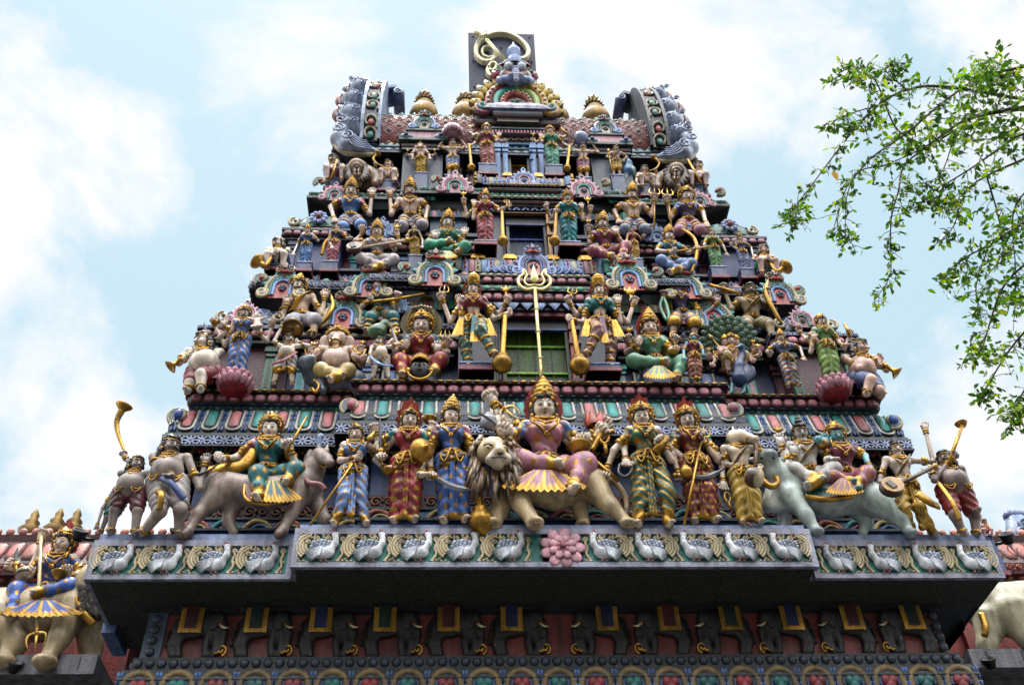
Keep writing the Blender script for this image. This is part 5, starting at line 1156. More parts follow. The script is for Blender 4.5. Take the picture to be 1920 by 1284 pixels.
            for i in range(11):
                t = (i-5)*.3; p = o+rh*(.81*math.sin(t)*rt+.81*math.cos(t)*fw+.26*ch*up); mb.ball(p, .085*rh, GOLDL, k=6, m=5)
            c = o+rh*(.8*fw+.36*ch*up); mb.ball(c, rh*.24, GOLD, np.stack([rt, fw*.5, up*1.2], 1), 8, 6); mb.ball(c+fw*.1*rh, rh*.1, '8d2f33', k=6, m=5)
            mb.lathe([(.0, .0), (.12*rh, .1*rh), (0, .45*rh)], c+up*.2*rh, GOLDL, 6, axis=up)
            for sx in (-1, 1):
                mb.ball(f.hpnt(sx*.86, -.1, .28), V(.16, .2, .26)*rh, GOLD, np.stack([rt, fw, up], 1), 7, 5)
            if kind == 'fan':
                for r0, r1, c_ in ((.98, 1.2, GOLD),):
                    q = np.linspace(-.75, PI+.75, 25); P = [[f.hpnt(r*math.cos(t), -.3+d, .42+r*math.sin(t)) for t in q] for r, d in ((r0, 0), (r0, .1), (r1, .1), (r1, 0))]; mb.grid(P, c_)
                for t in np.linspace(-.7, PI+.7, 17): mb.ball(f.hpnt(1.2*math.cos(t), -.25, .42+1.2*math.sin(t)), .1*rh, GOLDL, k=6, m=5)
        elif kind == 'turban':
            for i in range(4): mb.tube([f.hpnt((.86-.14*i)*math.cos(t), -.1+(.86-.14*i)*math.sin(t), .45+.2*i) for t in np.linspace(0, 2*PI, 17)], .17*rh, 'b9ad8a' if i % 2 else '8d8468', 6)
        elif kind in ('curls', 'none', 'bun') and f.hair:
            mb.tube([f.hpnt(.84*math.cos(t), -.06+.86*math.sin(t), .42) for t in np.linspace(0, 2*PI, 19)], .06*rh, GOLD, 5)
        if mb.v: mb.obj('crown' if kind not in ('curls', 'none', 'bun') else 'headband', M_GD, f.root)
    def halo(f, kind):
        mb = MB(); rh = f.rh; n = 9; pts = []
        o = f.hpnt(0, -.62, .1)
        if kind == 'flame':
            for i in range(2*n+1):
                t = i/(2*n); a = math.radians(-50+280*t); r = 1.42+(.75 if 0 else 0); env = 1+.62*math.exp(-((t-.5)/.17)**2); z = (1.28 if i % 2 else 1.02)
                pts.append((r*math.cos(a)*z*(.95), r*math.sin(a)*z*env+.2))
            pts = np.array(pts)*rh*.86
            uy = nrm(f.up+V(0, .1, 0)*0); mb.prism(pts, o, f.rt, uy, f.fw, .1*rh, '93301f', '5a1d18'); mb.prism(pts*(.8, .78)+(0, .06*rh), o+f.fw*.1*rh, f.rt, uy, f.fw, .04*rh, 'a5482f', '7a241d'); mb.prism(pts*(.62, .6)+(0, .1*rh), o+f.fw*.14*rh, f.rt, uy, f.fw, .03*rh, 'b98d68', '9a4a38')
            mb.obj('flame_halo', M_ST, f.root)
        elif kind == 'leaf':
            q = np.array([(-1.15, -.9), (-1.35, .2), (-1.1, 1.2), (-.55, 2.2), (0, 2.9), (.55, 2.2), (1.1, 1.2), (1.35, .2), (1.15, -.9)])*rh
            q = np.array(smooth_path(q, 48))*(.97, .86); q += rh*.06*np.stack([np.sin(np.arange(len(q))*2.2), np.cos(np.arange(len(q))*2.2)], 1)
            mb.prism(q, o, f.rt, f.up, f.fw, .1*rh, '97352f', '5a1d18', dome=.02*rh); mb.prism(q*(.66, .7), o+f.fw*.13*rh, f.rt, f.up, f.fw, .03*rh, 'b98478', '9a4a38'); mb.obj('flame_halo', M_ST, f.root)
        elif kind == 'cobra':
            q = np.array([(-.6, -1.4), (-1.5, -.6), (-1.9, .4), (-1.5, 1.4), (-.7, 2.05), (0, 2.2), (.7, 2.05), (1.5, 1.4), (1.9, .4), (1.5, -.6), (.6, -1.4)])*rh
            mb.prism(smooth_path(q, 40), o, f.rt, f.up, f.fw, .12*rh, '8a7f66', '4a4234', dome=.05*rh)
            for i in range(7):
                x = (i-3)*.42; mb.tube(smooth_path([o+f.rt*x*.3*rh-f.up*1.2*rh+f.fw*.2*rh, o+f.rt*x*rh+f.up*.5*rh+f.fw*.22*rh, o+f.rt*x*.6*rh+f.up*(2.0-.1*abs(x))*rh+f.fw*.3*rh], 10), .13*rh, '6a604c' if i % 2 else '9a8f74', 6); mb.ball(o+f.rt*x*.66*rh+f.up*(2.0-.15*abs(x))*rh+f.fw*.34*rh, .16*rh, '9a8f74', k=7, m=5)
            mb.obj('cobra_hood', M_ST, f.root)
        elif kind == 'peacock':
            for ring_, (r, n_) in enumerate(((2.2, 9), (3.2, 13), (4.2, 16))):
                for i in range(n_):
                    a = math.radians(-25+230*i/(n_-1)); c = o+rh*r*(math.cos(a)*f.rt+math.sin(a)*f.up)-f.fw*.1*ring_*rh+f.fw*.3*rh; t_ = nrm(c-o); 
                    mb.ball(c, 1, ('35523f', '3d5a45')[i % 2], M=np.stack([np.cross(t_, f.fw)*.62*rh, t_*.85*rh, f.fw*.14*rh], 1), k=8, m=6); mb.ball(c+f.fw*.13*rh+t_*.1*rh, .2*rh, '6d8a4a', k=7, m=5); mb.ball(c+f.fw*.26*rh+t_*.1*rh, .12*rh, '1f3f6a', k=6, m=5)
            mb.obj('peacock_fan', M_ST, f.root)
    # ---- clothes
    def pattern(f, kind, Vt, cc, gold, l, S, c2=None):
        g = rgb(gold); m = np.zeros(len(Vt), bool)
        if kind == 'bands': m = (np.sin(2*PI*l/(.062*S)) > .55)
        elif kind == 'dots': 
            c = .075*S; q = (Vt+V(.3, .1, .2))/c; q[:, 0] += .5*(np.floor(q[:, 2]) % 2); d = q-np.floor(q)-.5; m = (d[:, 0]**2*2.2+d[:, 2]**2 < .07)
        elif kind == 'fine':
            c = .045*S; q = Vt/c; q[:, 0] += .5*(np.floor(q[:, 2]) % 2); d = q-np.floor(q)-.5; m = (d[:, 0]**2+d[:, 2]**2 < .08)
        elif kind == 'stripes': m = np.sin(2*PI*(Vt[:, 2]+.35*np.abs(Vt[:, 0])+.12*S*np.sin(Vt[:, 0]/S*9))/(.055*S)) > .25
        elif kind == 'block':
            m = (np.sin(2*PI*l/(.075*S)) > .35) & (np.sin(2*PI*Vt[:, 0]/(.09*S)+1) > -.4)
        if c2 is not None and kind in ('bands2',): m = (np.sin(2*PI*l/(.07*S)) > .2); g = rgb(c2)
        cc[m] = g; return cc
    def top(f, spec, fore, fat, bust, sh, pz, fem):
        kind, c1 = spec[0], spec[1]; c2 = spec[2] if len(spec) > 2 else GOLD; pat = spec[3] if len(spec) > 3 else None; S, J, h = f.S, f.J, f.h
        if kind in ('blouse', 'bodice'):
            s = SDF(); k = .03*S; e = .011*S
            z0 = J['wai'] if kind == 'blouse' else J['wai']*.35+J['che']*.65
            s.cone(z0, J['che'], .054*S*fat+e, .078*S*fat+e, 0, k); s.ell(J['che'], V(.094 if fem else .11, .07, .075)*S*(.6+.4*fat)+e*.6, 0, k)
            s.cone(J['ls']*.95+J['rs']*.05-V(0, 0, .01*S), J['rs']*.95+J['ls']*.05-V(0, 0, .01*S), .04*S, .04*S, 0, k)
            for b in bust: s.ell(b, V(.043, .04, .042)*S+e, 0, .02*S)
            for sp, el, t, sd in fore[:2]:
                s.cone(sp, sp+(el-sp)*.62, .042*S, .038*S, 1 if len(spec) > 4 else 0, .02*S); s.cone(sp+(el-sp)*.6, sp+(el-sp)*.68, .041*S, .041*S, 2, 0.005)
            cols = [c1, spec[4] if len(spec) > 4 else c1, c2]
            mb = s.into(MB(), h, cols, disp=lambda P: .004*S*np.sin(P[:, 2]/S*95+P[:, 0]/S*60), colfn=(lambda Vt, cc: f.pattern(pat, Vt, cc, c2, Vt[:, 2], S)) if pat else None)
            mb.obj('blouse', M_CL, f.root)
        if kind == 'sash':
            # sash over one shoulder, hanging across to the hip
            mb = MB(); sd = 1 if len(spec) < 6 else spec[5]; a = J['rs' if sd > 0 else 'ls']+V(-sd*.02, -.03, .04)*S; c = sh((0, -.118*max(1, fat), pz+.17)); e_ = sh((-sd*.085*fat, -.07*fat, pz+.05)); P = smooth_path([a+V(0, .06*S, -.02*S), a, c+V(sd*.02*S, 0, .02*S), e_], 16)
            w = np.linspace(.034, .05, len(P))*S; col = c1
            G = []
            for p, w_ in zip(P, w): G.append([p+V(x*w_*.8, -.012*S*(1-x*x)-.004*S, x*w_*.6*sd) for x in (-1, -.75, 0, .75, 1)])
            mb.grid(G, np.repeat(np.array([rgb(GOLD2), rgb(GOLD2), rgb(col), rgb(col), rgb(col)])[None], len(P), 0)); mb.obj('shoulder_sash', M_CL, f.root)
    def low(f, spec, lr, fat, sh, pz):
        kind, c1 = spec[0], spec[1]; c2 = spec[2] if len(spec) > 2 else GOLD; pat = spec[3] if len(spec) > 3 else 'plain'; S, J, h = f.S, f.J, f.h
        s = SDF(); e = {'saree': .014, 'dhoti': .02, 'legging': .012, 'shorts': .02}[kind]*S; k = .035*S
        s.ell(J['pel'], V(.086*fat, .068*fat, .066)*S+e*.7, 0, k)
        seated = f.pose not in ('stand', 'wide')
        for a in 'lr':
            kn, an = J[a+'k'], J[a+'f']; hp_ = J[a+'h']
            if kind == 'shorts': s.cone(hp_, hp_+(kn-hp_)*.75, lr[0]*S+e, lr[1]*S*1.15+e, 0, k)
            elif kind == 'dhoti': s.chain([hp_, kn, kn+(an-kn)*.15], [lr[0]*S+e, lr[1]*S+e, lr[1]*S+e], 0, k)
            else: s.chain([hp_, kn, an+(kn-an)*(.06 if kind == 'saree' else .12)], [lr[0]*S+e, lr[1]*S+e, lr[2]*S+e*(.9 if kind == 'saree' else 1)], 0, k)
        if kind in ('saree', 'dhoti') and not seated:
            ax = (J['lf']+J['rf'])/2; zb = .045*S if kind == 'saree' else (J['lk'][2]-.04*S)
            fr = min(J['lf'][1], J['rf'][1]); bot = V(ax[0], min(J['lk'][1], J['rk'][1])-.045*S if kind == 'dhoti' else fr-.03*S, zb); tp = J['pel']+V(0, -.075*S*fat, -.02*S)
            s.cone(tp, bot, .014*S, .026*S, 1, .022*S); s.cone(tp, bot+V(-.02*S, .012*S, 0), .012*S, .02*S, 1, .02*S); s.cone(tp, bot+V(.02*S, .012*S, 0), .012*S, .02*S, 1, .02*S)
        axm = (J['lf']+J['rf'])/2
        def disp(P):
            d = .0055*S*np.sin(P[:, 2]/S*70+9*np.abs(P[:, 0]-J['pel'][0])/S*6+2*np.sin(P[:, 0]/S*14))
            if kind in ('saree', 'dhoti') and not seated:
                m = np.exp(-((P[:, 0]-J['pel'][0]*np.clip(P[:, 2]/max(J['pel'][2], .01), 0, 1)-axm[0]*(1-np.clip(P[:, 2]/max(J['pel'][2], .01), 0, 1)))/(.036*S))**2)*(P[:, 1] < J['pel'][1]+.01*S)
                d = d*(1-m)+m*.008*S*np.sin(P[:, 0]/S*2*PI/.026)
            elif seated: d = .006*S*np.sin((np.minimum(np.linalg.norm(P-J['lk'], axis=1), np.linalg.norm(P-J['rk'], axis=1)))/S*75)
            return d
        def colfn(Vt, cc):
            if kind == 'shorts' or kind == 'dhoti': l = np.minimum(np.linalg.norm(Vt-J['lk'], axis=1), np.linalg.norm(Vt-J['rk'], axis=1))
            else: l = np.minimum(np.linalg.norm(Vt-J['lf'], axis=1), np.linalg.norm(Vt-J['rf'], axis=1))
            cc = f.pattern(pat, Vt, cc, c2, l, S, spec[4] if len(spec) > 4 else None)
            hem = {'saree': .075, 'legging': .06, 'dhoti': .07, 'shorts': .05}[kind]*S
            m = l < hem
            if not seated and kind == 'saree': m = Vt[:, 2] < .058*S
            if not seated and kind == 'dhoti': m = Vt[:, 2] < min(J['lk'][2], J['rk'][2])+.01*S
            cc[m] = rgb(GOLD)
            return cc
        mb = s.into(MB(), h, [c1, spec[5] if len(spec) > 5 else c1], disp, colfn)
        mb.obj({'saree': 'saree_skirt', 'dhoti': 'dhoti', 'legging': 'leggings', 'shorts': 'shorts'}[kind], M_CL, f.root)
        if kind == 'legging':
            m = MB()
            for a in 'lr':
                for p0, p1, r0, r1 in ((J[a+'h'], J[a+'k'], lr[0], lr[1]), (J[a+'k'], J[a+'f'], lr[1], lr[2])):
                    for t in (.35, .68, .95):
                        p = p0+(p1-p0)*t; r = (r0+(r1-r0)*t)*S+e; m.lathe([(r*.9, -.014*S), (r*1.1, -.014*S), (r*1.14, 0), (r*1.1, .014*S), (r*.9, .014*S)], p, GOLD, 12, axis=nrm(p1-p0), ref=(0, 1, .2))
            m.obj('leg_bands', M_GD, f.root)
        if kind in ('saree', 'legging') and not seated:   # gold hip drape with hanging ends
            m = MB(); bp = sh((0, 0, pz-.01))
            sg = -1 if f.B[0] > 0 else 1
            for (za, zb, w_, off) in ((.035, -.075, .026, .03), (.02, -.03, .012, .036)):
                G = []
                for u in np.linspace(-1, 1, 15):
                    x = bp[0]+u*.1*fat*S; z = bp[2]+((za+zb)/2+sg*u*(za-zb)/2-.025*(1-u*u))*S; y = f.s.front(x, z); y = (y if y is not None else bp[1]-.02*S)-off*S*math.sqrt(max(.05, 1-.5*u*u))
                    G.append([V(x, y+.006*S, z+w_*S), V(x, y-.008*S, z+w_*.5*S), V(x, y-.01*S, z), V(x, y-.008*S, z-w_*.6*S), V(x, y+.006*S, z-w_*S)])
                m.grid(G, GOLD)
            if kind == 'legging':
                for x0 in (0, -.13*fat, .13*fat):
                    w0 = .024 if x0 == 0 else .03; G = []; zl = .38 if x0 == 0 else .24
                    for t in np.linspace(0, 1, 8):
                        zz = -t*zl; ww = w0*(1+1.0*t); G.append([bp+V(x0*(1+.3*t)+x*ww, (-.105*fat if x0 == 0 else -.05)-.03-.008*math.cos(x*9), zz)*S for x in (-1, -.6, -.2, .2, .6, 1)])
                    cg = [rgb(c1 if (t < .7 and x0 == 0) else GOLD) for t in np.linspace(0, 1, 8)]; m.grid(G, np.repeat(np.array(cg)[:, None], 6, 1))
            m.obj('hip_drape', M_GD, f.root)
    # ---- things in the hands; points are (px, py[, dy])
    def prop(f, kind, pts, a=None, b=None, name=None):
        S = f.S; P = [f.lp(*p) for p in pts]; mb = MB(); nm = name or kind; mat = M_GD
        if kind == 'stick': mb.tube(P if len(P) == 2 else smooth_path(P, 16), (a or .012)*S, b or GOLD, 7); mat = M_GD
        elif kind in ('trident', 'spear'):
            d = nrm(P[1]-P[0]); mb.tube(P[:2], .011*S, GOLD, 7); w = (a or .055)*S; sd = nrm(np.cross(d, V(0, -1, 0))); t = P[1]
            if kind == 'trident':
                for sx in (-1, 0, 1):
                    pp = smooth_path([t, t+sd*sx*w*.9+d*w*.2, t+sd*sx*w*1.05+d*w*1.1, t+sd*sx*w*.75+d*w*2.], 10) if sx else np.array([t, t+d*w*1.2, t+d*w*2.3])
                    mb.tube(pp, np.linspace(.26*w, .05*w, len(pp)), GOLDL, 6, flat=.6)
                mb.ball(t, .3*w, GOLD, k=7, m=5)
            else: mb.prism(np.array([(-.7, 0), (0, -.5), (.7, 0), (.35, .9), (0, 2.2), (-.35, .9)])*w, t, sd, d, V(0, -1, 0), .02*S, GOLDL, dome=.012*S)
        elif kind == 'sword':
            pth = smooth_path(P, 14); d = np.gradient(pth, axis=0); d /= np.linalg.norm(d, axis=1)[:, None]; n_ = np.cross(d, V(0, -1, 0)); w = (a or .02)*S*np.interp(np.linspace(0, 1, len(pth)), [0, .7, 1], [.8, 1., .1])
            G = [[p-q*u, p+V(0, -.008*S, 0), p+q*u, p+V(0, .008*S, 0), p-q*u] for p, q, u in zip(pth, n_, w)]; mb.grid(G, b or '9fa7b0', smooth=False)
            mb.tube([P[0]-d[0]*.09*S, P[0]], .016*S, GOLD, 6); mb.ball(P[0], V(.035, .02, .03)*S, GOLD, k=7, m=5); mb.ball(P[0]-d[0]*.1*S, .02*S, GOLD, k=6, m=5); mat = M_ST
        elif kind == 'mace':
            d = nrm(P[1]-P[0]); L = np.linalg.norm(P[1]-P[0]); R = (a or .075)*S; n = 26
            pr = [(.02*S*(1+.5*t)+.005*S*(i % 2), t*(L-R)) for i, t in enumerate(np.linspace(0, 1, n))]; mb.lathe(pr, P[0], GOLD, 8, axis=d)
            mb.lathe([(.3*R, -.25*R), (.6*R, -.1*R), (.5*R, .1*R), (.8*R, .35*R), (1.*R, .8*R), (1.02*R, .95*R), (.95*R, 1.3*R), (.7*R, 1.65*R), (.35*R, 1.85*R), (.3*R, 2.0*R), (0, 2.05*R)], P[1]-d*R, GOLD, 24, axis=d, flute=12, fa=.025)
        elif kind == 'bow':
            pth = smooth_path(P, 22); mb.tube(pth, np.interp(np.linspace(0, 1, len(pth)), [0, .15, .5, .85, 1], [.008, .02, .024, .02, .008])*S, GOLD, 7)
            mb.tube([pth[0], pth[-1]], .003*S, '8a8a80', 4) if a else None
        elif kind == 'horn':
            pth = smooth_path(P, 18); r = np.linspace(.012, .035, len(pth))*S*(a or 1); mb.tube(pth, r, GOLD, 9); d = nrm(pth[-1]-pth[-3]); mb.lathe([(r[-1]*.9, -.02*S), (r[-1]*1.2, 0), (r[-1]*2.2, .035*S*(a or 1)), (r[-1]*2.5, .05*S*(a or 1)), (r[-1]*2.1, .045*S*(a or 1)), (0, -.01*S)], pth[-1], GOLD, 14, axis=d)
        elif kind == 'trumpet':
            d = nrm(P[1]-P[0]); L = np.linalg.norm(P[1]-P[0]); mb.lathe([(.012*S, 0), (.014*S, L*.3), (.03*S, L*.33), (.016*S, L*.36), (.018*S, L*.6), (.04*S, L*.64), (.02*S, L*.68), (.024*S, L*.86), (.075*S, L*1.), (.06*S, L*.99), (0, L*.93)], P[0], GOLD, 12, axis=d)
        elif kind == 'lute':
            d = nrm(P[1]-P[0]); L = np.linalg.norm(P[1]-P[0]); w = (a or .1)*S; sd = nrm(np.cross(d, V(0, -1, .2))); n_ = nrm(np.cross(sd, d)); n_ = -n_ if n_[1] > 0 else n_
            body = SDF(); body.ell(P[0]+d*w*.2, V(w, w*1.15, w*.55), 0, .02, np.stack([sd, d, n_], 1)); body.into(mb, .014*S, ['3a2316']); q = np.linspace(0, 2*PI, 20, endpoint=False)
            mb.prism(np.stack([w*.93*np.cos(q), w*1.08*np.sin(q)+w*.2], 1), P[0]+n_*w*.42, sd, d, n_, .015*S, b or 'b08a55'); mb.prism(np.array([(-.03, -.02), (.03, -.02), (.03, .02), (-.03, .02)])*S*1.6, P[0]+n_*(w*.42+.016*S), sd, d, n_, .012*S, '2a1a12')
            mb.tube([P[0]+d*w*1., P[1]], .02*S, b or '4a2d18', 7, flat=.7); mb.ball(P[1], .035*S, GOLD, k=7, m=6)
            for k_ in (-1, 1): mb.tube([P[0]+n_*(w*.46)+sd*k_*.006*S, P[1]+n_*.022*S+sd*k_*.006*S], .002*S, 'c9c0a0', 4); mb.tube([P[1]-d*.05*S*(k_+2)-sd*.05*S, P[1]-d*.05*S*(k_+2)+sd*.05*S], .007*S, GOLD, 5)
            mat = M_ST
        elif kind == 'shield':
            r = (a or .1)*S; mb.lathe([(r, 0), (r*1.02, .02*S), (r*.9, .035*S), (r*.5, .06*S), (r*.2, .07*S), (r*.14, .1*S), (0, .11*S)], P[0], GOLD, 18, axis=nrm(b if b is not None else (.5, -1, -.2)))
        elif kind == 'bowl': r = (a or .04)*S; mb.lathe([(0, -r*.7), (r*.6, -r*.6), (r, 0), (r*1.05, .1*r), (r*.85, .1*r), (r*.6, -.3*r), (0, -.4*r)], P[0], b or GOLD, 12)
        elif kind == 'pot': r = (a or .1)*S; mb.lathe([(0, -r), (r*.7, -r*.8), (r, -.1*r), (r*.9, .4*r), (r*.45, .75*r), (r*.55, .95*r), (r*.4, 1.*r), (0, .9*r)], P[0], b or '8f97b8', 14); mat = M_ST
        elif kind == 'noose':
            r = (a or .05)*S; q = np.linspace(0, 2*PI, 17); mb.tube([P[0]+V(r*.5*math.cos(t), 0, r*math.sin(t)) for t in q], .01*S, GOLD, 6); mb.tube([P[0]+V(0, 0, -r), P[0]+V(.01, 0, -r-.07*S)], .012*S, GOLD, 6)
        elif kind == 'flower':
            r = (a or .04)*S
            for i in range(7): t = i*2*PI/7; mb.ball(P[0]+V(.6*r*math.cos(t), -.3*r, .6*r*math.sin(t)), (.5*r, .5*r, .5*r), b or PINK, k=6, m=5)
            mb.ball(P[0]+V(0, -.6*r, 0), .45*r, GOLD, k=7, m=5); mb.lathe([(.3*r, -.2*r), (.45*r, .6*r), (0, 1.9*r)], P[0], b or PINK, 7); mat = M_ST
        elif kind == 'emblem':   # small gold attribute held upright between two fingers
            r = (a or .035)*S; mb.tube([P[0], P[0]+V(0, -.2*r, 2.2*r)], .25*r, GOLD, 6); c = P[0]+V(0, -.2*r, 2.8*r); mb.ball(c, V(1.0, .45, 1.)*r, GOLD, k=8, m=6)
            for sx in (-1, 1): mb.tube([c, c+V(sx*1.1*r, 0, .4*r), c+V(sx*1.2*r, 0, 1.4*r)], [.35*r, .3*r, .08*r], GOLDL, 5)
            mb.lathe([(.4*r, 0), (.3*r, .9*r), (0, 1.9*r)], c, GOLDL, 6)
        elif kind == 'fire': 
            r = (a or .05)*S
            for i in range(6): t = i*1.05; mb.lathe([(.5*r, 0), (.55*r, .5*r), (0, 1.9*r)], P[0]+V(.5*r*math.cos(t), .3*r*math.sin(t), 0), 'a8402f' if i % 2 else 'b5604a', 6, axis=(.25*math.cos(t), 0, 1)); mat = M_ST
        elif kind == 'basket':
            r = (a or .2)*S; ax = nrm(b if b is not None else V(.3, -.5, -1)); mb.lathe([(r*.2, 0), (r*.8, -.02*S), (r, .03*S), (r*.98, .05*S), (r*.9, .05*S)][::-1], P[0], GOLD, 20, axis=-ax, flute=20, fa=.03)
            for i in range(22): t = i*2.4; q = .86*r*math.sqrt(i/22); mb.ball(P[0]-ax*(.05*S+.09*S*(1-(q/r)**2))+V(q*math.cos(t), q*math.sin(t)*.7, .25*q*math.sin(t)), .042*S, 'bdb7a8' if i % 3 else 'a9a28e', k=7, m=5)
            mat = M_ST
        elif kind == 'sack':
            r = (a or .15)*S; q = SDF(); q.ell(P[0], V(r*1.15, r*.9, r), 0, .05); q.ell(P[1], V(r*.55, r*.5, r*.55), 0, .12); q.into(mb, .025*S, [b or '4a6a48'], disp=lambda X: .004*S*np.sin(X[:, 2]/S*60)); mat = M_ST
        elif kind == 'lotus_basket':
            r = (a or .17)*S
            for rr, n_, dz in ((1., 13, 0), (.8, 11, .35), (.55, 9, .6)):
                for i in range(n_): t = i*2*PI/n_; c = P[0]+V(rr*r*math.cos(t), rr*r*math.sin(t), dz*r); mb.ball(c, V(.28, .28, .55)*r, b or 'a3808c', k=7, m=6)
            mb.lathe([(0, -.5*r), (.8*r, -.4*r), (1.05*r, 0), (.9*r, .3*r), (0, .8*r)], P[0], b or '9a7682', 14); mat = M_ST
        elif kind == 'loop': mb.tube(smooth_path(P+[P[0]], 30), (a or .014)*S, b or '6f9f86', 6); mat = M_ST
        elif kind == 'strap': mb.tube(smooth_path(P, 18), (a or .02)*S, b or '2f3f4f', 6, flat=.5); mat = M_CL
        elif kind == 'baby':
            q = SDF(); d = nrm(P[1]-P[0]); r = .05*S; q.cone(P[0], P[1], r*1.1, r*.9, 0, .03*S); q.ell(P[1]+d*r*1.7, V(1., 1., 1.1)*r*1.05, 0, .01*S); q.cone(P[0], P[0]+V(-.5, -1., -1.)*r*2, r*.6, r*.35, 0, .02*S); q.cone(P[0], P[0]+V(.8, -1., -.8)*r*2, r*.6, r*.35, 0, .02*S); q.cone(P[1], P[1]+V(-1.5, -1., -.2)*r*1.5, r*.45, r*.25, 0, .02*S); q.cone(P[1], P[1]+V(1.5, -.8, .2)*r*1.5, r*.45, r*.25, 0, .02*S)
            q.into(mb, .014*S, [f.skin]); mb.ball(P[1]+d*r*2.1+V(0, .4*r, 0), r*.95, '1a1512', k=7, m=5); mat = M_ST
            for sx in (-1, 1): mb.ball(P[1]+d*r*1.7+V(sx*.4*r, -.92*r, .1*r), .18*r, '101010', k=5, m=4)
        elif kind == 'fan':   # pleated cloth hanging in a fan: top point, bottom centre, half width
            t, b_ = P[0], P[1]; w = a*S; n_ = 27; G = []; CC = []
            for u in np.linspace(0, 1, 6):
                rw = []; cw = []
                for i in range(n_):
                    x = (i/(n_-1)-.5)*2; d = b_-t; sx = V(1, 0, 0)
                    rw.append(t+d*u*(1-.16*x*x)+sx*x*w*(.25+.75*u)+V(0, -.022*S*u*(1 if i % 2 else -1)*.6-.02*S*u, 0)); cw.append(rgb(GOLD if u > .72 else (b if (i//2) % 3 else (GOLD if b != 'x' else b))))
                G.append(rw); CC.append(cw)
            mb.grid(G, np.array(CC)); nm = 'pleated_fan'; mat = M_CL
        elif kind == 'drum': d = nrm(P[1]-P[0]); L = np.linalg.norm(P[1]-P[0]); r = (a or .1)*S; mb.lathe([(0, 0), (r*.85, 0), (r*.9, .02*S), (r, L*.5), (r*.9, L-.02*S), (r*.85, L), (0, L)], P[0], ['b9a88a', '9a8a6a', '2a1c14', '5a3520', '2a1c14', 'c9bba0', 'b9a88a'], 16, axis=d); mat = M_ST
        elif kind == 'mask':     # dark face hung at the lap
            r = (a or .07)*S; c = P[0]; mb.ball(c, V(1., .7, 1.25)*r, '2b2f38', k=10, m=8)
            for sx in (-1, 1): mb.ball(c+V(sx*.4*r, -.62*r, .15*r), V(.26, .12, .13)*r, 'c9c4b8', k=6, m=5); mb.ball(c+V(sx*.4*r, -.72*r, .15*r), .1*r, '08080a', k=5, m=4); mb.ball(c+V(sx*1.1*r, -.1*r, -.3*r), .35*r, GOLD, k=7, m=5)
            mb.tube([c+V(0, -.7*r, .1*r), c+V(0, -.85*r, -.2*r)], [.1*r, .16*r], '2b2f38', 6); mb.ball(c+V(0, -.66*r, -.55*r), V(.28, .12, .09)*r, '6a2a2a', k=6, m=5)
            mb.lathe([(1.0*r, 0), (1.1*r, .2*r), (.9*r, .5*r), (.7*r, .9*r), (.3*r, 1.4*r), (0, 1.7*r)], c+V(0, 0, .6*r), GOLD, 12, flute=10, fa=.08); mb.tube([c+V(1.2*r*math.cos(t), -.2*r, 1.2*r*math.sin(t)-.3*r) for t in np.linspace(PI, 2*PI, 12)], .15*r, GOLD, 6); mat = M_ST
        mb.obj(nm, mat, f.root)
def Yz(px, py, z):
    "depth at which the sight line of a pixel meets height z"
    d = FW + RT*(px-960)/FPX - UP*(py-642)/FPX
    return d[1]*(z-C0[2])/d[2]
class Beast:
    def __init__(b, name, label, base, Y, cols, cat='statue', h=.016, group=None, disp=None):
        b.Y = Y; b.B = U(*base, Y); b.root = tag(empty(name, b.B), label, cat, group); b.s = SDF(); b.cols = cols; b.h = h; b.m = MB(); b.disp = disp
    def lp(b, p): return U(p[0], p[1], b.Y-(p[2] if len(p) > 2 else 0))-b.B
    def ch(b, pts, rs, c=0, k=.06): b.s.chain([b.lp(p) for p in pts], rs, c, k); return b
    def el(b, p, r, c=0, k=.05): b.s.ell(b.lp(p), r, c, k); return b
    def done(b, name='body'): b.s.into(b.m, b.h, b.cols, b.disp); b.m.obj(name, M_ST, b.root); return b
    def tube(b, pts, r, col, name=None, k=7, mat=None, n=18):
        m = MB() if name else b.m; m.tube(smooth_path([b.lp(p) for p in pts], n) if len(pts) > 2 else [b.lp(p) for p in pts], r if not isinstance(r, (list, tuple)) else np.interp(np.linspace(0, 1, len(smooth_path([b.lp(p) for p in pts], n)) if len(pts) > 2 else 2), np.linspace(0, 1, len(r)), r), col, k)
        if name: m.obj(name, mat or M_ST, b.root)
        return b
m = MB(); m.box((-4.64, 9.03, 7.44), (4.64, 9.9, 7.53), '7885a6'); m.box((-2.6, 8.81, 7.442), (2.6, 9.028, 7.5), '7885a6'); part(m, 'ledge_floor')
ZW, ZC = 7.53, 7.5
BR = '9b8a7d'
def rowA(px, py): return Yz(px, py, ZC if 555 < px < 1512 else ZW)
D_ = dict
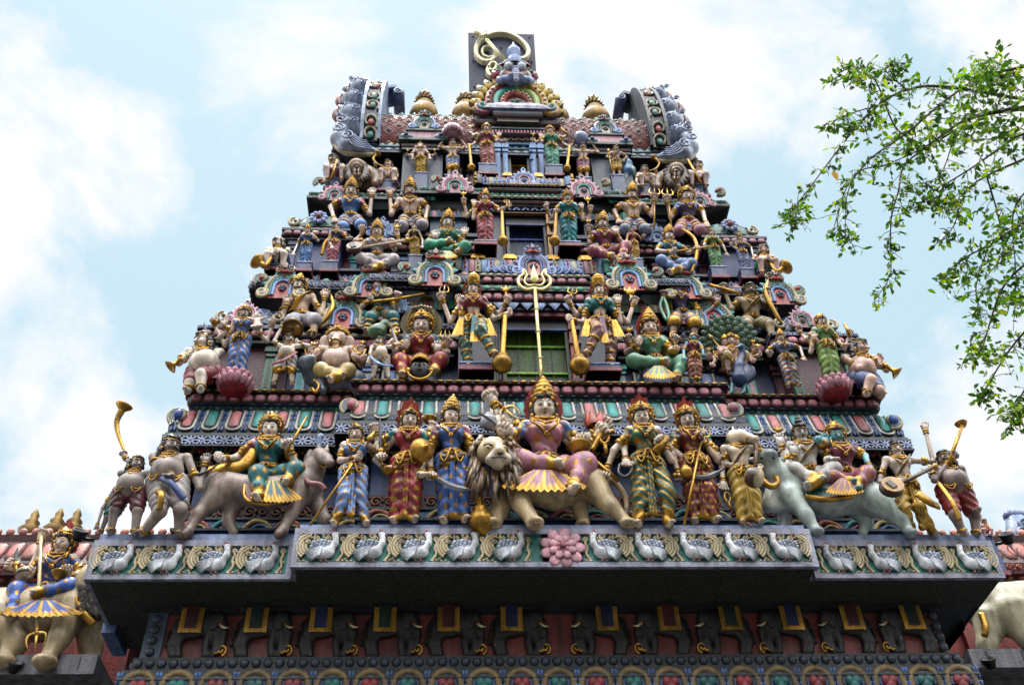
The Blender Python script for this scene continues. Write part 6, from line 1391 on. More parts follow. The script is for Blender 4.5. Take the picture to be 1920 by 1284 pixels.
# --- ledge row, left to right
Fig('dwarf_statue', 'stout grey-skinned horn blower at the left ledge end, curved gold horn raised high', (226, 1000), (256, 872), rowA(226, 1000), 'wide', 'm', '8f8580', HS=1.5, fat=1.55, hy=35, hp=10, crown='curls', arms=[('L', 234, 856, .1, 'grip', 262, 900, .1), ('R', 290, 930, .08, 'relax')], low=('shorts', '5a2a33', GOLD), props=[('horn', [(234, 848, .1), (222, 815, .1), (219, 790, .1), (229, 768, .12)], 1.3)], joints=D_(lf=(207, 997, 0), rf=(252, 1000, .05), lk=(215, 955, .08), rk=(258, 958, .1)))
Fig('dwarf_statue', 'figure with a green sleeve half hidden behind the stout horn blower', (196, 1000), (236, 905), rowA(196, 1000)+.3, 'stand', 'm', '8d8078', HS=1.3, fat=1.2, hy=-50, crown='curls', arms=[('L', 182, 985, .1, 'relax'), ('R', 215, 960, .05, 'relax')], low=('shorts', '2f6a60'), top=('blouse', '2f6a60'))
Fig('dwarf_statue', 'moustached pot-bellied man pulling on the horse rope, blue waist cloth with gold bow', (305, 1001), (321, 838), rowA(305, 1001), 'wide', 'm', '9c8f88', HS=1.42, fat=1.5, hy=38, hp=12, crown='curls', tache=True, arms=[('L', 324, 892, .3, 'give', 293, 872, .2), ('R', 385, 868, .12, 'open', 374, 915, .1)], low=('shorts', 'a39c98', GOLD2), props=[('strap', [(303, 895, .3), (320, 905, .36), (345, 935, .3)], .03, '3a4a78'), ('strap', [(291, 918, .2), (302, 925, .36), (299, 955, .3)], .03, GOLD)], joints=D_(lf=(268, 999, .05), rf=(335, 1001, .05), lk=(300, 958, .22), rk=(338, 955, .2)))
b = Beast('horse_statue', 'brown horse striding right along the ledge under the rider in green', (440, 1002), rowA(440, 1002)+.14, ['93837a', '6d5a52', '7a6a62'])
b.ch([(425, 915, .1), (500, 925, .12), (572, 910, .15)], [.18, .155, .18], 0, .1).ch([(572, 902, .15), (588, 878, .2), (598, 856, .24)], [.17, .12, .085], 0, .06).ch([(600, 853, .28), (612, 860, .36), (619, 868, .42)], [.085, .06, .045], 0, .04).el((620, 868, .44), (.05, .05, .045), 2, .03)
b.ch([(410, 928, .12), (372, 964, .18), (350, 998, .2)], [.15, .06, .045]).ch([(350, 998, .2), (343, 1002, .24)], [.05, .05], 1).ch([(440, 935, .0), (428, 976, .0), (440, 1000, 0)], [.13, .06, .045]).ch([(567, 925, .2), (546, 964, .24), (528, 998, .26)], [.13, .06, .045]).ch([(528, 998, .26), (523, 1002, .28)], [.05, .05], 1).ch([(585, 930, .05), (612, 976, .08), (600, 985, .0)], [.11, .055, .04])
for sx in (596, 612): b.ch([(sx, 846, .28), (sx+2, 833, .28)], [.032, .012], 0, .02)
b.done(); b.m = MB()
for px, py, d_ in ((601, 855, .385), (615, 854, .37)): b.m.ball(b.lp((px, py, d_)), .02, 'c9c0a8', k=6, m=5); b.m.ball(b.lp((px, py, d_+.012)), .013, BLK, k=6, m=5)
b.tube([(426, 897, .1), (402, 897, .14), (394, 925, .14), (400, 948, .14), (388, 958, .14)], [.05, .08, .085, .06, .01], '6d5f58', 'tail').tube([(583, 845, .2), (578, 860, .2), (575, 880, .22)], [.03, .05, .04], '5a4a44', 'mane').tube([(597, 852, .2), (600, 820, .24), (606, 818, .26)], [.02, .04, .02], '9aa8c8', 'head_plume').tube([(568, 893, .25), (580, 905, .36), (600, 908, .38), (610, 918, .36)], .03, 'a06f70', 'neck_garland').tube([(594, 862, .3), (606, 876, .3), (622, 870, .33)], .012, GOLD, 'bridle', mat=M_GD)
q = MB(); c = b.lp((470, 935, .33))
G = [[b.lp((x, y, d)) for y, d in ((898, .2), (910, .3), (935, .31))] for x in (460, 475, 495, 520, 545, 555)]; q.grid(G, '8d4a48'); b.m = q; b.tube([(460, 898, .22), (461, 935, .33), (500, 945, .34), (552, 935, .34)], .022, GOLD); q.obj('saddle_cloth', M_CL, b.root); 
for nm, pts, r, c_ in (('rope', [(418, 860, .3), (395, 880, .3), (365, 890, .3), (330, 890, .3)], .012, '2b3a38'),): b.tube(pts, r, c_, nm)
Fig('rider_statue', 'woman in green and gold saree riding side-saddle on the brown horse', (500, 915), (507, 806), rowA(440, 1002)+.09, 'ride', 'f', SKIN, HS=1.2, crown='fan', arms=[('L', 418, 860, .22, 'grip'), ('R', 543, 842, .2, 'grip', 556, 872, .1)], low=('saree', '2a6568', GOLD, 'dots'), top=('blouse', '2a6568', GOLD, 'dots', '8a3540'), props=[('stick', [(535, 850, .25), (576, 780, .25)], .009), ('fan', [(512, 900, .3), (520, 944, .32)], .19, '2a6568'), ('strap', [(478, 845, .1), (455, 872, .1), (425, 878, .1), (388, 886, .1)], .055, GOLD)], joints=D_(lk=(484, 888, .3), rk=(555, 880, .25), lf=(484, 932, .34), rf=(535, 905, .3)))
Fig('woman_statue', 'short woman in pale blue saree with a long slanting gold spear, beside the horse', (655, 984), (668, 816), rowA(655, 984), 'stand', 'f', 'd0bdae', HS=1.2, hy=-12, crown='small', arms=[('L', 666, 858, .22, 'grip'), ('R', 703, 808, .1, 'grip', 712, 850, .0)], low=('saree', '7d93c0', GOLD, 'dots'), top=('blouse', '5f7fb5', GOLD, 'dots', 'c2a88f'), props=[('spear', [(581, 984, .26), (693, 824, .2)], .05)], joints=D_(lf=(628, 981, .08), rf=(686, 981, .03), lk=(645, 930, .14), rk=(676, 930, .08)))
Fig('goddess_statue', 'standing woman in dark red saree with flame halo and round gold shield', (757, 984), (768, 790), rowA(757, 984), 'stand', 'f', 'd2c0b0', HS=1.2, hy=10, crown='small', halo='flame', arms=[('L', 713, 853, .15, 'grip'), ('R', 787, 890, .2, 'give', 800, 860, .1), ('L', 724, 880, .1, 'grip', 705, 862, .0)], low=('saree', '8f2f38', GOLD, 'block'), top=('blouse', '93313a', GOLD, None, '2f7d78'), props=[('sword', [(713, 845, .17), (713, 815, .17), (712, 778, .17)], .014), ('shield', [(790, 845, .28)], .1), ('bowl', [(727, 882, .2)], .05)])
Fig('goddess_statue', 'woman in deep blue saree with curved sword and gold mace, left of the lion', (852, 984), (845, 783), rowA(852, 984), 'stand', 'f', 'd6c3b3', HS=1.22, hy=18, crown='tall', arms=[('L', 808, 886, .18, 'grip'), ('R', 888, 876, .2, 'grip'), ('L', 806, 808, .0, 'grip'), ('R', 884, 900, .05, 'grip')], low=('saree', '4a68a8', GOLD, 'dots'), top=('blouse', '4a68a8', GOLD, 'dots', '8a4a5a'), props=[('sword', [(814, 893, .22), (850, 912, .24), (890, 919, .26)], .026), ('mace', [(889, 870, .2), (903, 978, .04)], .1), ('flower', [(914, 896, .12)], .045, 'b0453f'), ('bowl', [(806, 786, .0)], .06)])
# lion with its rider
Yl = rowA(1000, 984)+.2
b = Beast('lion_statue', 'tawny lion with shaggy brown mane standing on the ledge under the central goddess', (1000, 985), Yl, ['c9b492', '5f5148', 'd8cab6', '1c1614', 'b98f86'], h=.014)
b.ch([(960, 905, .15), (1040, 925, .1), (1112, 905, .12)], [.2, .165, .17], 0, .1).ch([(965, 910, .25), (978, 945, .3), (1000, 978, .34)], [.14, .09, .075]).el((1004, 980, .38), (.09, .1, .05)).ch([(945, 925, .15), (938, 955, .16), (928, 978, .2)], [.12, .09, .08]).el((924, 981, .25), (.085, .1, .05))
b.ch([(1108, 908, .18), (1145, 950, .24), (1172, 975, .24)], [.17, .085, .06]).el((1178, 981, .28), (.09, .09, .045)).ch([(1085, 930, .0), (1088, 960, .0), (1095, 980, .05)], [.12, .07, .06]).el((1092, 983, .1), (.08, .09, .045))
b.el((924, 846, .42), (.15, .15, .165), 0, .04).el((934, 857, .55), (.1, .11, .085), 2, .03).el((932, 868, .53), (.06, .08, .06), 2, .02).ch([(933, 828, .5), (937, 846, .63)], [.05, .055], 0, .03).el((921, 862, .55), (.065, .07, .055), 2, .03).el((949, 861, .55), (.06, .07, .055), 2, .03).el((934, 872, .52), (.06, .07, .045), 2, .02).el((905, 850, .44), (.06, .08, .09), 0, .05)
for px, py in ((899, 829), (955, 826)): b.el((px, py, .36), (.05, .03, .055), 4, .02)
b.done(); b.m = MB()
for px, py in ((915, 838), (945, 838)): b.m.ball(b.lp((px, py, .565)), V(.028, .016, .02), 'cfc49a', k=7, m=5); b.m.ball(b.lp((px, py, .58)), .013, BLK, k=6, m=4); b.m.tube([b.lp((px-9, py-3, .565)), b.lp((px, py-7, .58)), b.lp((px+9, py-3, .565))], .009, '231a16', 5)
b.m.ball(b.lp((938, 849, .665)), V(.036, .02, .024), '171212', k=7, m=5); b.m.tube([b.lp((920, 858, .62)), b.lp((936, 856, .655)), b.lp((950, 858, .62))], .007, '2a1c18', 5)
for px, py, d in ((1004, 981, .47), (924, 982, .34), (1180, 982, .36), (1093, 984, .18)):
    for k_ in (-1, 0, 1): b.m.tube([b.lp((px+k_*5, py-4, d)), b.lp((px+k_*6, py+2, d+.02))], .007, '3a2c22', 4)
for k_ in range(4):
    for e in (-1, 1): b.m.ball(b.lp((936+e*(9+3*(k_ % 2)), 859+3*(k_//2), .615)), .006, '2a201a', k=4, m=3)
b.m.obj('face', M_ST, b.root)
mn = MB()
for i in range(150):
    t = rnd.uniform(0, 2*PI); r0 = rnd.uniform(30, 44); px, py = 926+r0*math.cos(t)*.95, 852+r0*math.sin(t)
    dn = rnd.uniform(25, 62); d0 = .36-.0022*max(0, py-850)+rnd.uniform(-.05, .05)+(.06 if py > 860 else 0)
    if py < 838 and abs(px-926) < 16: continue
    x1 = px+(px-926)*.45+rnd.uniform(-6, 6); y1 = py+(dn if py > 830 else dn*.25); mn.tube(smooth_path([b.lp((px, py, d0)), b.lp(((px+x1)/2+rnd.uniform(-3, 3), (py+y1)/2, d0+.09)), b.lp((x1, y1, d0-.02))], 6), np.linspace(.034, .006, 7), ('8a7460', '6a5646', 'a89076', '54463a')[i % 4], 5)
mn.obj('mane', M_ST, b.root)
b.tube([(1120, 900, .15), (1150, 902, .12), (1172, 930, .12), (1175, 962, .16)], [.05, .035, .03, .03], 'b79f7e', 'tail').tube([(1175, 955, .16), (1174, 965, .18), (1168, 975, .2)], [.03, .06, .02], '5a4e47', 'tail_tuft')
Fig('goddess_statue', 'many-armed goddess in pink saree and tall crown seated on the ledge lion', (1022, 912), (1020, 768), Yl, 'lalita', 'f', 'd8c6b6', HS=1.25, hp=20, crown='tall', halo='leaf', ch=1.05, arms=[('L', 944, 816, .35, 'grip'), ('R', 1086, 842, .25, 'cup'), ('L', 925, 755, .1, 'grip', 955, 796, .05), ('R', 1122, 818, .15, 'grip'), ('L', 930, 800, .2, 'open', 965, 812, .1), ('R', 1121, 806, .05, 'relax', 1085, 830, .0)], low=('saree', 'b3808f', GOLD, 'dots'), top=('blouse', 'b3808f', GOLD, 'dots', '5f7fb5'), props=[('trident', [(907, 734, .12), (945, 766, .14)], .05), ('fire', [(1118, 800, .05)], .06), ('stick', [(1110, 845, .2), (1128, 815, .22), (1150, 808, .2)], .016), ('noose', [(1132, 818, .22)], .05), ('bowl', [(1087, 836, .3)], .06), ('sword', [(942, 812, .4), (925, 790, .4), (898, 775, .4)], .014), ('pot', [(917, 790, .22)], .05, 'b9bcc4'), ('fan', [(1022, 880, .42), (1020, 924, .44)], .24, 'b3808f')], joints=D_(lk=(975, 865, .3), rk=(1096, 870, .3), lf=(1050, 872, .42), rf=(1072, 918, .42)))
Fig('goddess_statue', 'woman in green and gold striped wrap with flame halo, ring hanging from her wrist', (1225, 984), (1203, 784), rowA(1225, 984), 'stand', 'f', 'd4c2b2', HS=1.22, hy=-8, crown='fan', halo='flame', arms=[('L', 1174, 864, .2, 'relax', 1170, 838, .1), ('R', 1240, 834, .25, 'grip', 1258, 862, .15), ('L', 1138, 880, .05, 'grip'), ('R', 1288, 864, .1, 'relax')], low=('saree', '2f625a', GOLD, 'stripes'), top=('blouse', '3a6a5e', GOLD, 'stripes', '7d8fb8'), props=[('stick', [(1116, 864, .08), (1160, 901, .08)], .018), ('loop', [(1162, 870, .22), (1160, 885, .24), (1172, 893, .24), (1184, 882, .24), (1182, 868, .22)], .01, '4a4a44'), ('stick', [(1228, 848, .28), (1250, 820, .28)], .035)], joints=D_(lf=(1197, 982, .05), rf=(1254, 982, .08), lk=(1200, 930, .1), rk=(1252, 925, .16)))
Fig('goddess_statue', 'woman in maroon spotted saree holding an upright gold trident and a curved sword, flame halo', (1322, 985), (1289, 790), rowA(1322, 985)+.05, 'stand', 'f', 'd0bfae', HS=1.2, hy=-14, crown='fan', halo='flame', arms=[('L', 1272, 889, .12, 'grip'), ('R', 1319, 828, .22, 'grip', 1346, 862, .1), ('R', 1356, 906, .1, 'relax', 1352, 862, .02)], low=('saree', '6f2730', GOLD, 'fine'), top=('blouse', '74282f', GOLD, 'fine', '3a6a5e'), props=[('trident', [(1283, 984, .3), (1316, 818, .26)], .055), ('sword', [(1289, 892, .2), (1325, 893, .22), (1360, 878, .22)], .024), ('noose', [(1364, 932, .14)], .045), ('pot', [(1286, 884, .3)], .05, GOLD)])
Fig('musician_statue', 'horse-headed musician in a yellow wrapped cloth playing an upright long-necked lute', (1408, 986), (1380, 822), rowA(1408, 986), 'stand', 'm', 'd2c2ae', HS=1.5, hy=55, hp=8, crown='none', headtype='horse', hair='6d625a', jewel=True, neck2=False, arms=[('L', 1413, 878, .25, 'relax', 1362, 870, .1), ('R', 1418, 832, .15, 'grip', 1432, 850, .0)], low=('saree', 'c2a45c', GOLD, 'plain'), top=('sash', '5a4a44'), props=[('drum', [(1404, 893, .3), (1424, 897, .36)], .1), ('stick', [(1415, 892, .28), (1419, 818, .2)], .02, '6a4528')])
# bull with two riders
Yb_ = rowA(1600, 1000)+.18
b = Beast('bull_statue', 'white humped bull striding left on the ledge with two riders seated on its back', (1600, 1001), Yb_, ['b4bfba', '8d969a', '5f4f48', 'c2c6be'], h=.018)
b.ch([(1475, 918, .15), (1550, 935, .14), (1622, 930, .14)], [.22, .2, .19], 0, .1).ch([(1470, 905, .2), (1448, 885, .28), (1438, 865, .34)], [.2, .15, .1], 0, .08).el((1438, 862, .38), (.12, .13, .12), 0, .04).el((1444, 853, .46), (.08, .08, .06), 1, .03).ch([(1452, 915, .26), (1440, 945, .26), (1470, 955, .2)], [.09, .08, .06], 3, .06)
b.ch([(1482, 930, .28), (1512, 966, .34), (1528, 992, .34)], [.14, .07, .055]).el((1533, 997, .38), (.07, .08, .05), 1).ch([(1470, 945, .1), (1472, 975, .1), (1466, 996, .1)], [.1, .065, .055]).ch([(1640, 938, .2), (1688, 973, .26), (1704, 995, .26)], [.18, .075, .055]).el((1709, 999, .3), (.07, .07, .045), 1).ch([(1600, 950, .0), (1625, 980, .02), (1616, 1000, .02)], [.11, .06, .05])
b.done(); b.m = MB()
for px in (1428, 1450): b.m.ball(b.lp((px, 858, .49)), .02, BLK, k=6, m=5)
for sx in (-1, 1): b.m.tube([b.lp((1438+sx*16, 852, .36)), b.lp((1438+sx*24, 846, .36)), b.lp((1438+sx*22, 838, .38))], [.03, .024, .006], '6a625a', 6); b.m.ball(b.lp((1438+sx*26, 862, .34)), V(.06, .03, .035), '9aa6a2', k=7, m=5)
b.m.obj('face', M_ST, b.root)
b.tube([(1430, 900, .42), (1445, 912, .46), (1458, 905, .42), (1455, 893, .36)], .035, GOLD, 'bell_collar', mat=M_GD).tube([(1630, 905, .15), (1655, 920, .15), (1668, 950, .18), (1664, 965, .18)], [.03, .022, .02, .035], '97a3a0', 'tail')
q = MB(); G = [[b.lp((x, y, d)) for y, d in ((895, .1), (915, .36), (932, .4))] for x in (1512, 1530, 1550, 1575, 1595)]; q.grid(G, '2f6a60'); b.m = q; b.tube([(1510, 930, .4), (1550, 936, .41), (1598, 930, .4)], .03, GOLD); q.obj('saddle_cloth', M_CL, b.root)
Fig('rider_statue', 'white-skinned man with topknot and cream trousers sitting cross-legged on the bull', (1522, 915), (1501, 813), Yb_-.1, 'lotus', 'm', 'c6c0ba', HS=1.15, hy=-8, crown='bun', arms=[('L', 1465, 834, .12, 'open', 1472, 868, .05), ('R', 1550, 862, .25, 'give'), ('L', 1490, 851, .3, 'open', 1478, 880, .2)], low=('saree', 'b5b1ad', GOLD, 'plain'), top=('sash', '7d8078'), props=[('emblem', [(1462, 822, .14)], .03)], joints=D_(lk=(1490, 882, .25), rk=(1562, 880, .25), lf=(1532, 900, .34), rf=(1515, 912, .36)))
Fig('rider_statue', 'woman with blue-green face in maroon bodice sitting at the back of the bull', (1592, 918), (1568, 819), Yb_-.1, 'lalita', 'f', '6fa0a6', HS=1.15, hy=-6, crown='fan', arms=[('L', 1550, 834, .12, 'open'), ('R', 1630, 876, .2, 'relax', 1622, 855, .1)], low=('saree', '9c5f6d', GOLD, 'dots'), top=('blouse', '7d3f52', GOLD, None, '7d3f52'), props=[('fan', [(1585, 895, .34), (1582, 930, .36)], .16, '9c6f8a')], joints=D_(lk=(1560, 895, .26), rk=(1625, 888, .25), lf=(1600, 905, .3), rf=(1602, 918, .32)))
Fig('musician_statue', 'bare-chested musician with black topknot and golden wrap, right arm flung up, lute held slanting', (1722, 1001), (1680, 844), rowA(1722, 1001), 'stand', 'm', 'b9ab9f', HS=1.15, hy=-4, hp=14, crown='bun', arms=[('L', 1680, 902, .25, 'relax', 1648, 905, .12), ('R', 1735, 806, .1, 'open', 1750, 866, .05)], low=('saree', 'c0a35e', GOLD, 'bands'), top=('sash', '55605a'), props=[('lute', [(1668, 917, .36), (1753, 874, .25)], .11), ('strap', [(1720, 925, .3), (1745, 942, .3), (1757, 948, .2)], .05, GOLD)], joints=D_(lf=(1712, 1000, .02), rf=(1752, 1001, .0), lk=(1695, 955, .14), rk=(1722, 950, .12)))
Fig('dwarf_statue', 'dark pot-bellied man in red shorts at the right ledge end, long stick raised', (1812, 1003), (1772, 862), rowA(1812, 1003), 'wide', 'm', '8d7d78', HS=1.4, fat=1.5, hy=-40, hp=6, crown='curls', arms=[('L', 1785, 858, .25, 'grip', 1752, 900, .2), ('R', 1828, 965, .1, 'cup', 1822, 930, .05)], low=('shorts', '8a302f', GOLD), props=[('stick', [(1779, 868, .27), (1806, 792, .27)], .022), ('bowl', [(1802, 794, .25)], .07), ('strap', [(1760, 905, .25), (1785, 940, .33), (1800, 975, .3)], .03, GOLD)], joints=D_(lf=(1806, 1000, .1), rf=(1830, 1002, .0), lk=(1790, 965, .16), rk=(1828, 968, .05)))
NPL = 0
def seat(f, zf, w=.16, d=.15, c='3a4a70', top='93a2c6'):
    "pedestal from the shelf up to the foot of a figure"
    B = f.B
    if B[2] > zf+.02:
        mb = MB(); w *= f.S; d *= f.S; mb.box((B[0]-w, B[1]-d*.75, zf-.01), (B[0]+w, B[1]+d, B[2]-.025), c); mb.box((B[0]-w-.008, B[1]-d*.75-.01, B[2]-.025), (B[0]+w+.008, B[1]+d, B[2]-.004), top); mb.box((B[0]-w-.02, B[1]-d*.75-.025, zf-.01), (B[0]+w+.02, B[1]+d, zf+.05), '7a3743'); part(mb, 'statue_plinth')
    return f
def FB(name, label, base, face, zf, Y=None, dY=0., pl=True, **k):
    y = Yz(base[0], base[1], zf) if Y is None else Y
    f = Fig(name, label, base, face, y+dY, **k); 
    if pl: seat(f, zf)
    return f
def lotus(px, py, Y, r, label):
    o = U(px, py, Y); root = tag(empty('lotus_pedestal', o), label, 'pedestal', 'pink stone lotus pedestals'); m = MB()
    for rr, n, z, c in ((1., 15, .0, 'b58490'), (.95, 15, .32, 'a9707e')):
        for i in range(n):
            t = (i+.5*(z > 0))*2*PI/n; e = V(math.cos(t), math.sin(t), 0); s_ = np.cross(e, FZ); m.ball(V(rr*r*.9*math.cos(t), rr*r*.9*math.sin(t), r*(z-.05)), 1, c, M=np.stack([s_*.23*r, (e*.16+FZ*.05)*r, (FZ*.3+e*.1)*r], 1), k=8, m=6)
    m.obj('petals', M_AR, root); m = MB(); m.lathe([(0, -.42*r), (.75*r, -.4*r), (.9*r, -.1*r), (.92*r, .5*r), (0, .52*r)], (0, 0, 0), '96303a', 18); m.obj('seat', M_AR, root)
    return o
ZB = 9.757
# ------------------------------------------------ second row: the shelf above the ledge
FB('musician_statue', 'plump boy in maroon shorts with a gold trumpet pointing down left, second row', (386, 718), (382, 643), ZB, pose='sit', sex='m', HS=1.5, fat=1.5, hy=-45, hp=12, crown='curls', arms=[('L', 359, 663, .15, 'grip'), ('R', 367, 668, .15, 'grip')], low=('shorts', '82323a', GOLD), props=[('trumpet', [(372, 650, .12), (319, 688, .12)])], joints=D_(lk=(358, 716, .1), rk=(378, 702, .2), lf=(352, 732, .12), rf=(376, 730, .2)), dY=.05)
o = lotus(440, 722, Yz(440, 712, ZB+.05), .21, 'pink stone lotus under the blue-saree woman at the left of the second row')
Fig('goddess_statue', 'woman in patterned blue saree holding a baby, standing on a pink lotus', (443, 704), (458, 590), Yz(440, 712, ZB+.05)+.02, 'stand', 'f', 'ccb8aa', HS=1.15, hp=28, crown='fan', arms=[('L', 419, 610, .15, 'open'), ('R', 482, 622, .2, 'cup'), ('L', 402, 609, .05, 'cup', 422, 648, 0), ('R', 511, 609, .05, 'cup', 500, 640, 0), ('L', 397, 641, .0, 'grip')], low=('saree', '5f7db8', GOLD, 'dots'), top=('blouse', '5f7db8', GOLD, 'dots', 'b0707c'), props=[('baby', [(483, 612, .26), (482, 602, .25)]), ('bowl', [(402, 605, .08)], .05), ('bowl', [(512, 603, .08)], .04), ('sword', [(395, 638, .03), (386, 624, .03), (383, 603, .03)], .02)])
FB('dwarf_statue', 'moustached porter bending under a round gold tray heaped with cream fruit', (530, 721), (542, 638), ZB, dY=.0, pose='wide', sex='m', HS=1.45, fat=1.35, hy=28, hr=18, hp=12, crown='curls', tache=True, arms=[('L', 529, 612, .15, 'grip', 514, 640, .12), ('R', 561, 642, .1, 'grip')], low=('dhoti', '9a9aa0', GOLD, 'dots'), props=[('basket', [(548, 618, .1)], .2), ('strap', [(512, 682, .15), (530, 676, .26), (556, 660, .15)], .03, '8a3a44')])
# elephant-headed figure on a grey rat
Yg = Yz(610, 735, ZB)+.1
b = Beast('rat_statue', 'big grey rat crouching under the elephant-headed figure', (610, 733), Yg, ['6f7685', '868c99'], h=.016)
b.ch([(590, 705, .1), (625, 715, .1), (665, 715, .1)], [.14, .17, .15], 0, .08).ch([(590, 700, .12), (575, 682, .25), (586, 672, .36)], [.12, .1, .05], 0, .06).ch([(600, 718, .2), (606, 732, .24)], [.07, .05]).ch([(660, 720, .15), (668, 732, .2)], [.08, .05]).el((570, 674, .22), (.05, .03, .07), 1).done(); b.m = MB(); b.tube([(588, 712, .26), (598, 722, .3), (592, 735, .3), (585, 728, .28)], .02, GOLD, 'gold_collar', mat=M_GD); b.tube([(577, 678, .35), (578, 677, .355)], .018, BLK, 'eye')
Fig('elephant_headed_statue', 'elephant-headed figure with gold crown and many arms sitting cross-legged on the grey rat', (628, 714), (632, 638), Yg-.05, 'lotus', 'm', 'cdb5aa', HS=1.5, fat=1.5, hp=18, crown='fan', headtype='elephant', hair=None, arms=[('L', 591, 667, .2, 'grip'), ('R', 668, 672, .2, 'grip'), ('L', 580, 674, .12, 'grip'), ('R', 681, 676, .12, 'grip'), ('L', 583, 660, .05, 'grip'), ('R', 678, 661, .05, 'grip')], low=('saree', 'c2aa78', GOLD, 'plain'), props=[('emblem', [(588, 655, .24)], .025), ('trident', [(597, 668, .24), (598, 655, .24)], .03), ('stick', [(577, 684, .15), (572, 655, .15)], .01), ('noose', [(664, 655, .2)], .05), ('emblem', [(679, 652, .1)], .025), ('stick', [(675, 680, .16), (686, 655, .16)], .012)], joints=D_(lk=(602, 693, .25), rk=(653, 694, .25), lf=(640, 706, .34), rf=(622, 712, .34)))
FB('dwarf_statue', 'round-bellied porter with a moss-green sack on his shoulder, blue waist cloth', (714, 712), (712, 642), ZB, pose='wide', sex='m', HS=1.5, fat=1.5, hy=-30, hr=-14, hp=12, crown='curls', tache=True, arms=[('L', 702, 652, .25, 'grip', 690, 680, .15), ('R', 733, 612, .1, 'grip', 745, 645, .05)], low=('shorts', 'b0a39c', GOLD), props=[('sack', [(706, 622, .05), (722, 606, .05)], .17), ('strap', [(694, 668, .22), (712, 682, .36), (736, 686, .2)], .035, '6f8fc2')])
FB('goddess_statue', 'goddess in dark red saree under a cobra hood, dark mask at her lap', (790, 705), (790, 614), ZB, Y=9.45, pose='lalita', sex='f', skin='cbb5aa', HS=1.45, hp=26, crown='fan', halo='cobra', arms=[('L', 757, 651, .25, 'grip'), ('R', 820, 658, .2, 'open'), ('L', 739, 651, .1, 'grip'), ('R', 835, 647, .1, 'grip')], low=('saree', '852c34', GOLD, 'dots'), top=('blouse', '8a2f36', GOLD, None, '2f6a68'), props=[('sword', [(758, 645, .28), (759, 633, .28), (759, 617, .28)], .014), ('emblem', [(739, 640, .14)], .035), ('trident', [(832, 656, .14), (834, 632, .14)], .04), ('mask', [(787, 692, .42)], .085)], joints=D_(lk=(750, 676, .3), rk=(826, 674, .3), lf=(757, 704, .35), rf=(812, 698, .3)))
FB('guardian_statue', 'four-armed guardian in teal leggings left of the lowest doorway, leaning on a gold mace', (893, 692), (886, 545), 9.99, Y=9.32, pose='stand', sex='f', skin='d2bdac', HS=1.12, hp=28, hy=12, crown='kirita', halo='leaf', arms=[('L', 862, 567, .2, 'grip', 866, 606, .15), ('R', 949, 590, .25, 'grip', 925, 598, .15), ('L', 829, 562, .15, 'grip', 845, 604, .05), ('R', 949, 568, .1, 'grip', 934, 590, .0)], low=('legging', '3f7f86', GOLD, 'fine'), top=('bodice', '82353f', GOLD), props=[('mace', [(947, 592, .3), (941, 683, .3)], .1), ('trident', [(829, 566, .18), (832, 548, .18)], .045), ('emblem', [(949, 558, .12)], .04)], joints=D_(lk=(872, 645, .12), lf=(880, 689, .05), rk=(902, 618, .35), rf=(926, 665, .25)), ch=1.15)
FB('guardian_statue', 'four-armed guardian in mauve leggings right of the lowest doorway, leaning on a gold mace', (1128, 694), (1123, 547), 9.99, Y=9.32, pose='stand', sex='f', skin='d2bdac', HS=1.12, hp=28, hy=-10, crown='kirita', halo='leaf', arms=[('L', 1072, 600, .25, 'grip', 1094, 604, .15), ('R', 1158, 568, .25, 'open', 1163, 605, .15), ('L', 1068, 568, .1, 'grip', 1082, 592, .0), ('R', 1188, 570, .1, 'grip', 1176, 606, .05)], low=('legging', '86667c', GOLD, 'fine'), top=('bodice', '2f6f72', GOLD), props=[('mace', [(1072, 600, .3), (1087, 686, .3)], .1), ('trident', [(1067, 572, .12), (1072, 550, .12)], .045), ('emblem', [(1184, 566, .12)], .05)], joints=D_(rk=(1147, 648, .12), rf=(1143, 690, .05), lk=(1121, 618, .35), lf=(1100, 664, .25)), ch=1.15)
FB('goddess_statue', 'goddess in pale green saree with red leaf halo seated beside the mauve guardian', (1232, 702), (1218, 617), ZB, Y=9.42, pose='lalita', sex='f', skin='c9b3a6', HS=1.4, hp=26, crown='tall', halo='leaf', arms=[('L', 1194, 647, .2, 'grip'), ('R', 1262, 666, .25, 'cup'), ('L', 1179, 642, .1, 'grip'), ('R', 1264, 643, .1, 'grip')], low=('saree', '6f9a80', GOLD, 'plain'), top=('blouse', '6a947a', GOLD), props=[('sword', [(1194, 640, .24), (1192, 628, .24), (1191, 613, .24)], .014), ('emblem', [(1180, 634, .14)], .035), ('noose', [(1262, 632, .14)], .055), ('bowl', [(1261, 661, .3)], .05), ('fan', [(1236, 685, .4), (1236, 712, .42)], .16, '7fa68f')], joints=D_(lk=(1188, 676, .3), rk=(1280, 678, .3), lf=(1250, 680, .38), rf=(1266, 710, .36)))
FB('woman_statue', 'small blue-skinned woman in maroon spotted saree looking right, beside the green goddess', (1304, 716), (1299, 634), ZB, pose='stand', sex='f', skin='5f96a8', HS=1.1, hy=50, crown='small', arms=[('L', 1283, 670, .15, 'relax'), ('R', 1318, 666, .2, 'grip')], low=('saree', '7d3a48', GOLD, 'fine'), top=('blouse', '7d3a48', GOLD, None, '4f7fb5'))
Yp = Yz(1385, 735, ZB)+.12
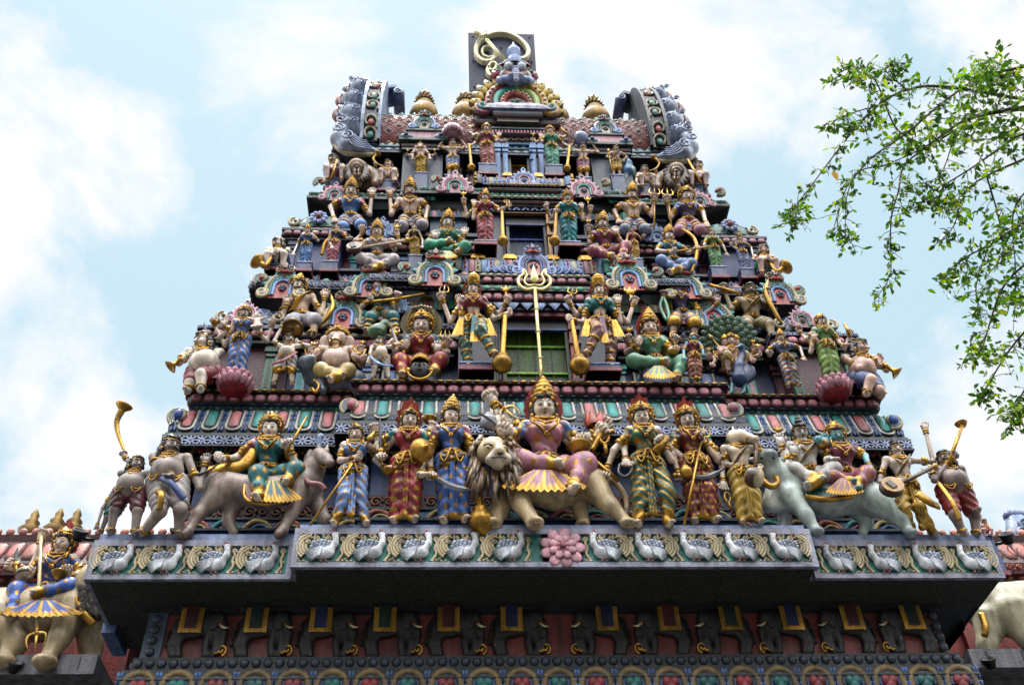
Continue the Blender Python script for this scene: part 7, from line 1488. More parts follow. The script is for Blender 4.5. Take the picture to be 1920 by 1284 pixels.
pf = Fig('many_headed_statue', 'many-headed pink figure with open peacock-tail fan behind, sitting on a dark blue peacock', (1374, 697), (1370, 641), Yp, 'sit', 'm', 'c9aaa2', HS=1.3, hp=24, crown='multi', halo='peacock', arms=[('L', 1352, 661, .25, 'open'), ('R', 1409, 676, .2, 'grip'), ('L', 1329, 673, .1, 'cup'), ('R', 1420, 667, .1, 'grip'), ('L', 1336, 684, .15, 'grip'), ('R', 1412, 658, .05, 'grip')], low=('dhoti', 'c2b083', GOLD), top=('sash', 'b79a6a'), props=[('spear', [(1380, 684, .3), (1334, 634, .2)], .04), ('emblem', [(1330, 664, .14)], .03), ('emblem', [(1413, 650, .1)], .035), ('noose', [(1340, 662, .2)], .035), ('emblem', [(1423, 657, .14)], .03)])
m = MB()
for sx in (-1, 1):
    c = pf.hpnt(sx*.95, -.15, -.1); m.ball(c, V(.6, .7, .85)*pf.rh, 'c2a49c', k=9, m=7)
    for e in (.25, -.25): q = c+pf.fw*.62*pf.rh+pf.rt*(e+sx*.2)*pf.rh+pf.up*.1*pf.rh; m.ball(q, V(.14, .08, .08)*pf.rh, '141010', k=6, m=5)
    m.lathe([(.62*pf.rh, 0), (.66*pf.rh, .25*pf.rh), (.4*pf.rh, .7*pf.rh), (0, 1.05*pf.rh)], c+pf.up*.5*pf.rh, GOLD, 12, axis=pf.up)
m.obj('side_heads', M_ST, pf.root)
b = Beast('peacock_statue', 'dark blue peacock standing in front of the many-headed figure', (1388, 735), Yp, ['2c3f66', '5f8f9a'], h=.014)
b.ch([(1398, 700, .1), (1388, 712, .2)], [.13, .1], 0, .06).ch([(1386, 708, .28), (1385, 685, .32), (1392, 662, .3), (1389, 650, .34)], [.09, .05, .035, .045], 0, .04).ch([(1387, 649, .36), (1378, 651, .42)], [.02, .006], 1, .01)
for px in (1374, 1396): b.ch([(px, 718, .2), (px-2, 733, .22)], [.03, .018], 1, .02).ch([(px-2, 734, .22), (px-6, 737, .28)], [.016, .01], 1)
b.done()
FB('woman_statue', 'woman in grey-violet saree with gold bands standing right of the peacock, arm swung out', (1488, 728), (1464, 635), ZB, pose='stand', sex='f', skin='c4b0a6', HS=1.1, hy=-30, hr=-8, crown='tall', arms=[('L', 1444, 667, .1, 'cup'), ('R', 1507, 672, .15, 'relax', 1500, 652, .05)], low=('saree', '6f7494', GOLD, 'bands'), top=('blouse', '6a6f92', GOLD))
o = lotus(1565, 732, Yz(1565, 720, ZB+.05), .21, 'pink stone lotus under the green-saree woman at the right of the second row')
Fig('goddess_statue', 'woman in green and yellow saree standing on the right pink lotus', (1560, 714), (1540, 605), Yz(1565, 720, ZB+.05)+.02, 'stand', 'f', 'c9b3a6', HS=1.12, hp=28, hy=6, hr=4, crown='fan', arms=[('L', 1527, 635, .2, 'open', 1520, 660, .1), ('R', 1580, 648, .2, 'give', 1572, 640, .1), ('L', 1500, 623, .05, 'grip'), ('R', 1592, 628, .05, 'grip', 1585, 655, 0)], low=('saree', '7f9a5c', GOLD, 'plain'), top=('blouse', '6f9460', GOLD), props=[('flower', [(1497, 612, .08)], .04, 'a37f88'), ('stick', [(1592, 625, .1), (1584, 608, .1)], .022)])
FB('musician_statue', 'plump boy in navy shorts with a gold trumpet pointing down right, second row', (1616, 728), (1610, 655), ZB, pose='sit', sex='m', skin='c4a598', HS=1.5, fat=1.4, hy=45, hp=12, crown='curls', arms=[('L', 1642, 675, .2, 'grip', 1612, 690, .22), ('R', 1650, 684, .15, 'grip')], low=('shorts', '47537a', GOLD), props=[('trumpet', [(1624, 662, .15), (1683, 700, .15)])], joints=D_(lk=(1632, 712, .25), rk=(1648, 732, .15), lf=(1624, 738, .22), rf=(1652, 742, .1)), dY=.05)
# ------------------------------------------------ seated figures between the second-row heads and the cornice
ZC2 = 11.36
FB('archer_statue', 'bare-chested moustached archer seated with both palms raised, gold bow at his side, left', (568, 616), (559, 539), ZC2, Y=9.86, pose='sit', sex='m', skin='bfa793', HS=1.2, hp=24, hy=22, crown='fan', tache=True, arms=[('L', 538, 570, .2, 'open', 528, 598, .1), ('R', 609, 558, .15, 'open', 604, 590, .1)], low=('dhoti', 'b5b2b8', GOLD), top=('sash', 'b58a3a'), props=[('bow', [(620, 551, .15), (624, 575, .2), (606, 602, .2), (575, 624, .22)])], joints=D_(lk=(547, 602, .2), rk=(590, 600, .22), lf=(545, 628, .2), rf=(588, 628, .2)), ch=1.2)
FB('woman_statue', 'woman in dark green bodice and banded teal leggings holding a long staff across her chest', (712, 608), (708, 537), ZC2, Y=9.86, pose='sit', sex='f', skin='c4ada2', HS=1.2, hp=24, hy=-14, crown='small', arms=[('L', 692, 564, .25, 'grip', 676, 578, .1), ('R', 746, 558, .25, 'grip', 742, 580, .1)], low=('legging', '2f6f72', GOLD), top=('blouse', '2f5f52', GOLD), props=[('stick', [(686, 567, .29), (740, 561, .29), (796, 551, .27)], .018)], joints=D_(lk=(695, 595, .25), rk=(737, 594, .25), lf=(688, 622, .22), rf=(742, 622, .22)))
FB('woman_statue', 'dark-haired brown-skinned woman in violet and green, a green garland hanging from her hand', (1282, 610), (1270, 539), ZC2, Y=9.86, pose='sit', sex='f', skin='9a7d74', HS=1.2, hp=22, hy=18, crown='none', arms=[('L', 1244, 558, .2, 'grip', 1246, 590, .1), ('R', 1345, 568, .15, 'open', 1318, 592, .1)], low=('dhoti', '4a4a72', GOLD, 'bands'), top=('blouse', '4a4168', GOLD, None, '5f7f4a'), props=[('loop', [(1242, 558, .24), (1238, 575, .24), (1250, 600, .26), (1254, 590, .26), (1247, 565, .24)], .018)], joints=D_(lk=(1264, 604, .25), rk=(1302, 606, .25), lf=(1262, 630, .22), rf=(1302, 636, .2)))
FB('archer_statue', 'khaki-skinned bearded archer seated at right with a flute in one hand and gold bow', (1412, 622), (1406, 546), ZC2, Y=9.86, pose='sit', sex='m', skin='a5937a', HS=1.2, hp=22, hy=-6, crown='curls', tache=True, arms=[('L', 1358, 545, .15, 'grip', 1372, 580, .1), ('R', 1440, 553, .2, 'grip', 1452, 580, .1)], low=('shorts', '8a7d5c', GOLD2), top=('sash', '84764f', GOLD, None), props=[('stick', [(1330, 534, .2), (1386, 550, .2)], .018), ('bow', [(1440, 524, .25), (1436, 550, .27), (1452, 584, .27), (1466, 606, .25)])], joints=D_(lk=(1401, 606, .25), rk=(1443, 608, .22), lf=(1400, 634, .2), rf=(1448, 636, .2)))
# ------------------------------------------------ third row
ZD = 12.445
YD = 9.91
FB('musician_statue', 'chubby boy at the left end of the third row with a maroon trunk-shaped horn', (520, 504), (522, 458), ZD, Y=YD, pose='sit', sex='m', HS=1.5, fat=1.5, hy=-45, crown='curls', q=80, arms=[('L', 512, 476, .2, 'grip'), ('R', 520, 472, .22, 'grip')], low=('shorts', '2f3f6f'), props=[('horn', [(516, 466, .15), (508, 484, .2), (498, 499, .2), (488, 494, .2)], 1.6)])
FB('woman_statue', 'small woman in blue saree on a dark block, third row far left', (572, 497), (577, 433), ZD, Y=YD, pose='stand', sex='f', HS=1.1, hp=30, crown='tall', q=80, arms=[('L', 550, 476, .1, 'relax', 558, 458, 0), ('R', 590, 446, .15, 'grip')], low=('saree', '5f86bd', GOLD, 'plain'), top=('blouse', '54709f', GOLD), props=[('emblem', [(590, 440, .16)], .03)])
FB('woman_statue', 'woman in pink skirt with gold shawl turning right on a dark block', (620, 496), (632, 427), ZD, Y=YD, pose='stand', sex='f', HS=1.1, hp=24, hy=40, crown='none', q=80, arms=[('L', 622, 463, .2, 'relax'), ('R', 655, 447, .15, 'give')], low=('saree', 'b8707f', GOLD, 'plain'), top=('blouse', '2f3a52', GOLD, None, 'b8707f'), props=[('strap', [(626, 440, .1), (610, 455, .05), (603, 478, .0)], .04, GOLD)])
FB('musician_statue', 'musician in cream trousers sitting cross-legged with a long lute slanting across the chest', (707, 500), (707, 438), ZD, Y=YD, pose='lotus', sex='f', skin='c9b3a8', HS=1.3, hp=28, crown='tall', q=90, arms=[('L', 676, 463, .25, 'grip'), ('R', 735, 458, .25, 'grip'), ('L', 681, 436, .1, 'cup'), ('R', 745, 442, .1, 'grip')], low=('saree', 'bdb3b5', GOLD, 'plain'), top=('blouse', '9a9098', GOLD), props=[('lute', [(662, 467, .34), (764, 450, .32)], .085, 'b09a86'), ('emblem', [(744, 436, .14)], .035)], joints=D_(lk=(677, 484, .25), rk=(738, 486, .25), lf=(718, 500, .3), rf=(700, 504, .3)))
FB('woman_statue', 'slim woman in golden cloth glancing left, beside the long-lute player', (779, 484), (776, 427), ZD, Y=YD+.05, pose='stand', sex='f', HS=1.1, hp=24, hy=-40, crown='none', q=80, arms=[('L', 764, 447, .15, 'cup'), ('R', 792, 462, .15, 'relax')], low=('saree', 'b8953f', GOLD, 'plain'), top=('blouse', '54423a', GOLD))
FB('goddess_statue', 'woman in sea-green saree and gold crown seated left of the middle doorway', (836, 486), (839, 421), ZD, Y=YD, pose='lalita', sex='f', HS=1.3, hp=28, hy=12, crown='tall', q=90, arms=[('L', 817, 446, .2, 'open'), ('R', 871, 440, .1, 'open', 866, 460, .05)], low=('saree', '4f9a80', GOLD, 'plain'), top=('blouse', '4f8a74', GOLD), props=[('fan', [(838, 470, .35), (838, 486, .36)], .13, '5fa890')], joints=D_(lk=(806, 460, .28), rk=(872, 462, .28)))
FB('guardian_statue', 'door guardian in rose-red saree left of the middle doorway with a gold mace', (910, 460), (909, 372), 13.0, Y=9.86, pose='stand', sex='f', skin='cbb5a8', HS=1.12, hp=32, hy=16, crown='tall', halo='leaf', q=95, arms=[('L', 889, 384, .2, 'open', 888, 410, .1), ('R', 941, 394, .25, 'grip'), ('L', 870, 380, .1, 'grip', 876, 406, 0), ('R', 951, 388, .1, 'grip')], low=('saree', '9a4650', GOLD, 'bands2', 'b8747c'), top=('blouse', '8a3a48', GOLD), props=[('mace', [(941, 394, .28), (943, 452, .28)], .085), ('emblem', [(869, 372, .12)], .04), ('trident', [(950, 390, .14), (950, 380, .14)], .04)])
FB('guardian_statue', 'door guardian in teal saree right of the middle doorway with a gold mace', (1067, 462), (1064, 373), 13.0, Y=9.86, pose='stand', sex='f', skin='cbb5a8', HS=1.12, hp=32, hy=-12, crown='tall', halo='leaf', q=95, arms=[('L', 1043, 397, .25, 'grip'), ('R', 1090, 390, .2, 'open', 1093, 412, .1), ('L', 1025, 392, .1, 'grip', 1034, 410, 0), ('R', 1107, 394, .1, 'grip', 1104, 416, 0)], low=('saree', '2f7f86', GOLD, 'plain'), top=('blouse', '2f7a80', GOLD), props=[('mace', [(1043, 397, .28), (1040, 452, .28)], .085), ('flower', [(1025, 383, .12)], .04, 'a8a0a0'), ('emblem', [(1103, 384, .12)], .045)])
FB('goddess_statue', 'woman in plum saree and gold crown seated right of the middle doorway', (1140, 488), (1129, 424), ZD, Y=YD, pose='lalita', sex='f', skin='c4aaa2', HS=1.3, hp=28, hy=18, crown='tall', q=90, arms=[('L', 1104, 434, .1, 'grip', 1106, 456, .05), ('R', 1154, 438, .2, 'open')], low=('saree', '8f4f62', GOLD, 'dots'), top=('blouse', '7f3f54', GOLD), props=[('emblem', [(1103, 426, .12)], .035)], joints=D_(lk=(1112, 470, .28), rk=(1174, 462, .28), lf=(1150, 482, .32), rf=(1160, 494, .3)))
FB('woman_statue', 'slim woman with brown and gold drape looking right, beside the plum-saree figure', (1191, 490), (1185, 433), ZD, Y=YD+.05, pose='stand', sex='f', skin='c4a598', HS=1.1, hp=24, hy=40, crown='none', q=80, arms=[('L', 1178, 458, .15, 'relax'), ('R', 1206, 446, .15, 'cup')], low=('saree', 'a88244', GOLD, 'plain'), top=('blouse', '8a4f52', GOLD))
FB('archer_statue', 'archer in blue trousers sitting cross-legged and drawing a tall gold bow', (1264, 508), (1253, 446), ZD, Y=YD, pose='lotus', sex='f', skin='c9b3a6', HS=1.25, hp=24, hy=22, crown='tall', q=90, arms=[('L', 1258, 472, .3, 'grip', 1232, 470, .15), ('R', 1303, 470, .25, 'grip')], low=('saree', '6f86b0', GOLD, 'plain'), top=('blouse', '3f7f95', GOLD), props=[('bow', [(1278, 428, .25), (1302, 448, .3), (1306, 478, .3), (1296, 512, .28)]), ('stick', [(1256, 473, .33), (1330, 462, .33)], .01)], joints=D_(lk=(1240, 488, .28), rk=(1296, 494, .26), lf=(1276, 508, .3), rf=(1258, 512, .3)))
FB('woman_statue', 'woman in green and gold saree on a dark block right of the archer', (1344, 506), (1334, 438), ZD, Y=YD, pose='stand', sex='f', HS=1.1, hp=28, hy=-28, crown='small', q=80, arms=[('L', 1322, 466, .2, 'cup'), ('R', 1362, 475, .1, 'relax')], low=('saree', '6f9a6f', GOLD, 'plain'), top=('blouse', '7f8f4f', GOLD))
FB('woman_statue', 'small woman in lilac saree on a dark block, third row far right', (1398, 509), (1387, 448), ZD, Y=YD, pose='stand', sex='f', HS=1.1, hp=30, hy=-6, crown='tall', q=80, arms=[('L', 1371, 461, .1, 'cup'), ('R', 1413, 484, .1, 'relax', 1408, 464, 0)], low=('saree', '8084a8', GOLD, 'plain'), top=('blouse', '6f6a86', GOLD))
FB('musician_statue', 'chubby boy at the right end of the third row with a pink trunk-shaped horn', (1435, 515), (1431, 471), ZD, Y=YD, pose='sit', sex='m', skin='c4a59c', HS=1.5, fat=1.4, hy=42, crown='curls', q=80, arms=[('L', 1436, 486, .2, 'grip'), ('R', 1446, 488, .2, 'grip')], low=('shorts', '4f8a68'), props=[('horn', [(1437, 478, .15), (1446, 496, .2), (1456, 510, .2), (1468, 504, .2)], 1.6)])
# ------------------------------------------------ fourth row, seated
ZE, YE = 13.87, 10.31
FB('woman_statue', 'seated woman in blue blouse and skirt with arm raised, upper row left end', (658, 428), (658, 362), ZE, Y=YE, pose='sit', sex='f', skin='cbb7aa', HS=1.3, hp=30, hy=6, crown='tall', q=90, arms=[('L', 627, 412, .2, 'relax', 620, 388, .1), ('R', 697, 366, .15, 'open', 693, 402, .1)], low=('legging', '6f8fc8', GOLD2), top=('blouse', '4f74a8', GOLD, None, '7f3540'), joints=D_(lk=(643, 426, .25), rk=(676, 422, .25)))
FB('man_statue', 'seated bare-chested moustached man in crown with one hand raised, beside the blue-clad woman', (770, 428), (769, 362), ZE, Y=YE, pose='sit', sex='m', skin='c4a998', HS=1.3, hp=30, hy=-4, crown='tall', tache=True, q=90, arms=[('L', 731, 366, .15, 'open', 734, 402, .1), ('R', 797, 415, .2, 'relax', 802, 390, .1)], low=('legging', '9c98a4', GOLD2), joints=D_(lk=(754, 424, .25), rk=(791, 422, .25)))
FB('man_statue', 'seated bare-chested moustached man gripping an upright gold trident, upper row right', (1188, 434), (1184, 370), ZE, Y=YE, pose='sit', sex='m', skin='c4a998', HS=1.3, hp=30, hy=16, crown='tall', tache=True, q=90, arms=[('L', 1160, 414, .2, 'relax', 1152, 396, .1), ('R', 1227, 376, .2, 'grip', 1222, 404, .1)], low=('legging', '8a93a8', GOLD2), props=[('trident', [(1227, 430, .24), (1227, 364, .2)], .06)], joints=D_(lk=(1172, 430, .25), rk=(1209, 430, .25)))
FB('woman_statue', 'seated woman in violet and blue blouse gripping a gold trident, upper row right end', (1290, 436), (1288, 371), ZE, Y=YE, pose='sit', sex='f', skin='cbb7aa', HS=1.3, hp=30, hy=4, crown='fan', q=90, arms=[('L', 1251, 379, .2, 'grip', 1258, 408, .1), ('R', 1324, 420, .2, 'relax', 1318, 398, .1)], low=('legging', 'b08090', GOLD2), top=('blouse', '5f4f72', GOLD, None, '4f74a8'), props=[('trident', [(1259, 428, .24), (1252, 366, .2)], .06)], joints=D_(lk=(1274, 432, .25), rk=(1313, 432, .25)))
# ------------------------------------------------ top row
ZF, YF = 14.97, 10.52
FB('boy_statue', 'pink boy with a gold flute at the left corner of the top row', (630, 343), (625, 301), ZF, Y=YF-.1, pose='sit', sex='m', skin='b9a8a4', HS=1.4, fat=1.3, hy=-30, crown='curls', q=70, arms=[('L', 624, 316, .2, 'grip'), ('R', 636, 310, .2, 'grip')], low=('shorts', '8a4f62'), props=[('stick', [(632, 300, .25), (622, 334, .25)], .022)])
FB('boy_statue', 'bare-bodied boy blowing a curved gold horn next to the left lion', (727, 345), (728, 309), ZF, Y=YF-.1, pose='sit', sex='m', skin='c2aca2', HS=1.4, fat=1.2, hy=-20, crown='curls', q=70, arms=[('L', 704, 312, .15, 'grip'), ('R', 742, 336, .15, 'relax')], low=('shorts', 'a39078'), props=[('horn', [(720, 312, .2), (708, 308, .2), (700, 298, .2), (706, 290, .2)], .9)])
FB('elephant_headed_statue', 'small elephant-headed figure in gold wrap standing at the top left', (790, 330), (788, 276), ZF, Y=YF-.1, pose='stand', sex='m', skin='c9b2a9', HS=1.35, fat=1.2, hp=24, crown='small', headtype='elephant', hair=None, q=90, arms=[('L', 774, 298, .15, 'grip'), ('R', 806, 298, .15, 'grip'), ('L', 765, 291, .05, 'grip'), ('R', 814, 291, .05, 'grip')], low=('saree', 'b8983f', GOLD, 'plain'), props=[('emblem', [(764, 286, .08)], .035), ('emblem', [(815, 286, .08)], .035)])
FB('porter_statue', 'bare-chested man holding a pink lotus basket on his head, top row left of the niche', (849, 336), (849, 270), ZF, Y=YF-.12, pose='stand', sex='m', skin='c4aea4', HS=1.25, hp=26, crown='none', q=90, arms=[('L', 835, 258, .1, 'grip', 822, 276, .05), ('R', 862, 259, .1, 'grip', 876, 278, .05)], low=('dhoti', '7f86a4', GOLD), props=[('lotus_basket', [(849, 252, .12)], .2)])
FB('guardian_statue', 'woman in spotted red saree left of the topmost niche, gold mace at her side', (914, 316), (912, 243), 15.3, Y=10.3, pose='stand', sex='f', skin='c9b2a9', HS=1.15, hp=32, hy=14, crown='fan', q=90, arms=[('L', 881, 274, .15, 'grip', 892, 268, .05), ('R', 936, 256, .15, 'open'), ('L', 883, 250, .05, 'grip'), ('R', 945, 265, .05, 'grip')], low=('saree', 'a0464f', 'b8b0a0', 'fine'), top=('blouse', '93404a', GOLD, None, '5f8f86'), props=[('mace', [(880, 272, .2), (884, 314, .2)], .07), ('emblem', [(882, 244, .08)], .035)])
FB('guardian_statue', 'woman in mint green saree right of the topmost niche, gold mace at her side', (1037, 318), (1031, 247), 15.3, Y=10.3, pose='stand', sex='f', skin='c9b2a9', HS=1.15, hp=32, hy=-8, crown='fan', q=90, arms=[('L', 1015, 258, .15, 'open'), ('R', 1067, 275, .15, 'grip', 1054, 268, .05), ('L', 1001, 264, .05, 'grip'), ('R', 1062, 254, .05, 'grip')], low=('saree', '6fa893', GOLD, 'plain'), top=('blouse', '4f9a86', GOLD), props=[('mace', [(1068, 275, .2), (1063, 316, .2)], .07), ('emblem', [(1000, 258, .08)], .035), ('stick', [(1064, 252, .08), (1052, 240, .08)], .02)])
FB('porter_statue', 'bare-chested man holding a grey curled jar on his head, top row right of the niche', (1094, 340), (1093, 276), ZF, Y=YF-.12, pose='stand', sex='m', skin='c4aea4', HS=1.25, hp=26, crown='none', q=90, arms=[('L', 1076, 266, .1, 'grip', 1064, 284, .05), ('R', 1109, 268, .1, 'grip', 1122, 286, .05)], low=('dhoti', '93657a', GOLD), props=[('pot', [(1089, 260, .12)], .17)])
FB('boy_statue', 'slim youth in gold wrap holding a tall spear, a small blue peacock beside him', (1156, 334), (1155, 280), ZF, Y=YF-.1, pose='stand', sex='m', skin='c4aea4', HS=1.2, hp=26, hy=16, crown='small', q=85, arms=[('L', 1142, 296, .15, 'grip'), ('R', 1170, 300, .1, 'relax')], low=('dhoti', 'b0924a', GOLD), top=('sash', 'a88f98'), props=[('spear', [(1150, 334, .2), (1141, 284, .2)], .05)])
b = Beast('peacock_statue', 'little blue peacock at the right side of the spear-bearing youth in the top row', (1174, 335), YF-.08, ['3f6a8f', '9ab0b8'], h=.014)
b.ch([(1176, 322, .0), (1178, 308, .04), (1172, 296, .06)], [.11, .07, .05], 0, .04).ch([(1174, 326, 0), (1174, 335, 0)], [.05, .03], 1).ch([(1184, 322, 0), (1190, 330, -.05)], [.09, .03], 1).done()
FB('boy_statue', 'bare-bodied boy blowing a curved gold horn next to the right lion', (1212, 354), (1209, 319), ZF, Y=YF-.1, pose='sit', sex='m', skin='c2aca2', HS=1.4, fat=1.2, hy=20, crown='curls', q=70, arms=[('L', 1196, 346, .15, 'relax'), ('R', 1230, 322, .15, 'grip')], low=('shorts', 'a39078'), props=[('horn', [(1216, 321, .2), (1230, 316, .2), (1236, 306, .2), (1228, 297, .2)], .9)])
FB('boy_statue', 'pink boy with a gold flute at the right corner of the top row', (1305, 354), (1309, 313), ZF, Y=YF-.1, pose='sit', sex='m', skin='b9a8a4', HS=1.4, fat=1.3, hy=28, crown='curls', q=70, arms=[('L', 1300, 326, .2, 'grip'), ('R', 1312, 332, .2, 'grip')], low=('shorts', '8a4f62'), props=[('stick', [(1289, 299, .25), (1314, 342, .25)], .022)])
def roaring(hx, hy_, bx, by, sx, label):
    b = Beast('lion_statue', label, (bx, by), YF-.08, ['96806a', '6a1a1c', 'c9c2b0'], h=.018)
    L_ = b.lp; b.ch([(hx, hy_+4, .1), (hx+sx*20, hy_+18, .05), (hx+sx*38, hy_+20, .0)], [.2, .19, .16], 0, .1).el((hx, hy_-6, .28), (.14, .14, .12)).el((hx, hy_-4, .4), (.09, .1, .06)).el((hx, hy_+11, .34), (.075, .1, .05)).ch([(hx+4, hy_+18, .2), (hx+2, by, .25)], [.08, .07]).ch([(hx+sx*40, hy_+20, .1), (hx+sx*34, by, .15)], [.12, .07]).done()
    m = MB(); m.ball(L_((hx, hy_+4, .38)), V(.07, .1, .085), '571418', k=9, m=7)
    for e in (-1, 1):
        m.ball(L_((hx+e*5, hy_-9, .42)), .025, 'c9b46a', k=6, m=5); m.ball(L_((hx+e*5, hy_-9, .44)), .012, BLK, k=5, m=4); m.lathe([(.016, 0), (0, .07)], L_((hx+e*3, hy_+0, .48)), 'd8d2c2', 5, axis=(0, 0, -1)); m.lathe([(.014, 0), (0, .055)], L_((hx+e*3, hy_+9, .46)), 'd8d2c2', 5, axis=(0, 0, 1))
    m.ball(L_((hx, hy_-5, .5)), V(.035, .02, .025), BLK, k=6, m=5); m.obj('face', M_ST, b.root); mn = MB()
    for i in range(70):
        t = rnd.uniform(0, 2*PI); px, py = hx+14*math.cos(t), hy_+15*math.sin(t); x1, y1 = hx+26*math.cos(t)+rnd.uniform(-3, 3), hy_+20*math.sin(t)+rnd.uniform(2, 14)
        mn.tube([L_((px, py, .3)), L_(((px+x1)/2, (py+y1)/2, .3)), L_((x1, y1, .16))], [.045, .04, .008], ('5a4e45', '473b34', '6f6052')[i % 3], 5)
    mn.obj('mane', M_ST, b.root)
roaring(669, 318, 680, 345, 1, 'roaring maned lion lying at the left of the top row')
roaring(1268, 325, 1258, 352, -1, 'roaring maned lion lying at the right of the top row')
# ------------------------------------------------ roof finials, emblem board, trident
for i, x in enumerate((-1.69, -.87, .02, .91, 1.73)):
    r = tag(empty('roof_finial', (x, RY, RZ+RR)), ['outermost gold pot finial on the left of the roof ridge', 'second gold pot finial from the left, close to the emblem board', 'gold pot finial hidden behind the monster mask', 'gold pot finial just right of the monster mask', 'outermost gold pot finial on the right of the roof ridge'][i], 'finial', 'gold pot finials along the roof ridge')
    m = MB(); k_ = 1.08; m.lathe([(a*k_, b*k_) for a, b in ((.1, -.1), (.12, .2), (.2, .3), (.14, .4), (.1, .5), (.24, .62), (.27, .78), (.24, .92), (.15, 1.0), (.17, 1.04), (.155, 1.16), (.13, 1.2))], (0, 0, 0), 'c9973a', 18); m.obj('pot', M_BRASS, r)
    m = MB()
    for lv in range(4):
        rr = .2-.028*lv; n = 17-3*lv
        for j in range(n): t = j*2*PI/n; m.lathe([(.025, 0), (.018, .03), (0, .06)], (rr*.86*math.cos(t), rr*.86*math.sin(t), 1.27+lv*.085), 'c9973a', 5, axis=(math.cos(t), math.sin(t), .55))
        m.lathe([(rr*.6, 0), (rr*.95, .02), (rr*.8, .09)], (0, 0, 1.25+lv*.085), 'c9973a', 14)
    m.lathe([(.1, 0), (.05, .1), (0, .24)], (0, 0, 1.58), 'c9973a', 8); m.obj('spiked_bud', M_BRASS, r)
YS = 11.75
r = tag(empty('emblem_board', U(942, 176, YS)), 'tall dark board with a gold looped emblem and spear above the roof', 'sign board')
S0 = U(942, 176, YS); tl, tr_, br_, bl = [U(*p, YS)-S0 for p in ((878, 62), (1001, 65), (1008, 179), (880, 177))]
m = MB(); v = [tl, tr_, br_, bl]; m.raw(v+[q+V(0, .09, 0) for q in v], [np.array([[0, 1, 2, 3], [7, 6, 5, 4], [0, 4, 5, 1], [1, 5, 6, 2], [2, 6, 7, 3], [3, 7, 4, 0]])], '3a3d55', False); m.obj('board', plain('dark_board_paint', '23283d', .75, 0, .3, 2.), r)
E_ = lambda x, y, d=0.: U(860+x*.1558, 40+y*.1558, YS-.02-d)-S0
m = MB()
def flat_band(path, w, d):
    P = smooth_path([E_(*p) for p in path], 40); t = np.gradient(P, axis=0); t /= np.linalg.norm(t, axis=1)[:, None]; n_ = np.cross(t, FN)
    m.grid([[p-q*w, p-q*w+FN*d, p-q*w*.7+FN*(d+.015), p+q*w*.7+FN*(d+.015), p+q*w+FN*d, p+q*w] for p, q in zip(P, n_)], 'd6cfa8', smooth=False)
flat_band([(440, 395), (430, 450), (370, 480), (300, 455), (280, 400), (310, 355), (380, 350)], .026, .1)
flat_band([(430, 400), (440, 470), (380, 520), (290, 520), (220, 460), (205, 380), (240, 290), (330, 215), (450, 180), (580, 185), (700, 235), (790, 310), (835, 390), (825, 455), (770, 495), (700, 480)], .046, .11)
flat_band([(690, 400), (680, 375), (640, 375), (620, 410), (630, 460), (650, 500)], .035, .12)
flat_band([(470, 600), (440, 550), (390, 545), (360, 590), (380, 630), (430, 620), (450, 580)], .03, .1); flat_band([(360, 590), (345, 640), (370, 690), (430, 705)], .04, .1)
m.obj('looped_emblem', plain('emblem_gold_paint', 'c6c1a4', .5, .05, .12, 6.), r)
m = MB(); m.tube([E_(330, 225, .18), E_(560, 490, .18)], .035, 'd8c98a', 8); m.tube([E_(350, 215, .22), E_(580, 480, .22)], .012, 'e8dcaa', 6); m.prism([(-.11, 0), (-.05, .1), (-.12, .2), (0, .34), (.12, .2), (.05, .1), (.11, 0)], E_(300, 195, .2), nrm(V(.75, 0, .65)), nrm(V(-.65, 0, .75)), FN, .06, 'd8c98a', dome=.03)
for dx, dy in ((-50, -30), (-20, -50), (30, -45), (50, -10), (-55, 10)): m.ball(E_(285+dx, 175+dy, .18), .035, 'd8c98a', k=6, m=5)
m.obj('spear', plain('spear_gold_paint', 'c9c3a4', .4, .2, .1, 6.), r)
m = MB()
for p in ((175, 178), (850, 188), (880, 490), (510, 318), (190, 785), (175, 480)): m.ball(E_(*p), .022, BLK, k=7, m=5)
m.obj('bolts', M_BLACK, r)
m = MB(); m.tube([V(-.4, .15, -1.6), V(-.4, .15, 2.2)], .05, '2a2a2e'); m.tube([V(.4, .15, -1.6), V(.4, .15, 2.2)], .05, '2a2a2e'); m.obj('posts', M_BLACK, r)
YT = 9.2; T0 = U(1014, 712, YT)
r = tag(empty('trident', T0), 'tall pale gold metal trident standing in front of the lowest doorway', 'trident'); tp = lambda x, y, d=0.: U(x, y, YT-d)-T0
m = MB(); m.tube([tp(1014, 714), tp(1014, 690), tp(1008, 612), tp(1003, 540)], [.022, .022, .023, .026], 'cdb96a', 8)
for x, y in ((1013, 672), (1009, 622), (1006, 580)): m.lathe([(.03, -.015), (.04, 0), (.03, .015)], tp(x, y), 'cdb96a', 8)
m.obj('pole', M_GOLDMETAL, r); m = MB()
for sx in (-1, 1):
    X = lambda d: 1002+sx*d
    m.tube(smooth_path([tp(X(0), 541), tp(X(16), 543), tp(X(29), 533), tp(X(29), 522), tp(X(21), 514), tp(X(22), 505)], 20), np.interp(np.linspace(0, 1, 21), [0, .8, 1], [.024, .021, .01]), 'cdb96a', 7)
    m.tube(smooth_path([tp(X(0), 534), tp(X(12), 535), tp(X(19), 527), tp(X(14), 515), tp(X(20), 505)], 18), .016, 'cdb96a', 6)
m.prism([(-.06, 0), (0, -.04), (.06, 0), (.035, .16), (0, .3), (-.035, .16)], tp(1002, 528), FX, FZ, FN, .03, 'cdb96a', dome=.02); m.obj('prongs', M_GOLDMETAL, r)
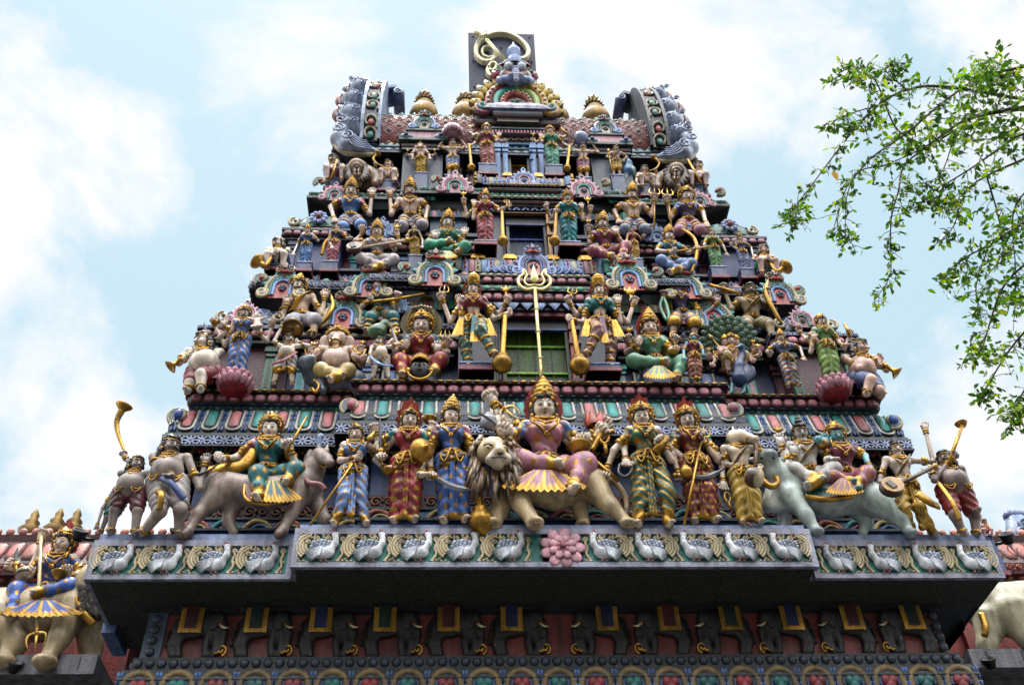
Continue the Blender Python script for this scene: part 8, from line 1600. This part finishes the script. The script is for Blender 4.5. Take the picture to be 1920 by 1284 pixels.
for e in ((968, 548), (1040, 552), (1034, 575)): m = MB(); m.tube(smooth_path([tp(1003, 546, -.02), (tp(1003, 546)+tp(*e, -.4))/2+V(0, 0, -.05), tp(*e, -.45)], 8), .008, BLK, 4); m.obj('stay_wire', M_BLACK, r)
# ------------------------------------------------ floodlights
def lamp(px, py, Y, label, ax, ay):
    o = U(px, py, Y); r = tag(empty('floodlight', o), label, 'floodlight', 'black floodlights'); m = MB(); d = nrm(V(.25 if px < 960 else -.25, -.5, .6)); m.lathe([(0, -.07), (.05, -.06), (.065, .0), (.08, .035), (.082, .06), (.07, .06), (.06, .025), (0, .02)], (0, 0, 0), '101113', 14, axis=d); m.obj('head', M_BLACK, r)
    a = U(ax, ay, Y+.1)-o; m = MB(); m.tube([V(0, .02, -.02), a*.5+V(0, 0, -.02), a], .02, '101113', 6); m.obj('bracket', M_BLACK, r); return r, o
lamp(148, 1003, 9.35, 'black floodlight on a bracket at the left corner of the ledge', 180, 1012)
r, o = lamp(1889, 1009, 9.35, 'black floodlight on a bracket at the right corner of the ledge', 1866, 1020)
m = MB(); m.tube(smooth_path([V(0, 0, -.05), V(-.05, 0, -.15), V(.03, 0, -.22), V(.06, 0, -.12)], 12), .006, '101113', 4); m.obj('cable', M_BLACK, r)
# ------------------------------------------------ side halls left and right
def side_hall(sx):
    lab = 'salmon-red temple hall with moulded roof to the left of the tower' if sx < 0 else 'salmon-red temple hall with moulded roof to the right of the tower'
    r = tag(empty('temple_hall', (sx*9, 12, 0)), lab, 'temple hall'); O = V(sx*9, 12, 0); x0, x1 = (-15, -4.95) if sx < 0 else (4.95, 15)
    def P(m, n): o = m.obj(n, M_AR, r); o.location = [-q for q in O]
    m = MB(); m.box((x0, 11.7, 0), (x1, 16, 8.7), '8a3430'); P(m, 'wall'); m = MB(); m.box((x0, 10.72, 6.85), (x1, 11.69, 7.08), '6f7076')
    for i in range(24):
        x = x0+.2+i*.42
        if x < x1-.1: m.box((x, 10.71, 6.9), (x+.012, 10.73, 7.05), '3a3a3e')
    P(m, 'parapet'); m = MB(); m.box((x0, 11.0, 0), (x1, 11.69, 6.84), '57565a'); P(m, 'porch')
    m = MB(); bay = (x0, x1, 11.7); z = 8.4
    ring(m, *bay, [(0, 7.950, 'a3504a'), (.15, 7.970, 'a3504a'), (.15, 8.150, 'b5655c'), (.05, 8.170, None)], 16); row(m, [t_scroll(.3, .15, 'c07d72', '6d2f2c')], bay, 8.060, .15, .32, 16)
    ring(m, *bay, roll(.2, 8.350, 8.600, .1, 'a3504a')+[(.1, 8.610, None)], 16); row(m, [t_petal(.2, .22, .05, '7a2f2c', 'b5655c', 'c07d72')], bay, 8.470, .29, .21, 16)
    ring(m, *bay, [(.1, 8.380, '8a3430'), (.4, 8.430, 'b5655c'), (.42, 8.580, 'b5655c'), (.2, 9.030, 'a8564e'), (.22, 9.130, 'c07d72'), (.1, 9.230, 'c07d72'), (-.5, 9.380, '9a463f'), (-1., 9.430, None)], 16); row(m, [t_petal(.2, .42, .06, '7a2f2c', 'a8564e', 'b86a60')], bay, 8.810, .3, .2, 16, tilt=.42); row(m, [t_scroll(.3, .1, 'b5655c', '6d2f2c')], bay, 8.810-.3, .42, .32, 16); row(m, [t_bead(.06, 'c58a80')], bay, 9.180, .2, .16, 16); P(m, 'moulded_roof')
    for i in range(4):
        m = MB(); x = (sx*(5.7+i*1.6)); m.box((x-.22, 11.6, 7.09), (x+.22, 11.699, 8.2), 'a35048'); m.box((x-.3, 11.55, 7.09), (x+.3, 11.698, 7.25), 'b5655c'); P(m, 'pilaster')
    return r
side_hall(-1); side_hall(1)
for i, (px, py) in enumerate(((50, 1012), (97, 1010), (131, 1010))):
    o = U(px, py, 12.2); r = tag(empty('roof_finial', o), ['leftmost small gold finial on the left hall roof', 'middle small gold finial on the left hall roof', 'small gold finial beside the flame-haloed goddess on the left hall roof'][i], 'finial', 'gold finials on the left hall')
    m = MB(); m.lathe([(.14, -.25), (.18, -.12), (.08, -.05), (.13, .06), (.16, .14), (.08, .24), (.1, .28), (.05, .34), (.06, .4), (0, .52)], (0, 0, 0), 'c9973a', 14); m.obj('pot', M_BRASS, r)
# goddess on a lion on the left hall
YL = 11.05
b = Beast('lion_statue', 'cream lion carrying the blue-saree goddess on the left hall parapet', (70, 1243), YL, ['b3a183', '55504a', 'b3a183'], h=.025)
b.ch([(0, 1150, .1), (80, 1150, .15), (165, 1130, .15)], [.3, .3, .3], 0, .1).ch([(140, 1140, .3), (112, 1195, .36), (90, 1232, .4)], [.2, .12, .09]).el((84, 1240, .46), (.14, .14, .08)).ch([(165, 1150, .1), (170, 1210, .1), (172, 1236, .1)], [.2, .13, .1]).ch([(-5, 1165, .25), (30, 1205, .28), (12, 1232, .3)], [.26, .13, .1]).el((6, 1240, .34), (.14, .14, .08)).el((180, 1095, .3), (.25, .25, .25)).done()
b.tube([(145, 1120, .45), (158, 1150, .48), (176, 1170, .42)], .05, GOLD, 'collar', mat=M_GD); mn = MB()
for i in range(60):
    px, py = rnd.uniform(148, 185), rnd.uniform(1085, 1135); mn.tube([b.lp((px, py, .42)), b.lp((px+rnd.uniform(-4, 6), py+14, .5)), b.lp((px+rnd.uniform(-4, 10), py+32, .4))], [.05, .045, .008], ('4f4a46', '3c3835', '66605a')[i % 3], 5)
mn.obj('mane', M_ST, b.root)
Fig('goddess_statue', 'goddess in blue and gold saree on the left hall, pale pole with trident pointing down', (82, 1140), (117, 1021), YL-.05, 'lalita', 'f', 'cdb9a8', HS=1.2, hy=-6, hp=16, crown='fan', halo='leaf', arms=[('R', 124, 1080, .3, 'cup'), ('L', 55, 1076, .25, 'grip'), ('L', 78, 1010, .15, 'grip', 62, 1060, .1), ('R', 146, 1076, .15, 'give'), ('L', 30, 1062, .1, 'grip', 62, 1070, .05)], low=('saree', '3f5fa8', GOLD, 'dots'), top=('blouse', '4a5a9a', GOLD, 'dots'), props=[('stick', [(78, 996, .2), (69, 1186, .5)], .014, 'c2b08a'), ('trident', [(70, 1176, .5), (69, 1186, .5)], .06), ('sword', [(30, 1058, .14), (29, 1044, .14), (33, 1026, .14)], .02), ('drum', [(46, 1070, .3), (46, 1082, .3)], .07), ('bowl', [(112, 1074, .38)], .06), ('fan', [(80, 1125, .5), (75, 1158, .52)], .32, '3f5fa8')], joints=D_(lk=(32, 1106, .3), rk=(130, 1100, .35), lf=(20, 1156, .42), rf=(64, 1112, .45)))
lamp(28, 1250, 10.7, 'black floodlight on the left hall parapet below the goddess', 60, 1252)
# right side: bull, scroll, lamp
YR = 11.05
b = Beast('bull_statue', 'pale hindquarters of a bull statue on the right hall parapet, cut by the frame', (1880, 1238), YR, ['b3ad96', '8d8a7c'], h=.025)
b.ch([(1860, 1140, .1), (1925, 1145, .1), (2010, 1140, .1)], [.32, .34, .34], 0, .1).ch([(1858, 1165, .2), (1850, 1210, .2), (1852, 1234, .2)], [.22, .11, .09]).ch([(1895, 1150, .3), (1925, 1195, .35), (1950, 1230, .35)], [.26, .12, .09]).ch([(2010, 1150, .1), (2010, 1234, .1)], [.2, .09]).done()
b.tube([(1885, 1110, .2), (1905, 1125, .25), (1930, 1150, .25)], .05, 'a09a86', 'tail').tube([(1840, 1150, .4), (1848, 1175, .42), (1846, 1192, .4)], .04, GOLD, 'ornament', mat=M_GD)
lamp(1856, 1242, 10.7, 'black floodlight on the right hall parapet below the bull', 1885, 1245)
o = U(1912, 1050, 12.4); r = tag(empty('roof_scroll_ornament', o), 'blue-grey scroll crest rising from the right hall roof at the frame edge', 'roof ornament'); m = MB(); q = lambda x, y: (lambda p: V(p[0], 0, p[2]))(U(x, y, 12.4)-o)
m.tube([q(1905, 975), q(1915, 1010), q(1908, 1050), q(1920, 1090)], [.16, .22, .2, .25], '6f83a8', 8)
for i in range(5): m.ball(q(1893+i*5, 968+6*(i % 2)), .1, '7f92b8' if i % 2 else '5a6c92', k=7, m=6); ribbon(m, spiral((0, 0), .13, .02, 90*i, 1.3, 16), .05, q(1912, 1000+i*18)+V(0, -.2, 0), FX, FZ, FN, .05, '93a6c6')
for i in range(8): m.lathe([(.06, 0), (0, .16)], q(1900, 1000+i*12), '5a6c92', 5, axis=(-1, 0, .2))
m.obj('crest', M_AR, r); m = MB(); m.box(q(1898, 1085)+V(-.1, .1, -1.2), q(1940, 1085)+V(.3, .6, .1), '9a463f'); m.obj('base', M_AR, r)
FB('dwarf_statue', 'small pink figure peeping from behind the drummer at the right end of the ledge', (1848, 1004), (1846, 978), 7.45, Y=9.75, pose='sit', sex='m', skin='b98f8a', HS=1.4, fat=1.2, crown='curls', q=70, arms=[('L', 1838, 1000, .1, 'relax'), ('R', 1856, 1000, .1, 'relax')], low=('shorts', '8a4f52'))
# ------------------------------------------------ tree at the right
M_LEAF, N, L, B = newmat('leaf_green'); a_ = N.new('ShaderNodeAttribute'); a_.attribute_name = 'Col'; L.new(a_.outputs['Color'], B.inputs['Base Color']); B.inputs['Roughness'].default_value = .4
tl_ = N.new('ShaderNodeBsdfTranslucent'); vm = N.new('ShaderNodeVectorMath'); vm.operation = 'MULTIPLY'; vm.inputs[1].default_value = (1.5, 1.6, .7); L.new(a_.outputs['Color'], vm.inputs[0]); L.new(vm.outputs[0], tl_.inputs['Color']); ms = N.new('ShaderNodeMixShader'); ms.inputs[0].default_value = .4; L.new(B.outputs[0], ms.inputs[1]); L.new(tl_.outputs[0], ms.inputs[2]); L.new(ms.outputs[0], N['Material Output'].inputs['Surface'])
M_BARK = plain('grey_brown_bark', '4a4036', .9, 0, .4, 14., .6)
tr = tag(empty('tree', (4.9, 4.4, 0)), 'leafy green tree reaching in from the right edge with fine drooping twigs', 'tree'); TO = V(4.9, 4.4, 0)
DT = 7.0
brs = [([(1935, 200), (1819, 222), (1736, 275), (1665, 308)], .035, 0.), ([(1940, 190), (1771, 163), (1700, 169), (1647, 198), (1600, 246), (1558, 299), (1499, 376), (1468, 400)], .022, .1), ([(1940, 250), (1907, 257), (1819, 317), (1750, 360), (1718, 388)], .02, -.1), ([(1783, 249), (1700, 305), (1684, 360), (1671, 411), (1670, 470), (1668, 518), (1635, 571)], .014, .15), ([(1940, 290), (1850, 330), (1807, 364), (1790, 420), (1760, 460)], .018, .2), ([(1940, 405), (1854, 459), (1800, 490), (1760, 535)], .02, .0), ([(1940, 480), (1880, 540), (1842, 648), (1820, 670)], .018, -.2), ([(1940, 600), (1890, 660), (1848, 731), (1840, 755)], .016, .1), ([(1940, 700), (1905, 760), (1895, 800)], .014, .0), ([(1945, 120), (1842, 145), (1771, 190), (1700, 250), (1630, 300), (1590, 360), (1585, 455)], .02, -.2), ([(1736, 275), (1680, 240), (1640, 150), (1590, 125), (1560, 160)], .014, .1), ([(1700, 169), (1660, 130), (1700, 118)], .01, .0), ([(1842, 145), (1850, 115), (1880, 125), (1905, 165)], .014, .1), ([(1665, 308), (1600, 330), (1570, 420), (1600, 460)], .01, .2), ([(1850, 330), (1870, 400), (1880, 470), (1850, 520)], .012, .3), ([(1647, 198), (1590, 215), (1545, 235)], .008, .0), ([(1854, 459), (1830, 540), (1840, 600)], .01, .2), ([(1499, 376), (1490, 405), (1478, 420)], .006, .1), ([(1819, 222), (1790, 260), (1760, 330), (1700, 350)], .012, .25), ([(1940, 340), (1900, 400), (1905, 520), (1900, 620)], .014, .35)]
twig = MB(); leaf = MB(); lv = []; lc = []
def leaf_at(p, d, size, c):
    d = nrm(d); s_ = nrm(np.cross(d, V(rnd.uniform(-1, 1), rnd.uniform(-1, 1), rnd.uniform(-.3, 1)))); n_ = np.cross(s_, d); w = size*.24
    lv.append(np.array([p, p+d*size*.3+s_*w+n_*w*.3, p+d*size*.65+s_*w*.8+n_*w*.25, p+d*size, p+d*size*.65-s_*w*.8+n_*w*.25, p+d*size*.3-s_*w+n_*w*.3, p+d*size*.5-n_*w*.1])); lc.append(np.tile(rgb(c), (7, 1)))
LEAFC = ['48682c', '3a5825', '58782f', '2d471c', '6d8c3a', '263f18', '8f9c44', '365220']
for pts, r0, dz in brs:
    P = smooth_path([UD(x, y, DT+dz+.12*math.sin(i*1.7))-TO for i, (x, y) in enumerate(pts)], 10*len(pts)); twig.tube(P, np.linspace(r0*.55, .002, len(P)), '4a4036', 6)
    for i in range(2, len(P)):
        f = i/len(P); dens = 2
        for k_ in range(dens):
            if rnd.random() < .42: continue
            o = P[i]; d = nrm(V(rnd.gauss(0, 1), rnd.gauss(0, 1), rnd.gauss(-.1, .8))); Lt = rnd.uniform(.04, .16)*(1.15 if f < .6 else .75); e = o+d*Lt+V(0, 0, -Lt*.3); twig.tube([o, (o+e)/2+V(0, 0, .01), e], [.003, .0025, .0012], '5a5a3a', 3, cap=False)
            for j in range(rnd.randint(2, 5)):
                t = rnd.uniform(.3, 1.05); leaf_at(o+(e-o)*t, d*.6+V(rnd.gauss(0, .7), rnd.gauss(0, .7), rnd.gauss(-.3, .6)), rnd.uniform(.03, .062), rnd.choice(LEAFC))
for x, y, n, sp in ((1610, 140, 110, 20), (1850, 150, 330, 34), (1805, 225, 300, 44), (1885, 250, 170, 32), (1720, 265, 90, 30), (1775, 385, 130, 20), (1790, 525, 90, 20), (1890, 560, 130, 28), (1885, 430, 120, 34), (1850, 660, 120, 22), (1905, 770, 100, 15)):
    for i in range(n): leaf_at(UD(x+rnd.gauss(0, sp), y+rnd.gauss(0, sp*.6), DT+rnd.uniform(-.3, .3))-TO, V(rnd.gauss(0, 1), rnd.gauss(0, 1), rnd.gauss(-.5, .7)), rnd.uniform(.034, .07), rnd.choice(LEAFC))
leaf_at(UD(1562, 322, DT)-TO, V(.05, 0, -1), .1, 'b8922a'); leaf_at(UD(1564, 324, DT)-TO, V(-.05, .05, -1), .09, 'a8841f')
Q = np.array([[0, 1, 6, 5], [1, 2, 3, 6], [6, 3, 4, 5]]); F_ = (Q[None]+7*np.arange(len(lv))[:, None, None]).reshape(-1, 4)
leaf.raw(np.concatenate(lv), [F_], np.concatenate(lc), True); o = leaf.obj('leaves', M_LEAF, tr); o['kind'] = 'stuff'
twig.obj('twigs', M_BARK, tr)
tk = MB(); tk.tube(smooth_path([V(.1, .1, -.2), V(0, 0, 1.5), V(.05, .1, 4), V(.15, .2, 6.5), V(.1, .3, 8.5)], 20), np.linspace(.28, .1, 21), '4a4036', 12)
for pts, r0, dz in brs:
    if pts[0][0] >= 1934: e = UD(*pts[0], DT+dz)-TO; zz = min(8.2, max(3.5, e[2]-.6)); tk.tube(smooth_path([V(.1, .15, zz), (V(.1, .15, zz)+e)/2+V(0, 0, .15), e], 10), np.linspace(r0*2.6, r0, 11), '4a4036', 7)
tk.obj('trunk', M_BARK, tr)
# ------------------------------------------------------------------ ground, sky, sun, camera
gm, N, L, B = newmat('paving_and_road')
geo = N.new('ShaderNodeNewGeometry'); nz = N.new('ShaderNodeTexNoise'); nz.inputs['Scale'].default_value = 1.5; nz.inputs['Detail'].default_value = 8
L.new(geo.outputs['Position'], nz.inputs['Vector']); cr = N.new('ShaderNodeValToRGB'); cr.color_ramp.elements[0].color = (.045, .044, .042, 1); cr.color_ramp.elements[1].color = (.08, .078, .074, 1)
L.new(nz.outputs['Fac'], cr.inputs[0]); L.new(cr.outputs[0], B.inputs['Base Color']); B.inputs['Roughness'].default_value = .85
m = MB(); m.raw([(-3000, -3000, 0), (3000, -3000, 0), (3000, 3000, 0), (-3000, 3000, 0)], [np.array([[0, 1, 2, 3]])], '808080', False)
tag(m.obj('ground', gm), kind='structure')
ELEV, AZ = math.radians(77), math.radians(-30)     # sun behind the tower, a little to the left of its axis
w = bpy.data.worlds.new('World'); sc.world = w; w.use_nodes = True; N, L = w.node_tree.nodes, w.node_tree.links
bg = N['Background']; bg.inputs['Strength'].default_value = .135
sky = N.new('ShaderNodeTexSky'); sky.sky_type = 'NISHITA'; sky.sun_disc = False; sky.sun_elevation = ELEV; sky.sun_rotation = AZ; sky.air_density = 1.0; sky.dust_density = 2.0
K = .12; bg.inputs['Strength'].default_value = K
tc = N.new('ShaderNodeTexCoord'); mp = N.new('ShaderNodeMapping'); mp.inputs['Scale'].default_value = (1, 1, 1.25); mp.inputs['Location'].default_value = (2.1, .9, .4); L.new(tc.outputs['Generated'], mp.inputs[0])
n1 = N.new('ShaderNodeTexNoise'); n1.inputs['Scale'].default_value = 3.0; n1.inputs['Detail'].default_value = 10; n1.inputs['Roughness'].default_value = .58; n1.inputs['Distortion'].default_value = .25; L.new(mp.outputs[0], n1.inputs['Vector'])
cr = N.new('ShaderNodeValToRGB'); cr.color_ramp.elements[0].position = .43; cr.color_ramp.elements[1].position = .525; cr.color_ramp.elements[0].color = (0, 0, 0, 1); L.new(n1.outputs['Fac'], cr.inputs[0])
# the clear sky is veiled by bright haze near the sun; clouds behind the camera are brightened to light the facade
haze = N.new('ShaderNodeMixRGB'); haze.inputs[0].default_value = .8; haze.inputs[2].default_value = (.68/K, .92/K, 1.04/K, 1); L.new(sky.outputs[0], haze.inputs[1])
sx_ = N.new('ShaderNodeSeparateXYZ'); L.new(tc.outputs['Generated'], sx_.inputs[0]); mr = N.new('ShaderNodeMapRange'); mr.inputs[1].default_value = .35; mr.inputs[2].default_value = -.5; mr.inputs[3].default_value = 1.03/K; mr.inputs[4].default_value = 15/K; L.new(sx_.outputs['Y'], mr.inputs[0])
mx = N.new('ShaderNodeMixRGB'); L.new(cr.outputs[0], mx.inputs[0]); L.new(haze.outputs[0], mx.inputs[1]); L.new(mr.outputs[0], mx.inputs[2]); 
zr = N.new('ShaderNodeMapRange'); zr.inputs[1].default_value = .38; zr.inputs[2].default_value = .95; zr.inputs[3].default_value = .05; zr.inputs[4].default_value = 1.; L.new(sx_.outputs['Z'], zr.inputs[0])   # low sky on the street side darkened, standing in for buildings not modelled
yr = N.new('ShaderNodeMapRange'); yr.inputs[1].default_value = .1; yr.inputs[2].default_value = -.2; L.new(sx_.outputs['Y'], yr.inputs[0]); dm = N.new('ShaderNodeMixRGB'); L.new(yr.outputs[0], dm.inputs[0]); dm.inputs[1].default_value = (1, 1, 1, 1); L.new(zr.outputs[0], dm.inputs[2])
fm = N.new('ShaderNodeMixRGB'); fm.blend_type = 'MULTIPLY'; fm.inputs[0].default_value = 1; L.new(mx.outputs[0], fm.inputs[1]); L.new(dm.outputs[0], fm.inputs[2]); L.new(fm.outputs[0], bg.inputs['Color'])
sd = bpy.data.lights.new('sun', 'SUN'); sd.energy = 4.2; sd.angle = math.radians(.53); sd.color = (1, .95, .87)
so = bpy.data.objects.new('sun', sd); COL.objects.link(so); so.location = (0, 20, 40)
dv = V(math.sin(AZ)*math.cos(ELEV), math.cos(AZ)*math.cos(ELEV), math.sin(ELEV)); so.rotation_euler = Vector(dv).to_track_quat('Z', 'Y').to_euler()
cd = bpy.data.cameras.new('camera'); co = bpy.data.objects.new('camera', cd); COL.objects.link(co)
cd.sensor_width = 36; cd.lens = FPX/1920*36; cd.clip_end = 8000; cd.clip_start = .05
from mathutils import Matrix
co.matrix_world = Matrix(((RT[0], UP[0], -FW[0], C0[0]), (RT[1], UP[1], -FW[1], C0[1]), (RT[2], UP[2], -FW[2], C0[2]), (0, 0, 0, 1)))
sc.camera = co
sc.render.resolution_x, sc.render.resolution_y = 1024, 684
sc.view_settings.view_transform = 'Standard'; sc.view_settings.look = 'None'; sc.view_settings.exposure = 0
sc.render.engine = 'CYCLES'; sc.cycles.use_denoising = True; sc.cycles.max_bounces = 6
